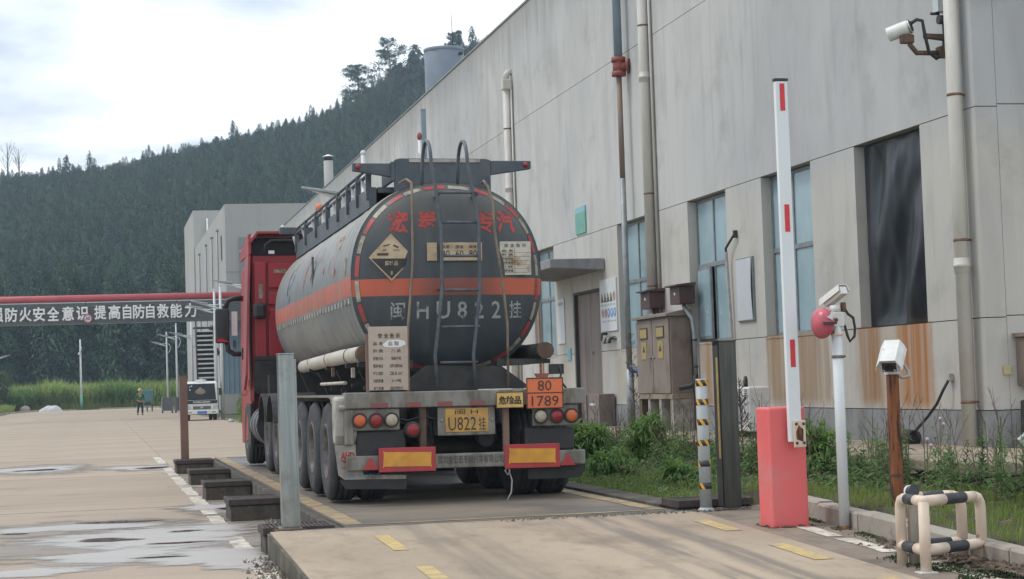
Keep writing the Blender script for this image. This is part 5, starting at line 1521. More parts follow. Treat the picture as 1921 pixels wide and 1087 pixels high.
q = MB(); q.box(10.965, 10.998, 30.2, 31.04, 2.34, 3.44); q.build('backing', M['win_frame'], bb)

# boards and signs by the door
ns = thing('safety_sign_board', 'white safety board of warning triangles and blue symbols beside the brown door', 'sign board')
q = MB(); q.box(10.97, 10.996, 38.84, 40.16, 2.47, 3.62); q.build('board', M['notice_white'], ns)


def disc(cx, cz, r, r0=0.0, n=22):
    q = MB(); V = [(10.966, cx + r * cos(2 * pi * i / n), cz + r * sin(2 * pi * i / n)) for i in range(n)]
    if r0:
        V += [(10.966, cx + r0 * cos(2 * pi * i / n), cz + r0 * sin(2 * pi * i / n)) for i in range(n)]
        q.add(V, [(i, (i + 1) % n, n + (i + 1) % n, n + i) for i in range(n)])
    else: q.add(V, [tuple(range(n))])
    return q


for i in range(4):
    cy = 39.98 - i * .245
    q = MB(); q.prism([(cy - .10, 3.12), (cy + .10, 3.12), (cy, 3.32)], 'x', 10.962, 10.969); w_ = q.build('warning_symbol', M['ink'], ns)
    q = MB(); q.prism([(cy - .065, 3.14), (cy + .065, 3.14), (cy, 3.265)], 'x', 10.958, 10.961); q.build('symbol_fill', M['label_yellow'], ns)
    q = MB(); q.box(10.954, 10.957, cy - .015, cy + .015, 3.15, 3.21); q.build('symbol_figure', M['ink'], ns)
for cy, cz in ((39.0, 3.22), (39.96, 2.87), (39.72, 2.87)):
    disc(cy, cz, .10, .075).build('prohibition_symbol', M['sign_redp'], ns, fix=False)
    q = MB(); q.add([(10.9655, cy - .07, cz - .06), (10.9655, cy - .05, cz - .075), (10.9655, cy + .07, cz + .06), (10.9655, cy + .05, cz + .075)], [(0, 1, 2, 3)]); q.build('symbol_bar', M['sign_redp'], ns, fix=False)
    q = MB(); q.box(10.966, 10.968, cy - .02, cy + .02, cz - .05, cz + .05); q.build('symbol_figure', M['ink'], ns)
for cy in (39.47, 39.22, 38.98):
    disc(cy, 2.87, .105).build('mandatory_symbol', M['sign_blue'], ns, fix=False)
    q = MB(); q.sphere((10.966, cy, 2.88), (.004, .045, .055), 10, 6); q.build('symbol_figure', M['notice_white'], ns)
for i, tx in enumerate(('当心腐蚀', '当心触电', '当心中毒', '当心坠落', '禁止烟火')):
    letters(tx, -(39.98 - i * .245), 3.05, .17, .035, facing_x(10.965), 'sign_text', M['ink_faded'], ns)
for i, tx in enumerate(('禁止跨越', '禁止入内', '戴安全帽', '戴护目镜', '穿防护服')):
    letters(tx, -(39.96 - i * .245), 2.69, .17, .035, facing_x(10.965), 'sign_text', M['ink_faded'], ns)
for (ya, yb, z0, z1, lab) in ((43.5, 44.2, 2.31, 3.39, 'blank white notice between the door and the window behind the tanker'), ):
    o = MB(); o.box(10.975, 10.996, ya, yb, z0, z1); tag(o.build('wall_notice', M['notice_white']), lab, 'notice')
    letters('安全操作规程', -(ya + yb) / 2, z1 - .12, .5, .07, facing_x(10.972), 'notice_text', M['ink_faded'], bpy.data.objects['wall_notice'])
sg = thing('wall_sign', 'small green sign with a white header high above the door canopy', 'sign')
q = MB(); q.box(10.965, 10.996, 41.2, 42.1, 4.80, 5.28); q.build('lower_plate', M['sign_green'], sg)
q = MB(); q.box(10.965, 10.996, 41.2, 42.1, 5.282, 5.42); q.build('header', M['sign_cyan'], sg)
letters('酸站', -41.65, 5.03, .5, .26, facing_x(10.962), 'sign_text', M['sign_cyan'], sg)
o = MB(); o.box(10.97, 10.996, 43.0, 43.35, 1.90, 2.18); o = o.build('small_plate', M['sign_cyan']); tag(o, 'small light blue plate on the wall left of the brown door', 'plate')
letters('门', -43.17, 2.04, .16, .16, facing_x(10.967), 'plate_text', M['sign_blue'], o)
lm = thing('canopy_lamp', 'dark round lamp hung under the door canopy', 'lamp', (10.1, 43.3, 3.70))
q = MB(); q.lathe([(.05, .20), (.08, .12), (.26, .05), (.28, 0), (.24, -.12), (.12, -.2), (0, -.22)], (0, 0, 0), 'z', 20); q.build('shade', M['steel_black'], lm)
hb = thing('hose_bib_rack', 'row of small dark pipe stubs under the safety board', 'pipe stubs', (10.9, 39.35, 2.30))
q = MB(); q.tube([(.09, .42, .12), (-.02, .42, .12), (-.04, .40, 0), (-.04, .28, -.04)], .03, 8); q.build('pipe', M['steel_black'], hb)
for k in range(4):
    q = MB(); q.tube([(.09, .22 - k * .16, .02), (-.03, .22 - k * .16, .0), (-.05, .22 - k * .16, -.10)], .035, 8); q.build('stub', M['steel_black'] if k % 2 else M['conduit'], hb)
q = MB(); q.box(.05, .09, -.35, .3, 0, .03); q.build('bracket', M['conduit'], hb)
cp = thing('copper_pipe', 'thin copper pipe looping out beside the window behind the tanker', 'pipe')
q = MB(); q.tube([(10.9, 46.4, 3.25), (10.8, 45.5, 3.24), (10.78, 45.36, 3.22), (10.78, 45.34, 3.1), (10.78, 45.3, 2.12), (10.78, 45.3, 1.5)], .035, 8); q.build('riser', M['copper'], cp)
q = MB(); q.tube([(10.78, 45.3, 2.1), (10.8, 45.15, 2.08), (10.8, 45.1, 2.0), (10.8, 45.1, .45)], .025, 8); q.sphere((10.78, 45.3, 2.1), .06, 8, 6); q.build('branch', M['copper'], cp)
lv = thing('meter_cabinet', 'low brown steel cabinet standing on the platform right of the door', 'cabinet', (10.7, 39.75, PZ))
q = MB(); q.box(-.10, .26, -.55, .55, 0, .70); q.build('body', M['door_brown'], lv, bevel=.01)
q = MB(); q.box(-.115, -.101, -.28, .18, .45, .50); q.build('label', M['notice_white'], lv)
q = MB(); q.box(-.112, -.101, .44, .5, .02, .68); q.build('door_edge', M['steel_black'], lv)

# air conditioner outdoor unit behind the steel post
ac = thing('air_conditioner', 'small white air conditioner unit on the platform behind the dark steel post', 'air conditioner', (10.35, 28.9, PZ))
q = MB(); q.box(-.15, .22, -.40, .40, .10, .82); q.build('casing', M['cctv_white'], ac, bevel=.03)
q = MB(); q.lathe([(.25, 0), (.23, -.015), (.20, -.005), (0, -.005)], (-.152, .1, .46), 'x', 24); q.build('fan_grille', M['galv'], ac)
q = MB(); q.box(-.165, -.151, -.36, -.12, .30, .64); q.build('cover', M['panel_pale'], ac)
for k in range(4):
    q = MB(); q.box(-.158, -.151, -.34, -.2, .68 + k * .03, .69 + k * .03); q.build('vent_slot', M['steel_black'], ac)
q = MB(); q.tube([(-.1, -.1, .82), (-.1, -.12, .92), (-.05, .0, .97), (.0, .12, .92), (.0, .12, .82)], .03, 8); q.build('pipe_loop', M['cable'], ac)
q = MB(); q.box(-.1, .18, -.36, -.3, 0, .10); q.box(-.1, .18, .3, .36, 0, .10); q.build('feet', M['steel_black'], ac)

# black sheet in the first window
tp = MB()


def tarp(u, v):
    from mathutils import noise as mn
    y = 23.5 + 2.2 * u; z = ZS + .02 + (ZH - ZS - .05) * v
    e = (1 - abs(2 * u - 1) ** 6) * (1 - abs(2 * v - 1) ** 10)
    w = .20 * mn.noise(Vector((u * 1.8 + .6 * v, v * 1.2, 3.1))) + .075 * mn.noise(Vector((u * 4.2 + 2.6 * v * (1 - v * .5), v * 2.4 - u * 1.2, 8.7))) + .022 * mn.noise(Vector((u * 9 + 4 * v, v * 4.5 - 2 * u, 1.7))) + .03 * mn.noise(Vector((u * 12, v * 1.2, 5))) * v * v
    return (WX + max(.01, .15 - w * e), y, z)


tp.grid(tarp, 60, 60)
o = tp.build('plastic_sheet', M['tarp'], fix=False); tag(o, 'glossy black plastic sheet sagging across the unglazed factory window', 'plastic sheet')
# wall cable and drain boot
ck = thing('wall_cable', 'black cable drooping from a wall plug to a black boot on the platform', 'cable')
q = MB(); q.tube([(10.95, 22.8, 1.27), (10.88, 22.85, 1.12), (10.86, 23.0, .95), (10.84, 23.25, .78), (10.80, 23.5, .62), (10.78, 23.62, .52)], .02, 8); q.build('cable', M['cable'], ck)
q = MB(); q.box(10.93, 10.995, 22.75, 22.85, 1.25, 1.34); q.build('plug', M['conduit'], ck)
q = MB(); q.tube([(10.8, 23.62, .47), (10.72, 23.9, .52)], [.12, .09], 14); q.build('boot', M['black'], ck)
# gable bits
gb = thing('wall_box', 'brown steel box on the gable wall at the edge beside the corner downpipe', 'box', (11.82, 21.7, 0))
q = MB(); q.box(-.42, .42, -.16, .09, 1.16, 1.78); q.build('body', M['cabinet'], gb, bevel=.012)
q = MB(); q.box(-.46, .46, -.22, .09, 1.782, 1.83); q.build('lid', M['cabinet'], gb)
q = MB(); q.box(-.36, .36, -.168, -.161, 1.22, 1.72); q.build('door', M['meter_box'], gb)
o = MB(); o.box(11.215, 11.325, 21.775, 21.797, 1.305, 1.425); tag(o.build('socket_plate', M['pale_yellow'], bevel=.006), 'pale yellow square plate on the gable wall left of the brown box', 'plate')
o = MB(); o.prism([(0, 0), (.10, 0), (.08, .62), (.02, .60)], 'y', 0, .03); o.build('weathered_board', M['platform_wall'], loc=(11.36, 21.66, .37)); tag(bpy.data.objects['weathered_board'], 'narrow dark weathered board leaning on the gable wall base', 'board')
o = MB(); o.box(-.12, .12, -.02, .02, -.2, .2); o.build('scrap_board', M['panel_pale'], loc=(11.45, 21.5, .55), rot=(.5, .7, .4)); tag(bpy.data.objects['scrap_board'], 'pale scrap panel leaning at the foot of the gable wall', 'panel')

# wall camera at the top
wc = thing('wall_camera', 'white floodlit security camera on a rusty bracket high beside the corner downpipe', 'security camera', (10.555, 22.45, 5.68))
dirv = Vector((-.80, .62, -.28)).normalized()
q = MB(); q.cyl(Vector((-.12, 0, .20)), Vector((-.12, 0, .20)) + dirv * .26, .08, .09, n=22); hs = q.build('housing', M['cctv_white'], wc)
q = MB(); q.cyl(Vector((-.12, 0, .20)) + dirv * .262, Vector((-.12, 0, .20)) + dirv * .268, .08, n=22); q.build('lens', M['lens'], wc)
q = MB(); q.tube([Vector((-.12, 0, .20)) - dirv * .03, Vector((-.12, 0, .20)) + dirv * .12, Vector((-.12, 0, .20)) + dirv * .28], [.094, .097, .095], 22, caps=False); q.build('sun_shield', M['cctv_white'], wc)
q = MB(); q.cyl(Vector((-.12, 0, .20)) - dirv * .035, Vector((-.12, 0, .20)) - dirv * .005, .096, n=22); q.build('rear_ring', M['chrome'], wc)
q = MB(); q.cyl(Vector((-.12, 0, .20)) - dirv * .045, Vector((-.12, 0, .20)) - dirv * .034, .07, n=22); q.build('rear_cover', M['steel_dark'], wc)
q = MB(); q.box(-.24, -.06, -.05, .05, -.02, .10); q.build('swivel', M['rust'], wc, bevel=.02)
q = MB(); q.tube([(-.12, 0, -.02), (-.02, 0, -.14), (.30, 0, -.14)], .035, 8); q.box(.28, .445, -.07, .07, -.20, -.06); q.build('arm', M['rust'], wc)
q = MB(); q.prism([(.10, .06), (.445, .02), (.445, .10), (.10, .11)], 'y', -.05, .05); q.build('shelf', M['rust'], wc)
q = MB(); q.tube([(-.10, 0, .24), (0, 0, .30), (.07, -.02, .28), (.09, -.03, .1), (.14, -.03, -.14), (.24, -.03, -.22), (.34, -.02, -.16), (.38, 0, .06), (.38, 0, .30)], .024, 8); q.build('cable', M['cable'], wc)
q = MB(); q.box(.27, .445, -.08, .08, .40, 1.3); q.build('junction_box', M['panel_pale'], wc)
q = MB(); q.cyl((.30, 0, .30), (.42, 0, .30), .06, n=10); q.cyl((.2, 0, .38), (.32, 0, .38), .02, n=8); q.build('gland', M['steel_black'], wc)

# ================================================================== POSTS AND BARRIER
hg = thing('barrier_gate', 'faded pink barrier housing with its white and red boom raised upright', 'barrier', (5.53, 14.62, ramp_z(14.62) - .01), (0, 0, radians(1)))
q = MB(); q.box(-.180, .142, -.12, .18, 0, .985); hsn = q.build('housing', M['pink'], hg, bevel=.022, seg=3)
q = MB(); q.box(-.188, .150, -.13, .19, 0, .012); q.build('base_plate', M['pink'], hg)
q = MB(); q.prism([(-.040, .70), (.068, .70), (.068, .98), (.066, 3.665), (-.040, 3.665), (-.040, .98)], 'y', -.215, -.165); bo = q.build('boom', M['boom_white'], hg, bevel=.006)
q = MB(); q.box(-.046, .072, -.218, -.162, 3.667, 3.688); q.build('boom_cap', M['steel_black'], bo)
for z in (3.42, 2.42, 1.31):
    q = MB(); q.box(-.005, .037, -.2185, -.2155, z, z + .225); q.build('reflective_strip', M['boom_red'], bo)
q = MB(); q.box(-.010, .092, -.242, -.219, .655, .875); br = q.build('boom_bracket', M['cream_paint'], bo, bevel=.006)
for x, z in ((.01, .845), (.072, .845), (.01, .69), (.072, .69)):
    q = MB(); q.cyl((x, -.250, z), (x, -.243, z), .012, n=10); q.build('bolt', M['ink_brown'], br)
q = MB(); q.prism([(.01, .72), (.065, .70), (.07, .80), (.03, .835), (.005, .78)], 'y', -.2445, -.2425); q.build('rust_patch', M['rust_bright'], br)
q = MB(); q.cyl((.04, -.165, .77), (.04, -.121, .77), .045, n=14); q.build('shaft', M['steel_dark'], hg)

wp = thing('white_pole', 'tall white steel pole with rusty foot between the pink barrier and the kerb', 'pole', (5.855, 14.2, .12))
q = MB(); q.cyl((0, 0, 0), (-.0, 0, 1.72), .043, n=18); q.build('shaft', M['white_pole'], wp)
q = MB(); q.cyl((0, 0, -.01), (0, 0, .055), .0445, n=18); q.build('foot', M['rust_bright'], wp)
for z in (1.42, 1.60):
    q = MB(); q.lathe([(.043, -.012), (.050, -.01), (.050, .01), (.043, .012)], (0, 0, z), 'z', 18); q.box(.045, .065, -.01, .01, z - .01, z + .01); q.build('clamp', M['cream_paint'] if z > 1.5 else M['steel_dirty'], wp)
q = MB(); q.box(-.07, .055, -.045, .045, 1.66, 1.78); q.build('junction_box', M['cctv_white'], wp, bevel=.01)
q = MB(); q.cyl((-.02, -.052, 1.715), (-.02, -.045, 1.715), .017, n=10); q.build('cable_entry', M['rust'], wp)
c1 = thing('pole_camera', 'white box camera with sun shield on top of the white pole', 'security camera', (5.855, 14.2, 1.90)); c1.scale = (.80, .80, .80)
q = MB(); q.cyl((-.01, 0, 0), (-.01, 0, .07), .05, n=16); q.build('mount', M['cctv_white'], c1)
dv = Vector((-.80, .35, -.36)).normalized()
q = MB(); q.box(-.15, .148, -.045, .045, -.045, .04); b_ = q.build('housing', M['cctv_white'], c1, bevel=.008, loc=(.0, 0, .16), rot=(0, radians(-24), radians(-72)))
q = MB(); q.prism([(-.075, -.02), (-.055, .052), (.055, .052), (.075, -.02), (.068, -.02), (.05, .045), (-.05, .045), (-.068, -.02)], 'x', -.19, .15); q.build('sun_shield', M['cctv_white'], c1, loc=(.0, 0, .168), rot=(0, radians(-24), radians(-72)))
q = MB(); q.box(-.156, -.151, -.03, .03, -.03, .03); q.build('lens', M['lens'], b_)
q = MB(); q.box(.06, .105, -.03, .03, .0, .10); q.build('rust_patch', M['rust'], c1, bevel=.01)
q = MB(); q.tube([(.10, 0, .03), (.13, 0, -.02), (.185, 0, -.06), (.20, 0, -.16), (.19, 0, -.25), (.14, 0, -.30), (.115, 0, -.24), (.09, 0, -.14), (.05, 0, -.11)], .015, 8); q.build('cable', M['cable'], c1)
hr = thing('horn_speaker', 'faded red domed horn speaker clamped to the side of the white pole', 'speaker', (5.70, 14.2, 1.86 - .0), (0, 0, 0))
q = MB(); q.lathe([(.0, -.10), (.055, -.095), (.085, -.07), (.106, 0), (.110, .05), (.10, .07), (.06, .06)], (0, 0, 0), 'y', 26); dm_ = q.build('dome', M['horn_red'], hr, loc=(.045, 0, -.045)); dm_.scale = (.82, 1, 1.15)
q = MB(); q.box(-.0, .11, -.125, .02, -.06, -.04); q.box(.085, .115, -.05, .05, -.13, .03); q.build('bracket', M['steel_black'], hr)
q = MB(); q.prism([(.03, .0), (.08, -.025), (.10, .03), (.075, .045), (.06, .015)], 'y', -.108, -.104); q.build('bare_patch', M['white_paint'], hr)

rp = thing('rusty_post', 'rust brown steel post standing in the verge behind the cream guard rail', 'post', (6.50, 14.6, .12))
q = MB(); q.prism([(-.048, 0), (.048, 0), (.042, 1.26), (-.042, 1.26)], 'y', -.04, .04); q.build('shaft', M['rust_bright'], rp, bevel=.008)
q = MB(); q.box(-.05, .05, -.045, .045, .41, .43); q.build('weld_band', M['rust'], rp)
c2 = thing('post_camera', 'white hooded camera tilted down on the rusty post', 'security camera', (6.50, 14.6, 1.40))
rr = (radians(30), 0, radians(-33))
q = MB(); q.prism([(-.08, -.055), (.08, -.055), (.095, .02), (.06, .075), (-.06, .075), (-.095, .02)], 'y', -.17, .13); b_ = q.build('housing', M['cctv_white'], c2, loc=(.0, 0, .13), rot=rr, bevel=.006)
q = MB(); q.prism([(-.112, -.015), (-.100, .025), (-.064, .083), (.064, .083), (.100, .025), (.112, -.015), (.108, -.015), (.095, .022), (.06, .077), (-.06, .077), (-.095, .022), (-.108, -.015)], 'y', -.215, .135); q.build('hood', M['cctv_white'], c2, loc=(.0, 0, .13), rot=rr)
q = MB(); q.box(-.058, .058, -.176, -.171, -.045, .035); q.build('face', M['steel_black'], b_)
q = MB(); q.cyl((0, -.186, -.008), (0, -.177, -.008), .030, n=18); q.build('lens', M['lens'], b_)
for x in (-.045, .045):
    q = MB(); q.cyl((x, -.181, -.032), (x, -.177, -.032), .011, n=10); q.build('lamp', M['chrome'], b_)
q = MB(); q.box(-.05, .05, -.05, .05, -.02, .05); q.build('mount', M['cctv_white'], c2)
q = MB(); q.tube([(.06, .06, .08), (.13, .05, .06), (.155, .02, .0), (.14, -.02, -.04), (.08, -.02, -.05), (.03, 0, -.02)], .014, 8); q.build('cable', M['conduit'], c2)

# cream and black guard rail round the post
gr = thing('guard_rail', 'square cream and black tubular guard rail cage beside the kerb', 'guard rail', (5.36, 11.63, ramp_z(11.63) - .004))
TR, HT, HB = .037, .475, .150
LEG = {'near': (0, 0), 'far': (.02, .42), 'kerb': (.545, .27), 'kerb_back': (.475, .42), 'back': (.11, .42)}


def rail_piece(p0, p1, z, t0=.36, t1=.66):
    a, b = Vector((*p0, z)), Vector((*p1, z)); d = b - a
    for s0, s1, m in ((0.0, t0, 'cream_paint'), (t0, t1, 'band_black'), (t1, 1.0, 'cream_paint')):
        q = MB(); q.cyl(a + d * s0, a + d * s1, TR + (.001 if m == 'band_black' else 0), n=16); q.build('rail', M[m], gr)


def bend(p, toward):
    d = (Vector(toward) - Vector(p)).normalized() * .075
    return [(p[0], p[1], 0), (p[0], p[1], HT - .085), (p[0] + d.x * .10, p[1] + d.y * .10, HT - .045), (p[0] + d.x * .42, p[1] + d.y * .42, HT - .012), (p[0] + d.x, p[1] + d.y, HT)]


for nm, to in (('far', 'near'), ('kerb', 'near'), ('kerb_back', 'back'), ('near', None)):
    p = LEG[nm]
    q = MB(); q.tube(bend(p, LEG[to]) if to else [(p[0], p[1], 0), (p[0], p[1], HT)], TR, 16)
    if not to: q.sphere((p[0], p[1], HT), TR * 1.01, 14, 8)
    q.build('leg', M['cream_paint'], gr)
    q = MB(); q.box(p[0] - .06, p[0] + .06, p[1] - .055, p[1] + .055, 0, .008); q.build('foot_plate', M['white_paint'], gr)
vsub = lambda a, b, k: (a[0] + (b[0] - a[0]) * k / math.hypot(b[0] - a[0], b[1] - a[1]), a[1] + (b[1] - a[1]) * k / math.hypot(b[0] - a[0], b[1] - a[1]))
rail_piece(vsub(LEG['far'], LEG['near'], .075), LEG['near'], HT, .16, .62); rail_piece(LEG['far'], LEG['near'], HB, .2, .66)
rail_piece(LEG['near'], vsub(LEG['kerb'], LEG['near'], .075), HT, .40, .80); rail_piece(LEG['near'], LEG['kerb'], HB, .36, .70)
rail_piece(LEG['back'], vsub(LEG['kerb_back'], LEG['back'], .075), HT, .25, .78); rail_piece(LEG['back'], LEG['kerb_back'], HB, .25, .75)
p = LEG['back']
q = MB(); q.tube([(p[0], p[1], 0), (p[0], p[1], HT - .02), (p[0] - .004, p[1] - .0, HT + .03)], TR, 14); q.build('leg', M['hose_cream'], gr)
q = MB(); q.tube([(p[0], p[1] + .06, HT + .035), (p[0] + .0, p[1] - .045, HT + .05)], TR * 1.06, 16); q.build('end_cap', M['band_black'], gr)
q = MB(); q.lathe([(TR * 1.06, -.012), (TR * 1.14, -.008), (TR * 1.14, .008), (TR * 1.06, .012)], (p[0], p[1] + .03, HT + .04), 'y', 18); q.build('cap_ring', M['white_paint'], gr)

# striped bollard
sb = thing('striped_bollard', 'grey tube bollard with yellow and black tape bands at the weighbridge entry', 'bollard', (5.29, 16.02, .215))
q = MB(); q.cyl((0, 0, 0), (0, 0, 1.18), .054, n=22); q.build('tube', M['bollard_grey'], sb)
q = MB(); q.lathe([(.054, .03), (.075, .012), (.08, 0)], (0, 0, 0), 'z', 22); q.build('weld_foot', M['bollard_grey'], sb)
zb = [(1.115, 1.17), (.945, 1.0), (.765, .82), (.58, .635), (.395, .45), (.195, .25)]
for k, (a, b) in enumerate(zb):
    q = MB(); q.lathe([(.0545, a), (.0556, a), (.0556, b), (.0545, b)], (0, 0, 0), 'z', 32); tb_ = q.build('tape_band', M['band_black'], sb)
    for s_ in range(5):
        if k > 3 and s_ % 2: continue
        a0 = 2 * pi * s_ / 5 + k * .7 + .4; V = []
        nu, nv = 4, 4
        for j_ in range(nv + 1):
            for i in range(nu + 1):
                aa = a0 + .55 * i / nu - .6 * j_ / nv
                V.append((.0563 * cos(aa), .0563 * sin(aa), a + (b - a) * j_ / nv))
        q = MB(); q.add(V, [(j_ * (nu + 1) + i, j_ * (nu + 1) + i + 1, (j_ + 1) * (nu + 1) + i + 1, (j_ + 1) * (nu + 1) + i) for j_ in range(nv) for i in range(nu)], True)
        q.build('tape_stripe', M['stripe_yellow'], tb_, fix=False)

# weighbridge beam posts
def infra(x, y, z, h, w, d, m, label, name='sensor_post', slot=False):
    t = thing(name, label, 'post', (x, y, z))
    q = MB(); q.box(-w / 2, w / 2, -d / 2, d / 2, .006, h); q.build('case', M[m], t, bevel=.006)
    q = MB(); q.box(-w / 2 - .03, w / 2 + .03, -d / 2 - .03, d / 2 + .03, -.01, .006); q.build('base_plate', M['steel_dirty'], t)
    q = MB(); q.box(-w / 2 - .004, w / 2 + .004, -d / 2 - .004, d / 2 + .004, h + .001, h + .012); q.build('cap', M[m], t)
    return t


p = infra(1.585, 16.2, .235, 1.49, .135, .17, 'stainless', 'tall galvanised steel sensor post at the front left weighbridge corner')
q = MB(); q.box(.070, .088, -.05, .08, .02, 1.45); q.build('side_flange', M['stainless'], p)
p = infra(5.55, 16.12, .222, 1.50, .16, .20, 'stainless_dark', 'tall dark steel sensor post with a yellow strip at the front right weighbridge corner')
q = MB(); q.box(-.088, -.081, -.06, -.01, .45, 1.36); q.build('sensor_strip', M['label_yellow'], p)
q = MB(); q.box(-.086, -.081, -.075, .075, .02, 1.47); q.build('inner_face', M['steel_black'], p)
infra(1.50, 34.2, .24, 1.49, .14, .16, 'brown_paint', 'slim brown post at the far left weighbridge corner in front of the white truck')

# ================================================================== STREET LAMPS
def lamp(x, y, h=7.0, arm=1.25, sgn=-1, label='', dirx=1.0):
    t = thing('street_lamp', label, 'street lamp', (x, y, 0), (0, 0, 0 if sgn < 0 else pi), group='white street lamps along the road')
    q = MB(); q.tube([(0, 0, 0), (0, 0, 3.5), (0, 0, h)], [.10, .085, .06], 12); q.sphere((0, 0, h), .075, 10, 6); q.build('pole', M['white_pole'], t)
    q = MB(); q.tube([(0, 0, h - 1.25), (-.35, 0, h - 1.15), (-.75, 0, h - 1.02), (-arm, 0, h - .88)], [.05, .05, .04, .03], 8)
    q.tube([(0, 0, h - 1.0), (-.3, 0, h - 1.06), (-.75, 0, h - 1.0)], .03, 8); q.build('arm', M['white_pole'], t)
    q = MB(); q.hexa([(-arm - .25, -.09, h - .84), (-.62, -.10, h - 1.00), (-.62, .10, h - 1.00), (-arm - .25, .09, h - .84), (-arm - .25, -.07, h - .78), (-.62, -.08, h - .91), (-.62, .08, h - .91), (-arm - .25, .07, h - .78)]); q.build('lamp_head', M['galv'], t, bevel=.02)
    q = MB(); q.tube([(0, 0, h - 1.0), (.25, 0, h - 1.1), (.34, 0, h - 1.4), (.24, 0, h - 1.75), (0, 0, h - 1.95)], .03, 8); q.build('bow', M['white_pole'], t)
    return t


for y, lab in ((44, 'white street lamp behind the tanker, its head just above the walkway rail'), (64, 'white street lamp of which only the ball top shows over the cab roof'),
               (80, 'white street lamp rising left of the red cab in front of the plant block'), (98, 'white street lamp just left of the cab mirror crossing the slogan bridge end'),
               (103, 'second white street lamp close beside the one at the cab mirror'), (129, 'white street lamp in front of the steel staircase'),
               (152, 'white street lamp between the staircase lamp and the farthest lamp'), (172, 'farthest white street lamp, above the grey crates')):
    lamp(6.3 if y < 130 else (6.2 if y < 160 else 6.15), y, 7.0 if y != 129 else 6.4, 1.25, -1, lab)
lamp(-9.45, 182, 6.4, 1.25, 1, 'white street lamp at the road edge on the opposite side from the plant')
t = thing('street_lamp', 'lone white lamp pole standing on the kerb in front of the tall grass', 'street lamp', (-1.78, 206.5, 0), group='white street lamps along the road')
q = MB(); q.tube([(0, 0, 0), (0, 0, 4), (0, 0, 7.6)], [.13, .11, .08], 10); q.build('pole', M['white_pole'], t)
q = MB(); q.tube([(0, 0, 6.2), (.1, -.9, 6.5), (.12, -1.5, 6.7)], .06, 8); q.sphere((-.12, -.2, 6.05), .16, 8, 6); q.build('arm', M['white_pole'], t)
q = MB(); q.cyl((0, 0, 0), (0, 0, 1.6), .16, n=10); q.build('foot', M['sign_green'], t)

sp_ = thing('steel_pole', 'plain blue grey steel pole rising behind the ladder hoops of the tanker', 'pole', (7.07, 40.0, 0))
q = MB(); q.box(-.055, .055, -.055, .055, 0, 7.42); q.build('shaft', M['pipe_blue'], sp_, bevel=.01)
q = MB(); q.box(-.058, .058, -.058, .058, 7.421, 7.45); q.build('cap', M['galv'], sp_)

# ================================================================== FAR ROAD THINGS
van = thing('light_truck', 'small white light truck parked nose on with dark windscreen and blue plate', 'truck', (5.17, 97.0, 0))
q = MB(); q.prism([(0, .34), (0, .90), (.07, 1.02), (.40, 1.93), (1.6, 2.02), (1.6, .34)], 'x', -.82, .82); q.build('cab', M['van_white'], van, bevel=.05, seg=3)
wsp = lambda x, t, o: (x * (1 - .07 * t), .085 + .30 * t - o, 1.05 + .83 * t + o * .3)
q = MB(); q.add([wsp(-.74, 0, .015), wsp(.74, 0, .015), wsp(.74, 1, .015), wsp(-.74, 1, .015)], [(0, 1, 2, 3)]); q.build('unlit_cab_sheet', M['dark_inside'], van, fix=False)  # flat dark sheet stands in for the unlit inside of the cab
q = MB(); n = 22; q.add([wsp(-.05, .52, .028)] + [wsp(-.05 + .27 * cos(2 * pi * k / n), .50 + .20 * sin(2 * pi * k / n) * (1.0 if sin(2 * pi * k / n) > 0 else .8), .028) for k in range(n)], [(0, 1 + k, 1 + (k + 1) % n) for k in range(n)]); q.build('straw_hat', M['straw'], van, fix=False)
q = MB(); q.add([wsp(-.05, .52, .032)] + [wsp(-.05 + .12 * cos(2 * pi * k / n), .62 + .15 * sin(2 * pi * k / n), .032) for k in range(n)], [(0, 1 + k, 1 + (k + 1) % n) for k in range(n)]); q.build('straw_hat_crown', M['hose_cream'], van, fix=False)
q = MB(); q.add([wsp(-.74, 0, .05), wsp(.74, 0, .05), wsp(.74, 1, .05), wsp(-.74, 1, .05)], [(0, 1, 2, 3)]); q.build('windscreen', M['clear_glass'], van, fix=False)
q = MB(); q.prism([(-.78, .86), (.78, .86), (.80, 1.03), (-.80, 1.03)], 'y', -.03, .06); q.build('black_visor_band', M['black'], van, bevel=.02)
letters('FORLAND', 0, .945, .86, .085, facing_y(-.034), 'maker_lettering', M['ink_white'], van, bold=.03)
q = MB(); q.box(-.45, .45, -.03, .0, .58, .74); q.build('grille', M['steel_dark'], van, bevel=.02)
for z in (.615, .665, .71):
    q = MB(); q.box(-.44, .44, -.038, -.031, z - .008, z + .008); q.build('grille_bar', M['chrome'], van)
q = MB(); q.sphere((0, -.04, .665), (.10, .012, .045), 12, 6); q.build('badge', M['chrome'], van)
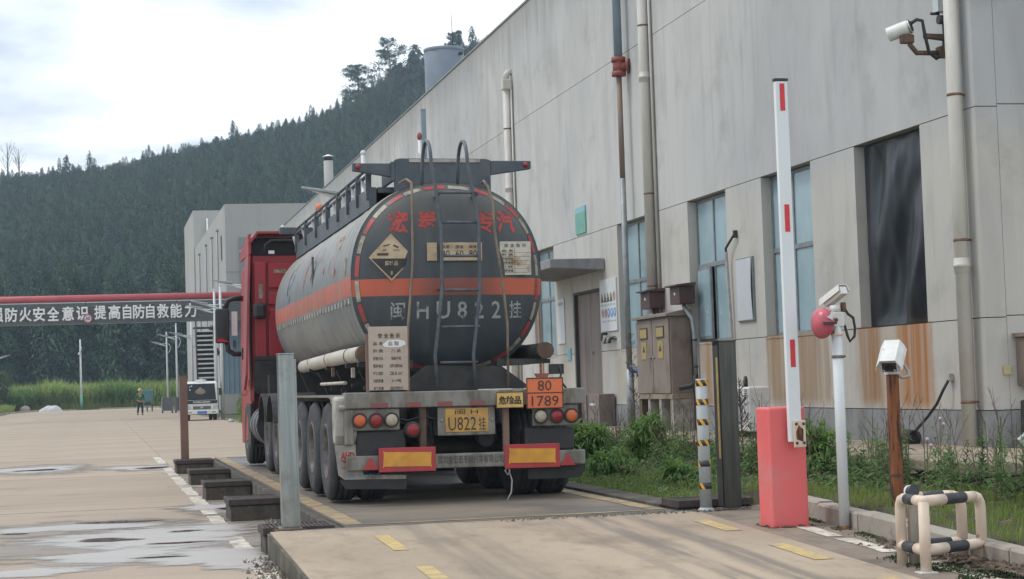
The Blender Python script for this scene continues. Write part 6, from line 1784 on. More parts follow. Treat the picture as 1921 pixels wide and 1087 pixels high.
for s_ in (-1, 1):
    q = MB(); q.prism([(s_ * .52, .58), (s_ * .80, .56), (s_ * .81, .80), (s_ * .62, .78)], 'y', -.02, .03); q.build('headlight', M['panel_pale'], van, bevel=.01)
    q = MB(); q.box(s_ * .60 - .09, s_ * .60 + .09, -.11, -.098, .40, .46); q.build('fog_light', M['lamp_clear'], van)
    q = MB(); q.box(s_ * .96 - .08, s_ * .96 + .08, .15, .25, 1.28, 1.62); q.build('mirror', M['black'], van, bevel=.03)
    q = MB(); q.tube([(s_ * .80, .3, 1.62), (s_ * .94, .2, 1.63)], .015, 6); q.build('mirror_arm', M['black'], van)
    q = MB(); q.lathe([(.20, -.08), (.30, -.09), (.33, -.05), (.33, .05), (.30, .09), (.20, .08), (.18, 0), (0, 0)], (s_ * .68, .55, .33), 'x', 20); q.build('wheel', M['rubber'], van)
    q = MB(); q.lathe([(.20, -.08), (.30, -.09), (.33, -.05), (.33, .05), (.30, .09), (.20, .08), (.18, 0), (0, 0)], (s_ * .62, 3.2, .33), 'x', 20); q.build('wheel', M['rubber'], van)
q = MB(); q.box(-.84, .84, -.095, .06, .32, .54); q.build('bumper', M['van_white'], van, bevel=.04)
q = MB(); q.box(-.24, .24, -.112, -.098, .35, .48); q.build('number_plate', M['plate_blue'], van)
q = MB(); q.box(-.75, .75, .0, 3.8, .30, .42); q.build('chassis', M['steel_dark'], van)
q = MB(); q.box(-.86, .86, 1.75, 4.2, .75, 1.25); q.build('load_bed', M['van_white'], van)
q = MB(); q.sphere((.05, .9, 2.06), (.28, .2, .05), 12, 6); q.cyl((.05, .9, 2.08), (.05, .9, 2.18), .02, n=6); q.build('roof_hatch', M['van_white'], van)
for i, (x, t) in enumerate(((-.62, .80), (-.52, .86), (-.60, .62))):
    q = MB(); q.add([wsp(x - .035, t - .035, .054), wsp(x + .035, t - .035, .054), wsp(x + .035, t + .035, .054), wsp(x - .035, t + .035, .054)], [(0, 1, 2, 3)]); q.build('windscreen_sticker', M['notice_white'] if i else M['sign_cyan'], van, fix=False)

# pedestrian
def skin_body(name, joints, edges, parent, m, subs=2):
    me = bpy.data.meshes.new(name)
    me.from_pydata([j[:3] for j in joints], edges, [])
    o = bpy.data.objects.new(name, me); COL.objects.link(o)
    o.parent = parent
    sk = o.modifiers.new('skin', 'SKIN'); sk.use_smooth_shade = True
    for v, j in zip(me.skin_vertices[0].data, joints): v.radius = (j[3], j[4] if len(j) > 4 else j[3])
    me.skin_vertices[0].data[0].use_root = True
    ss = o.modifiers.new('sub', 'SUBSURF'); ss.levels = subs; ss.render_levels = subs
    me.materials.append(m)
    return o


pr = thing('person', 'person in yellow helmet, orange and green jacket and dark trousers walking on the road', 'person', (2.86, 134.0, 0), (0, 0, radians(10)))
J = [(0, 0, .95, .15, .11), (0, 0, 1.15, .14, .10), (0, .01, 1.38, .17, .11), (0, .0, 1.50, .07, .07), (0, -.01, 1.60, .07, .07), (0, -.02, 1.70, .095, .105),
     (.10, 0, .90, .095), (.13, -.10, .50, .07), (.16, .05, .10, .05), (.17, -.10, .04, .045),
     (-.10, 0, .90, .095), (-.12, .06, .50, .07), (-.14, .22, .12, .05), (-.15, .10, .05, .045),
     (.20, .01, 1.42, .06), (.27, .02, 1.14, .05), (.24, -.14, .96, .04), (.23, -.2, .9, .035),
     (-.20, .01, 1.42, .06), (-.28, .03, 1.16, .05), (-.20, -.12, 1.02, .04), (-.15, -.17, 1.0, .035)]
Ed = [(0, 1), (1, 2), (2, 3), (3, 4), (4, 5), (0, 6), (6, 7), (7, 8), (8, 9), (0, 10), (10, 11), (11, 12), (12, 13), (2, 14), (14, 15), (15, 16), (16, 17), (2, 18), (18, 19), (19, 20), (20, 21)]
skin_body('body', J, Ed, pr, M['skin'])
JT = [(0, 0, .98, .165, .125), (.10, 0, .88, .11), (.13, -.10, .50, .085), (.16, .05, .12, .07), (-.10, 0, .88, .11), (-.12, .06, .50, .085), (-.14, .21, .14, .07)]
skin_body('trousers', JT, [(0, 1), (1, 2), (2, 3), (0, 4), (4, 5), (5, 6)], pr, M['trousers'])
JJ = [(0, 0, .95, .175, .13), (0, 0, 1.15, .165, .125), (0, .01, 1.40, .185, .125), (0, 0, 1.48, .09, .085), (.21, .01, 1.42, .075), (.28, .02, 1.14, .065), (.25, -.12, .98, .055), (-.21, .01, 1.42, .075), (-.29, .03, 1.16, .065), (-.22, -.10, 1.03, .055)]
skin_body('jacket', JJ, [(0, 1), (1, 2), (2, 3), (2, 4), (4, 5), (5, 6), (2, 7), (7, 8), (8, 9)], pr, M['jacket_green'])
JV = [(0, 0, 1.20, .178, .14), (0, .01, 1.34, .195, .14), (0, .005, 1.47, .16, .115)]
skin_body('vest', JV, [(0, 1), (1, 2)], pr, M['vest'])
q = MB(); q.lathe([(.15, 0), (.145, .03), (.125, .05), (.12, .09), (.09, .145), (0, .165)], (0, -.02, 1.72), 'z', 20); q.build('helmet', M['helmet'], pr)
for s_ in (-1, 1):
    q = MB(); q.box(-.045, .045, -.16, .09, 0, .09); q.build('boot', M['steel_black'], pr, bevel=.03, loc=(s_ * .155, .05 if s_ > 0 else .2, 0))
    q = MB()
    for f in range(4): q.tube([(-.03 + f * .02, 0, 0), (-.03 + f * .02, -.02, -.05), (-.03 + f * .02, -.01, -.09 + abs(f - 1.5) * .01)], .009, 6)
    q.tube([(.045 * s_, 0, .01), (.055 * s_, -.03, -.03)], .010, 6); q.build('hand', M['skin'], pr, loc=(.235, -.19, .90) if s_ > 0 else (-.15, -.17, 1.0))

tc_ = thing('cargo_tricycle', 'teal cargo tricycle with raised box standing behind the person', 'tricycle', (4.0, 159.5, 0)); tc_.scale = (.55, .65, .80)
q = MB(); q.hexa([(-.75, -.3, 1.15), (.75, -.3, 1.15), (.75, 1.0, 1.15), (-.75, 1.0, 1.15), (-.95, -.5, 2.2), (.95, -.5, 2.2), (.95, 1.2, 2.2), (-.95, 1.2, 2.2)]); q.build('cargo_box', M['teal'], tc_)
q = MB(); q.box(-.97, .97, -.53, 1.2, 2.2, 2.26); q.build('box_rim', M['sign_cyan'], tc_)
q = MB(); q.box(-.6, .6, -.2, 1.0, .55, 1.13); q.build('body', M['teal'], tc_)
q = MB(); q.box(-.5, .5, -.25, -.2, .7, 1.0); q.build('tail_panel', M['steel_black'], tc_)
for x, y in ((-.7, .1), (.7, .1), (0, 1.9)):
    q = MB(); q.lathe([(.2, -.07), (.33, -.08), (.36, 0), (.33, .08), (.2, .07), (.0, .05)], (x, y, .36), 'x', 18); q.build('wheel', M['rubber'], tc_)
q = MB(); q.tube([(0, 1.9, .36), (0, 1.6, 1.1), (-.3, 1.5, 1.15)], .03, 6); q.tube([(0, 1.6, 1.1), (.3, 1.5, 1.15)], .03, 6); q.build('handlebar', M['steel_black'], tc_)
for x, lab in ((5.02, 'grey mesh crate on short legs, the one nearer the tricycle'), (6.0, 'grey mesh crate on short legs, the one nearer the white truck')):
    ct = thing('stillage_crate', lab, 'crate', (x, 142, 0), group='grey crates by the road')
    q = MB(); q.box(-.42, .42, -.4, .4, .16, .22); q.build('base', M['tote'], ct)
    for k in range(6):
        q = MB(); q.box(-.42 + k * .15, -.33 + k * .15, -.41, -.38, .22, 1.13); q.build('slat', M['tote'], ct)
    q = MB(); q.box(-.42, -.39, -.379, .4, .22, 1.13); q.box(.39, .42, -.379, .4, .22, 1.13); q.box(-.389, .389, .37, .4, .22, 1.13); q.build('walls', M['galv'], ct)
    q = MB(); q.box(-.44, .44, -.43, .42, 1.131, 1.17); q.build('rim', M['galv'], ct)
    for a in (-.36, .36):
        q = MB(); q.box(a - .05, a + .05, -.38, .38, 0, .159); q.build('leg', M['steel_black'], ct)
sf = thing('lifting_stand', 'rusty steel frame standing by the crates behind the white truck', 'steel stand', (6.55, 141, 0))
for x in (-.3, .3):
    q = MB(); q.box(x - .06, x + .06, -.1, .1, 0, 2.6); q.build('post', M['rust'], sf)
q = MB(); q.box(-.55, .24, -.12, .12, 1.45, 1.65); q.build('arm', M['rust_bright'], sf)
q = MB(); q.box(-.5, .5, -.3, .3, .9, 1.3); q.build('box', M['rust'], sf)
bd = MB()
bd.grid(lambda u, v: (-2.0 + 4.0 * u + .2 * sin(7 * v), -1 + 2 * v, max(0.0, (.95 * sin(pi * u) ** .4 * sin(pi * v) ** .5 + .16 * sin(11 * u) * sin(7 * v)) * (.6 + .4 * u))), 20, 12)
o = bd.build('wrapped_bundle', M['sack'], loc=(-5.0, 204, 0)); o.scale = (.58, .6, .75); tag(o, 'white plastic wrapped bundle lying on the kerb by the tall grass', 'bundle')
bd = MB(); bd.sphere((0, 0, .35), (.9, .7, .75), 14, 9); bd.box(-.95, -.55, -.4, .4, 0, .3); o = bd.build('boulder', M['kerb'], loc=(-7.6, 204.8, 0)); o.scale = (.6, .6, .62); tag(o, 'rounded pale boulder at the grassy road corner', 'boulder')
bd = MB(); bd.sphere((0, 0, .06), (.14, .1, .1), 10, 6); o = bd.build('litter_bag', M['sack'], loc=(6.05, 88.5, 0)); tag(o, 'small crumpled white bag on the road edge below the hedge', 'bag')

# ================================================================== PUDDLES
def puddle_mat(name, col, r, edge=True):
    m, nt, b = new_mat(name)
    b.inputs['Base Color'].default_value = (*col, 1)
    n1 = noise(nt, 1.6, 5, (.5, 1.0, 1), .6)
    L(nt, mth(nt, 'ADD', mth(nt, 'MULTIPLY', ramp(nt, n1, .45, .62), .14 if r > .1 else .05), r), b.inputs['Roughness'])
    b.inputs['Specular IOR Level'].default_value = .7
    b.inputs['IOR'].default_value = 1.33
    if edge:
        at = N(nt, 'ShaderNodeAttribute', attribute_name='depth')
        tr = N(nt, 'ShaderNodeBsdfTransparent'); ms = N(nt, 'ShaderNodeMixShader')
        f = ramp(nt, mth(nt, 'ADD', at.outputs['Fac'], mth(nt, 'MULTIPLY', mth(nt, 'SUBTRACT', noise(nt, 3.5, 5, (.5, 1, 1)), .5), 1.3)), .02, .42)
        b.inputs['IOR'].default_value = 1.6
        L(nt, f, ms.inputs[0]); L(nt, tr.outputs[0], ms.inputs[1]); L(nt, b.outputs[0], ms.inputs[2])
        L(nt, ms.outputs[0], nt.nodes['Material Output'].inputs[0])
    return m


M['film'] = puddle_mat('thin_water_film', (0.34, 0.315, 0.285), .42)
M['damp'] = puddle_mat('damp_concrete', (0.20, 0.165, 0.13), .62)
M['water'] = puddle_mat('still_water', (0.05, 0.042, 0.036), .03)


def puddle(cx, cy, rx, ry, m, z=.004, seed=0, rot=0.0):
    rs = random.Random(seed); n = 64
    ph = [rs.uniform(0, 6.28) for _ in range(5)]
    def rad(a): return 1 + .16 * sin(2 * a + ph[0]) + .12 * sin(3 * a + ph[1]) + .08 * sin(5 * a + ph[2]) + .05 * sin(9 * a + ph[3])
    V, D = [(0, 0, 0)], [1.0]
    rings = 6
    for k in range(1, rings + 1):
        for i in range(n):
            a = 2 * pi * i / n; r = rad(a) * k / rings
            x, y_ = rx * r * cos(a), ry * r * sin(a)
            V.append((x * cos(rot) - y_ * sin(rot), x * sin(rot) + y_ * cos(rot), 0)); D.append(1 - k / rings)
    Fs = [(0, 1 + i, 1 + (i + 1) % n) for i in range(n)]
    for k in range(rings - 1):
        Fs += [(1 + k * n + i, 1 + k * n + n + i, 1 + k * n + n + (i + 1) % n, 1 + k * n + (i + 1) % n) for i in range(n)]
    q = MB(); q.add(V, Fs); o = q.build('puddle', m, fix=False, kind='structure', loc=(cx, cy, z))
    at = o.data.attributes.new('depth', 'FLOAT', 'POINT'); at.data.foreach_set('value', D)
    return o


puddle(.35, 18.6, 1.6, 3.1, M['damp'], .0028, 21)
puddle(-.4, 21.0, 1.35, 1.3, M['damp'], .0033, 22)
puddle(1.5, 23.4, .8, 1.5, M['damp'], .0028, 23)
puddle(-1.3, 38.5, 1.7, 2.6, M['damp'], .0028, 24)
puddle(.75, 37.2, 1.1, 2.0, M['damp'], .0033, 25)
puddle(.45, 19.0, 1.15, 2.0, M['film'], .0045, 1)
puddle(.2, 17.0, .95, 1.0, M['film'], .005, 2)
puddle(-.35, 20.9, 1.0, .75, M['film'], .0055, 3)
puddle(1.0, 16.2, .7, 1.4, M['film'], .006, 12)
puddle(1.45, 23.4, .55, .9, M['film'], .0045, 4)
puddle(1.55, 29.0, .5, .7, M['film'], .0045, 5)
puddle(-1.3, 38.5, 1.3, 1.7, M['film'], .0045, 6)
puddle(.75, 37.2, .8, 1.3, M['film'], .0045, 7)
puddle(-.7, 15.8, .7, .55, M['film'], .0045, 8)
puddle(1.55, 34.6, .5, .8, M['film'], .0045, 13)
puddle(.2, 21.5, .50, .22, M['water'], .0085, 9)
puddle(.05, 18.9, .34, .28, M['water'], .0085, 10)
puddle(1.62, 23.0, .26, .45, M['water'], .0085, 11)
puddle(.75, 18.1, .42, .10, M['water'], .0085, 31)
puddle(.85, 19.6, .20, .14, M['water'], .0085, 32)
puddle(.5, 16.6, .30, .08, M['water'], .0085, 33)
puddle(-.9, 20.4, .16, .12, M['water'], .0085, 34)
puddle(-1.2, 38.0, .45, .5, M['water'], .0085, 14)
puddle(1.0, 36.8, .4, .5, M['water'], .0085, 15)

# ================================================================== VEGETATION
def blades(name, pts, h, w, m, bend=.35, hv=.4, kind='stuff', parent=None, seed=1, **kw):
    """bent grass blades: two quads and a tip each"""
    r = np.random.default_rng(seed); P = np.asarray(pts, float); n = len(P)
    a = r.uniform(0, 2 * pi, n); hh = h * (1 + hv * r.uniform(-1, 1, n)); ww = w * r.uniform(.7, 1.3, n)
    bd = bend * r.uniform(.2, 1.4, n) * hh
    d = np.stack([np.cos(a), np.sin(a), np.zeros(n)], 1); s = np.stack([-np.sin(a), np.cos(a), np.zeros(n)], 1)
    up_ = np.array([0, 0, 1.0])
    V = np.zeros((n, 7, 3))
    for k, (t, wf) in enumerate(((0, 1), (.4, .9), (.75, .6))):
        c = P + up_ * (hh * (t - .18 * t * t * (bd / hh)))[:, None] + d * (bd * t * t)[:, None]
        V[:, 2 * k] = c - s * (ww * wf * .5)[:, None]; V[:, 2 * k + 1] = c + s * (ww * wf * .5)[:, None]
    V[:, 6] = P + up_ * (hh * (1 - .35 * bd / hh))[:, None] + d * bd[:, None]
    base = (np.arange(n) * 7)[:, None]
    F = np.concatenate([base + np.array([[0, 1, 3]]), base + np.array([[0, 3, 2]]), base + np.array([[2, 3, 5]]), base + np.array([[2, 5, 4]]), base + np.array([[4, 5, 6]])])
    return raw_mesh(name, V.reshape(-1, 3), F, m, parent, kind=kind, **kw)


def leaf_quads(C, D, ln, wd, r, droop=.3):
    """lanceolate leaves at C pointing along D: arrays -> V, F (6 verts each)"""
    n = len(C)
    D = D / np.linalg.norm(D, axis=1)[:, None]
    side = np.cross(D, np.array([0, 0, 1.0])); side /= (np.linalg.norm(side, axis=1)[:, None] + 1e-6)
    up_ = np.cross(side, D)
    V = np.zeros((n, 6, 3)); ln = ln[:, None]; wd = wd[:, None]
    V[:, 0] = C
    m1 = C + D * ln * .4 + up_ * ln * .06
    m2 = C + D * ln * .75 - np.array([0, 0, 1.0]) * ln * droop * .35
    V[:, 1] = m1 - side * wd * .5; V[:, 2] = m1 + side * wd * .5
    V[:, 3] = m2 - side * wd * .38; V[:, 4] = m2 + side * wd * .38
    V[:, 5] = C + D * ln - np.array([0, 0, 1.0]) * ln * droop
    base = (np.arange(n) * 6)[:, None]
    F = np.concatenate([base + np.array([[0, 1, 2]]), base + np.array([[1, 3, 4]]), base + np.array([[1, 4, 2]]), base + np.array([[3, 5, 4]])])
    return V.reshape(-1, 3), F


def weed_plants(pts, hs, r, leaf=.13, dens=60, lw=.022, spread=.9):
    """upright leafy weed stems: returns leaf V,F and stem V,F"""
    LV, LF, SV, SF = [], [], [], []; lo = so = 0
    for (x, y, z), h in zip(pts, hs):
        lean = r.uniform(-.12, .12, 2)
        n = int(dens * h) + 6
        t = np.sort(r.uniform(.12, 1, n)); a = np.arange(n) * 2.4 + r.uniform(0, 6)
        C = np.stack([x + lean[0] * t * h, y + lean[1] * t * h, z + t * h], 1)
        el = r.uniform(.1, .8, n)
        D = np.stack([np.cos(a) * np.cos(el), np.sin(a) * np.cos(el), np.sin(el)], 1)
        ln = leaf * (1.15 - .6 * t) * r.uniform(.7, 1.2, n)
        V, F = leaf_quads(C, D, ln, ln * (lw / leaf) * r.uniform(.8, 1.3, n), r, .35)
        LV.append(V); LF.append(F + lo); lo += len(V)
        b = np.array([x, y, z]); e = np.array([x + lean[0] * h, y + lean[1] * h, z + h]); w = .006
        S = np.array([b + [w, 0, 0], b + [-w * .5, w * .8, 0], b + [-w * .5, -w * .8, 0], e + [w * .4, 0, 0], e + [-w * .2, w * .3, 0], e + [-w * .2, -w * .3, 0]])
        SV.append(S); SF.append(np.array([[0, 1, 4], [0, 4, 3], [1, 2, 5], [1, 5, 4], [2, 0, 3], [2, 3, 5]]) + so); so += 6
    return np.concatenate(LV), np.concatenate(LF), np.concatenate(SV), np.concatenate(SF)


M['grass'] = leaf_mat('short_verge_grass', (0.16, 0.24, 0.05), (0.23, 0.31, 0.07), (0.19, 0.22, 0.07), 1.2, .4)
M['weed'] = leaf_mat('weed_leaves', (0.115, 0.205, 0.06), (0.175, 0.275, 0.095), (0.085, 0.145, 0.05), .9, .4)
M['weed_stem'] = mat('weed_stems', (0.09, 0.11, 0.04), (0.11, 0.09, 0.05), 5, rough=.8)
M['dry'] = mat('dry_weed_stems', (0.15, 0.105, 0.075), (0.10, 0.07, 0.05), 4, rough=.9, island=.6)
M['shrub'] = leaf_mat('strap_leaves', (0.15, 0.28, 0.075), (0.22, 0.35, 0.10), (0.13, 0.23, 0.065), 1.5, .5)
M['reed'] = leaf_mat('tall_reed_grass', (0.28, 0.38, 0.11), (0.36, 0.44, 0.15), (0.20, 0.28, 0.08), .12, .5)
M['hedge'] = leaf_mat('hedge_leaves', (0.12, 0.21, 0.03), (0.17, 0.27, 0.045), (0.08, 0.15, 0.03), .8)
M['conifer'] = leaf_mat('dark_conifer_needles', (0.018, 0.046, 0.036), (0.032, 0.068, 0.047), (0.058, 0.108, 0.058), .1, .1, True)
M['broad'] = leaf_mat('pale_broadleaf', (0.055, 0.095, 0.035), (0.09, 0.13, 0.05), (0.07, 0.10, 0.055), .1, .2, True)
M['thistle'] = mat('pink_thistle', (0.42, 0.33, 0.38), (0.46, 0.37, 0.41), 10, rough=.8)

r = np.random.default_rng(11)
# short grass
gp = []
for _ in range(26000):
    y = r.uniform(8, 24) if r.random() < .75 else r.uniform(24, 40)
    x = r.uniform(6.05, 9.0) if y < 16.6 else r.uniform(5.5, 9.0)
    gp.append((x, y, verge_z(x, y) - .01 if x > 6.03 else .155))
blades('grass', gp, .10, .008, M['grass'], seed=3)
gp = [(r.uniform(5.42, 6.7), 16.9 + 15 * r.random() ** 1.2, .15) for _ in range(9000)]
blades('grass', gp, .11, .010, M['grass'], bend=.6, seed=33)
# leafy weeds: denser towards the platform
pts, hs = [], []
for _ in range(560):
    y = 9 + 31 * r.random() ** .9
    lo_ = 6.9 if y < 16.6 else (6.0 if y < 22 else 5.6)
    x = lo_ + (9.0 - lo_) * r.random() ** .55
    if y < 15 and x < 7.5: continue
    if 17 < y < 33 and x < 7.0 and r.random() < .55: continue
    pts.append((x, y, verge_z(x, y) if x > 6.03 else .15)); hs.append(r.uniform(.25, .62) * (1.15 if x > 7.6 else .8) * (.8 if y > 24 else 1))
LV, LF, SV, SF = weed_plants(pts, hs, r, .19, 70, .036)
raw_mesh('weeds', LV, LF, M['weed'], kind='stuff'); raw_mesh('weed_stems', SV, SF, M['weed_stem'], kind='stuff')
# low clover-like cover
C, D = [], []
for _ in range(11000):
    y = 16.8 + 24 * r.random(); x = 5.42 + 2.6 * r.random() ** 1.3
    C.append((x, y, (verge_z(x, y) if x > 6.03 else .15) + r.uniform(0, .13))); a = r.uniform(0, 6.28); D.append((cos(a), sin(a), r.uniform(.1, .9)))
V, F = leaf_quads(np.array(C), np.array(D), r.uniform(.04, .11, len(C)), r.uniform(.018, .035, len(C)), r)
raw_mesh('ground_cover', V, F, M['weed'], kind='stuff')
# dry reddish stalks
def twig(q, p, d, ln, rad, depth, rs):
    e = p + d * ln
    q.tube([p, e], [rad, rad * .55], 4, caps=False)
    if depth:
        for _ in range(rs.randint(2, 4)):
            t = rs.uniform(.35, .95)
            nd = (d + Vector((rs.uniform(-.8, .8), rs.uniform(-.8, .8), rs.uniform(-.1, .6)))).normalized()
            twig(q, p + d * ln * t, nd, ln * rs.uniform(.25, .45), rad * .55, depth - 1, rs)


rs = random.Random(5); q = MB()
for _ in range(170):
    y = rs.uniform(11, 36); x = rs.uniform(7.3, 9.0) if y > 17 else rs.uniform(7.8, 9.0)
    twig(q, Vector((x, y, verge_z(x, y))), Vector((rs.uniform(-.12, .12), rs.uniform(-.12, .12), 1)).normalized(), rs.uniform(.45, .95), .006, 2, rs)
q.build('dry_weeds', M['dry'], kind='stuff', fix=False)

# single plants that stand out
def leafy_shrub(x, y, z, rad, n, ln, label, seed):
    t = thing('leafy_shrub', label, 'shrub', (x, y, z))
    g_ = np.random.default_rng(seed); lumps = 14
    cs = g_.uniform(-.75, .75, (lumps, 3)) * np.array(rad); cs[:, 2] = g_.uniform(.25, 1.25, lumps) * rad[2]
    k = g_.integers(0, lumps, n); d = g_.normal(size=(n, 3)); d[:, 2] += .5; d /= np.linalg.norm(d, axis=1)[:, None]
    Pp = cs[k] + d * g_.uniform(.0, .34, n)[:, None] * np.array(rad)
    V, F = leaf_quads(Pp, d + g_.normal(0, .3, (n, 3)), ln * g_.uniform(.6, 1.3, n), ln * .17 * g_.uniform(.7, 1.3, n), g_, .45)
    raw_mesh('leaves', V, F, M['shrub'], t, kind='stuff')
    q = MB()
    for k in range(7): q.tube([(0, 0, 0), tuple(cs[k] * .9)], [.010, .005], 5)
    q.build('stems', M['weed_stem'], t, kind='stuff')


leafy_shrub(6.75, 26.8, .1, (.56, .56, .44), 2500, .19, 'big rounded bright green leafy shrub just right of the tanker bumper', 21)
leafy_shrub(6.25, 22.6, .12, (.34, .34, .26), 900, .15, 'low bright green leafy tuft behind the striped bollard', 23)
leafy_shrub(7.75, 26.3, .15, (.30, .30, .50), 1100, .17, 'narrow upright green shrub between the bumper shrub and the striped bollard', 24)
leafy_shrub(6.45, 20.2, .12, (.30, .30, .24), 800, .15, 'leafy tuft to the right of the dark steel post foot', 25)
leafy_shrub(7.6, 19.6, .15, (.36, .36, .48), 1400, .17, 'tall leafy green bush between the dark steel post and the pink barrier', 26)

# tall dry weed against the wall
def dry_weed(x, y, z, h, label, seed):
    t = thing('dry_weed', label, 'weed', (x, y, z))
    rs_ = random.Random(seed); q = MB()
    twig(q, Vector((0, 0, 0)), Vector((-.03, 0, 1)).normalized(), h, .014, 0, rs_)
    q.build('stem', M['dry'], t, fix=False)
    q = MB()
    for i in range(46):
        tt = rs_.uniform(.25, 1.0); a = rs_.uniform(0, 6.28); ln = rs_.uniform(.10, .28) * (1.1 - .5 * tt)
        p = Vector((-.03 * h * tt, 0, h * tt)); d = Vector((cos(a) * .7, sin(a) * .7, .7)).normalized()
        q.tube([p, p + d * ln], [.005, .003], 4, caps=False)
        for _ in range(3): q.tube([p + d * ln * .6, p + d * ln * .6 + Vector((rs_.uniform(-.05, .05), rs_.uniform(-.05, .05), rs_.uniform(.02, .09)))], .004, 3, caps=False)
    q.build('twigs', M['dry'], t, kind='stuff', fix=False)


dry_weed(9.5, 32.6, PZ - .25, 2.1, 'tall dead dry weed stalk standing left of the brown cabinet', 31)
dry_weed(8.7, 24.6, .15, 1.1, 'dead branching weed beside the dark steel post', 32)
for (x, y, h, lab) in ((7.55, 17.1, .62, 'pink flowered thistle between the white pole and rusty post'), (8.6, 18.2, .70, 'pink flowered thistle in front of the corner downpipe'), (7.7, 16.6, .50, 'low pink thistle close behind the rusty post')):
    t = thing('thistle', lab, 'thistle', (x, y, verge_z(x, y)))
    V, F, S, SFf = weed_plants([(0, 0, 0)], [h], r, .14, 40, .03)
    raw_mesh('leaves', V, F, M['weed'], t, kind='stuff'); 
    q = MB(); q.tube([(0, 0, 0), (.02, 0, h + .06)], .006, 6); q.tube([(.01, 0, h * .7), (.07, .03, h)], .004, 6); q.build('stem', M['weed_stem'], t)
    for p in ((.02, 0, h + .08), (.07, .03, h + .02)):
        q = MB(); q.sphere(p, (.019, .019, .021), 10, 6); q.build('flower', M['thistle'], t)

# moss and litter at the kerb foot, rubble in the ramp crack
def crumbs(name, n, fn, s0, s1, m, seed, flat_=.6):
    rr_ = np.random.default_rng(seed); q = MB()
    for _ in range(n):
        x, y, z = fn(rr_); s = rr_.uniform(s0, s1) * (1 if rr_.random() > .1 else 1.8)
        a = rr_.uniform(0, 6.28); ca, sa = cos(a) * s, sin(a) * s
        k = rr_.uniform(.5, 1)
        V = [(x + ca, y + sa, z), (x - sa * k, y + ca * k, z), (x - ca, y - sa * k, z), (x + sa, y - ca, z), (x + ca * .2, y + sa * .1, z + s * flat_ * 2)]
        q.add(V, [(0, 1, 4), (1, 2, 4), (2, 3, 4), (3, 0, 4)])
    return q.build(name, m, kind='stuff', fix=False)


crumbs('rubble', 330, lambda g_: (g_.uniform(1.5, 5.2), 16.075 + g_.normal(0, .02), .165 + g_.uniform(0, .025)), .005, .016, M['gravel'], 1)
crumbs('rubble', 260, lambda g_: (g_.uniform(3.4, 5.2), 16.0 + g_.normal(0, .07), ramp_z(16.0) + .001), .005, .013, M['gravel'], 2)
crumbs('rubble', 700, lambda g_: (1.36 - abs(g_.normal(0, .10)), g_.uniform(12, 16), .0), .005, .018, M['gravel'], 3)
crumbs('gravel', 420, lambda g_: (1.85 + g_.normal(0, .07), 17.0 + g_.uniform(0, 3.6), 0.0), .008, .022, M['gravel'], 4)
crumbs('dead_leaves', 700, lambda g_: (6.1 + 2.8 * g_.random(), g_.uniform(11, 24), .30 + g_.uniform(0, .03)), .012, .035, M['litter'], 6, .25)
crumbs('dead_leaves', 900, lambda g_: (5.84 - abs(g_.normal(0, .10)), g_.uniform(10.5, 15.4), ramp_z(13) - .015 + g_.uniform(-.0, .03)), .01, .03, M['litter'], 5, .25)
for cx_, cy_, rx_, ry_, n_ in ((5.51, 14.64, .19, .17, 160), (5.855, 14.2, .08, .08, 70), (5.29, 16.02, .10, .08, 60), (5.55, 16.12, .14, .14, 90), (1.585, 16.2, .12, .13, 50)):  # dark crumbs added round each base as contact grounding
    crumbs('dirt', n_, lambda g_: (lambda s_, t_: (cx_ + (rx_ * s_ if t_ else rx_ * g_.uniform(-1, 1)) + g_.normal(0, .012), cy_ + (ry_ * g_.uniform(-1, 1) if t_ else ry_ * s_) + g_.normal(0, .012), (ramp_z(cy_) if cy_ < 16 else .224) - .002))(g_.choice([-1, 1]), g_.random() < .5), .006, .02, M['litter'], int(cx_ * 10), .25)
mp_ = []
for _ in range(5200):
    y = r.uniform(10.8, 12.5) if r.random() < .75 else r.uniform(12.5, 15.2); x = 5.88 - abs(r.normal(0, .05)) - (.42 * r.random() if y < 12.6 else 0)
    if (sin(x * 9 + y * 5) + sin(y * 11 - x * 4)) < -.2: continue
    mp_.append((x, y, ramp_z(y) - .004))
blades('moss', mp_, .016, .012, M['moss'], bend=.9, seed=8)
for k in range(3): pass

# hedge by the parked truck
def leaf_mass(name, c, rad, n, m, size, seed, parent=None, lumps=9, **kw):
    rr_ = np.random.default_rng(seed)
    cs = rr_.uniform(-.55, .55, (lumps, 3)) * np.array(rad) + np.array(c)
    rs__ = rr_.uniform(.40, .62, lumps)
    k = rr_.integers(0, lumps, n)
    d = rr_.normal(size=(n, 3)); d /= np.linalg.norm(d, axis=1)[:, None]
    rr2 = rr_.uniform(.55, 1.05, n) ** .6
    P = cs[k] + d * (rs__[k] * rr2)[:, None] * np.array(rad)
    D = d + rr_.normal(0, .6, (n, 3)) + np.array([0, 0, .25])
    V, F = leaf_quads(P, D, size * rr_.uniform(.6, 1.4, n), size * .45 * rr_.uniform(.7, 1.3, n), rr_, .3)
    return raw_mesh(name, V, F, m, parent, kind='stuff', **kw)


def bush(x, y, z, rad, n, m, size, label, seed, name='bush', cat='bush'):
    t = thing(name, label, cat, (x, y, z))
    leaf_mass('leaves', (0, 0, rad[2] * .8), rad, n, M[m], size, seed, t)
    q = MB()
    for k in range(4): q.tube([(0, 0, 0), (cos(k * 1.7) * rad[0] * .3, sin(k * 1.7) * rad[1] * .3, rad[2])], [.05, .02], 6)
    q.build('stems', M['bark'], t)
    return t


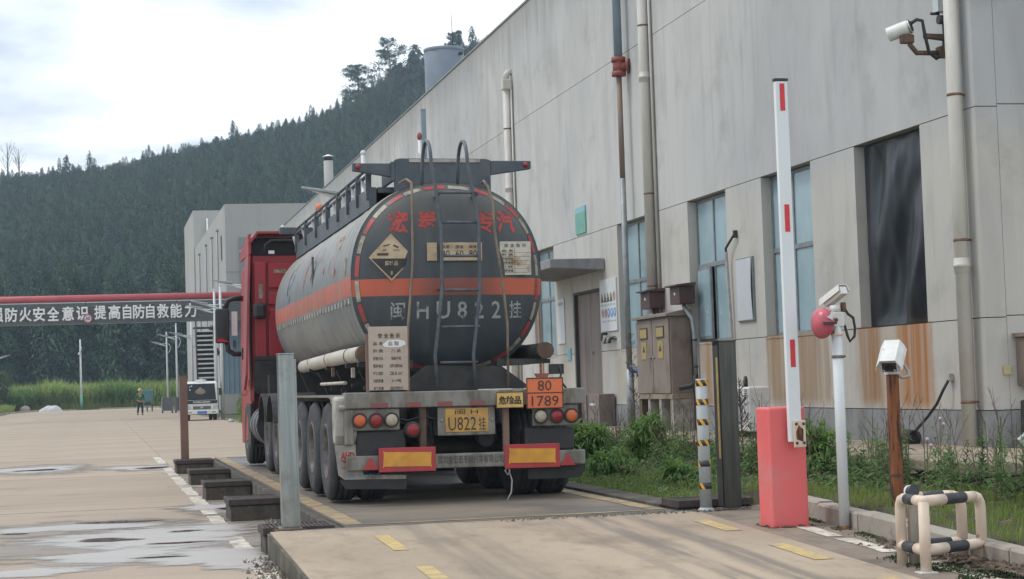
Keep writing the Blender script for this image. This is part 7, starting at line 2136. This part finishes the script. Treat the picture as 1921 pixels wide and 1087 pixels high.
bush(6.95, 90.5, 0, (.85, 2.2, .80), 5200, 'hedge', .10, 'clipped bright green hedge beside the white light truck', 41, 'hedge', 'hedge')
bush(6.75, 86.0, 0, (.65, 1.8, .42), 2600, 'hedge', .10, 'low yellow green hedge next to the red cab front wheel', 42, 'hedge', 'hedge')
bush(8.6, 101, 0, (1.0, 1.2, 1.25), 2600, 'weed', .14, 'dark green bush behind the clipped hedge below the blue shed', 43)

# tall grass beyond the road end
tp_ = []
for _ in range(17000):
    x = r.uniform(-16, 14); y = r.uniform(208.5, 224) if r.random() < .65 else r.uniform(207.8, 211)
    tp_.append((x, y, 0))
hN = np.array(tp_)
blades('tall_grass', tp_, 2.45, .11, M['reed'], bend=.6, hv=.5, seed=14)
gp = [(r.uniform(-14, 10), r.uniform(206.2, 211), 0) for _ in range(7000)]
blades('rough_grass', gp, .75, .06, M['grass'], bend=.6, seed=15)
gp = [(-8.7 - abs(r.normal(0, 1.6)), r.uniform(140, 207), 0) for _ in range(7000)]
blades('roadside_grass', gp, .8, .06, M['grass'], bend=.6, seed=16)
for (x, y, h, lab, sd) in ((-4.9, 208.5, 3.0, 'broad arching clump of tall grass behind the white bundle', 51), (2.2, 208.2, 2.9, 'arching clump of tall grass behind the walking person', 52), (-8.2, 207.5, 2.2, 'rounded green clump beside the pale boulder', 53)):
    t = thing('grass_clump', lab, 'grass clump', (x, y, 0))
    n = 900; a = r.uniform(0, 6.28, n); rad = r.uniform(0, 1.1, n)
    blades('leaves', np.stack([np.cos(a) * rad * 1.6, np.sin(a) * rad, np.zeros(n)], 1), h, .12, M['shrub'] if sd != 51 else M['reed'], bend=.75, seed=sd, parent=t)
bush(-12.2, 176, 0, (2.0, 3, 1.9), 3000, 'weed', .28, 'dark green bush at the left road edge below the lamp', 61)
bush(-10.6, 205, 0, (2.0, 2, 2.6), 3500, 'broad', .3, 'pale green bush at the left end of the tall grass', 62)


# ---- trees
def conifer(name, h, rad, n, seed, m, drop=.35, airy=0.0, k=1.0):
    rr_ = np.random.default_rng(seed)
    t = rr_.uniform(.06 + airy, 1, n) ** .85
    a = rr_.uniform(0, 2 * pi, n)
    prof = rad * (1 - t ** 1.6) ** .62 * (.72 + .30 * np.sin(t * 23 + a * 2) + rr_.normal(0, .10, n)) + rad * .05
    u = rr_.uniform(.35, 1.0, n)
    C = np.stack([np.cos(a) * prof * u * .75, np.sin(a) * prof * u * .75, t * h - drop * prof * u * .5], 1)
    D = np.stack([np.cos(a), np.sin(a), rr_.uniform(-.9, .25, n)], 1) + rr_.normal(0, .25, (n, 3))
    ln = (prof * .55 + rad * .14) * rr_.uniform(.6, 1.2, n) * k
    V, F = leaf_quads(C, D, ln, ln * rr_.uniform(.35, .6, n), rr_, .35)
    return V, F


def variant(name, V, F, m):
    me_o = raw_mesh(name, V, F, m)
    for c in list(me_o.users_collection): c.objects.unlink(me_o)
    return me_o


src = bpy.data.collections.new('forest_trees')
for i, (h, rad, n) in enumerate(((8.5, 1.7, 900), (9.5, 2.0, 1000), (7.5, 1.9, 850), (10.5, 1.8, 1000))):
    V, F = conifer('c', h, rad, int(n * 1.6), 70 + i, M['conifer'], k=.46)
    src.objects.link(variant('forest_tree', V, F, M['conifer']))
for i in range(2):
    rr_ = np.random.default_rng(90 + i); n = 1500; lumps = 8
    cs = np.stack([rr_.uniform(-1.3, 1.3, lumps), rr_.uniform(-1.3, 1.3, lumps), rr_.uniform(3.2, 6.4, lumps)], 1)
    k = rr_.integers(0, lumps, n); d = rr_.normal(size=(n, 3)); d /= np.linalg.norm(d, axis=1)[:, None]
    P = cs[k] + d * rr_.uniform(.6, 1.35, n)[:, None]
    V, F = leaf_quads(P, d + np.array([0, 0, .3]), rr_.uniform(.28, .5, n), rr_.uniform(.16, .3, n), rr_, .3)
    src.objects.link(variant('forest_tree', V, F, M['broad'] if i else M['conifer']))

for i in range(3):
    V, F = conifer('c', 9.0 + i, 2.3, 4200, 170 + i, M['conifer'], k=.24)
    src.objects.link(variant('forest_tree', V, F, M['conifer']))


def scatter(name, pts, scl, idx):
    """pts -> one stuff object that instances the forest trees"""
    me = bpy.data.meshes.new(name); me.from_pydata([tuple(p) for p in pts], [], [])
    n = len(pts)
    for nm, ty, arr in (('tree_scale', 'FLOAT', scl), ('tree_turn', 'FLOAT', RNG.uniform(0, 6.28, n)), ('tree_kind', 'INT', idx)):
        at = me.attributes.new(nm, ty, 'POINT'); at.data.foreach_set('value', np.asarray(arr, dtype=np.int32 if ty == 'INT' else np.float32))
    o = bpy.data.objects.new(name, me); COL.objects.link(o); o['kind'] = 'stuff'
    ng = bpy.data.node_groups.new(name, 'GeometryNodeTree')
    ng.interface.new_socket('Geometry', in_out='INPUT', socket_type='NodeSocketGeometry')
    ng.interface.new_socket('Geometry', in_out='OUTPUT', socket_type='NodeSocketGeometry')
    gi = ng.nodes.new('NodeGroupInput'); go = ng.nodes.new('NodeGroupOutput')
    ci = ng.nodes.new('GeometryNodeCollectionInfo'); ci.inputs['Collection'].default_value = src
    ci.inputs['Separate Children'].default_value = True; ci.inputs['Reset Children'].default_value = True
    ip = ng.nodes.new('GeometryNodeInstanceOnPoints'); ip.inputs['Pick Instance'].default_value = True

    def attr(nm, dt):
        a = ng.nodes.new('GeometryNodeInputNamedAttribute'); a.data_type = dt; a.inputs['Name'].default_value = nm
        return a.outputs[0]
    cx = ng.nodes.new('ShaderNodeCombineXYZ'); ng.links.new(attr('tree_turn', 'FLOAT'), cx.inputs[2])
    ng.links.new(gi.outputs[0], ip.inputs['Points']); ng.links.new(ci.outputs[0], ip.inputs['Instance'])
    ng.links.new(attr('tree_kind', 'INT'), ip.inputs['Instance Index'])
    ng.links.new(cx.outputs[0], ip.inputs['Rotation']); ng.links.new(attr('tree_scale', 'FLOAT'), ip.inputs['Scale'])
    ng.links.new(ip.outputs[0], go.inputs[0])
    md = o.modifiers.new('trees', 'NODES'); md.node_group = ng
    return o


pts, scl, idx = [], [], []
for _ in range(16000):
    y = 236 + 235 * r.random(); w = 1 + (y - 230) / 220
    x = r.uniform(-38 * w - 10, 62 * w + 25)
    pts.append((x, y, hill_z(x, y) - .3)); s_ = r.uniform(.62, 1.12) * (1.0 if y > 265 else 1.2)
    scl.append(s_ * (.62 if y > 432 else .85))
    u = r.random() if y > 262 else .99; top_ = y > 420 and 40 < x < 75
    idx.append(4 if (y > 422 and r.random() < .55 and not top_) else 5 if u < (.38 if top_ else .03) else (4 if u < .30 else int(r.integers(0, 4) if y > 262 else r.integers(6, 9))))
for _ in range(520):        # the front of the wood: taller, layered edge
    x = r.uniform(-32, 55); y = r.uniform(229, 240)
    pts.append((x, y, 0)); scl.append(r.uniform(1.15, 1.75)); idx.append(int(r.integers(6, 9)))
scatter('forest', pts, scl, idx)


def tree_at(px_x, y, top, label, name, cat, kind, h, rad, seed):
    t = thing(name, label, cat, (px_x, y, top - h), group='single trees on the ridge')
    q = MB(); q.tube([(0, 0, 0), (.1, 0, h * .5), (0, .1, h * .96)], [h * .022, h * .016, h * .004], 8); q.build('trunk', M['bark'], t, fix=False)
    rr_ = np.random.default_rng(seed)
    if kind == 'conifer':
        V, F = conifer('c', h, rad, 520, seed, None); raw_mesh('crown', V, F, M['conifer'], t, kind='stuff')
    elif kind == 'pine':
        LV, LF = [], []; o_ = 0; q = MB()
        for k in range(20):
            hh_ = h * rr_.uniform(.30, 1.0); a = rr_.uniform(0, 6.28); ln = rad * rr_.uniform(.45, 1.0) * (1.25 - hh_ / h * .6)
            e = np.array([cos(a) * ln, sin(a) * ln, hh_ + ln * .15]); q.tube([(0, 0, hh_ - ln * .25), tuple(e)], [.07, .03], 5, caps=False)
            n = 190; d = rr_.normal(size=(n, 3)); d /= np.linalg.norm(d, axis=1)[:, None]
            P = e * np.array([.85, .85, 1]) + d * np.array([ln * .55, ln * .55, h * .075]) * rr_.uniform(.3, 1, n)[:, None]
            V, F = leaf_quads(P, d + np.array([0, 0, .4]), rr_.uniform(.35, .7, n), rr_.uniform(.16, .3, n), rr_, .2); LV.append(V); LF.append(F + o_); o_ += len(V)
        q.build('branches', M['bark'], t, fix=False, kind='stuff'); raw_mesh('crown', np.concatenate(LV), np.concatenate(LF), M['conifer'], t, kind='stuff')
    else:
        q = MB(); rs_ = random.Random(seed)
        for _ in range(11):
            d = Vector((rs_.uniform(-.6, .6), rs_.uniform(-.3, .3), 1)).normalized(); twig(q, Vector((0, 0, h * rs_.uniform(.2, .6))), d, h * rs_.uniform(.3, .5), .035, 2, rs_)
        q.build('bare_branches', M['bark'], t, fix=False, kind='stuff')


for a in ((58.3, 412, 73.0, 'spreading airy pine on the ridge left of the grey silo', 'pine_tree', 'tree', 'pine', 10, 4.2, 101),
          (66.2, 416, 79.5, 'taller airy pine on the ridge nearest the left edge of the grey silo', 'pine_tree', 'tree', 'pine', 11, 4.6, 102),
          (72.5, 418, 79.5, 'rounded dense tree on the ridge touching the silo', 'ridge_tree', 'tree', 'conifer', 9, 3.4, 103),
          (85.5, 416, 83.5, 'slender pointed tree on the ridge between the silo and the factory roof', 'fir_tree', 'tree', 'conifer', 8.5, 1.5, 104),
          (82.0, 418, 82.0, 'bushy small tree on the ridge right beside the silo', 'ridge_tree', 'tree', 'pine', 8, 2.2, 105),
          (-18.5, 425, 58.5, 'bare branched tree on the low left end of the ridge', 'bare_tree', 'tree', 'bare', 9, 3, 106),
          (-16.2, 428, 57.5, 'second bare tree at the low left end of the ridge', 'bare_tree', 'tree', 'bare', 8, 3, 107),
          (-5.8, 430, 56.0, 'pointed dark fir rising alone above the left part of the ridge', 'fir_tree', 'tree', 'conifer', 9, 1.9, 108),
          (-.8, 430, 57.0, 'narrow dark fir pair member at the left ridge, beside the lone pointed fir', 'fir_tree', 'tree', 'conifer', 9, 1.4, 109),
          (31.5, 430, 63.9, 'small pointed fir standing above the middle of the ridge line', 'fir_tree', 'tree', 'conifer', 8, 1.4, 110)):
    tree_at(*a)

# ================================================================== HAZE
hz = MB(); hz.box(-330, 420, -25, 600, -1.5, 120)
m = bpy.data.materials.new('haze'); m.use_nodes = True; nt = m.node_tree; nt.nodes.clear()
vo = N(nt, 'ShaderNodeVolumePrincipled'); vo.inputs['Density'].default_value = 0.00044; vo.inputs['Color'].default_value = (.68, .86, 1.0, 1); vo.inputs['Anisotropy'].default_value = 0.1
mo = N(nt, 'ShaderNodeOutputMaterial'); L(nt, vo.outputs[0], mo.inputs['Volume'])
hz.build('haze', m, kind='stuff')
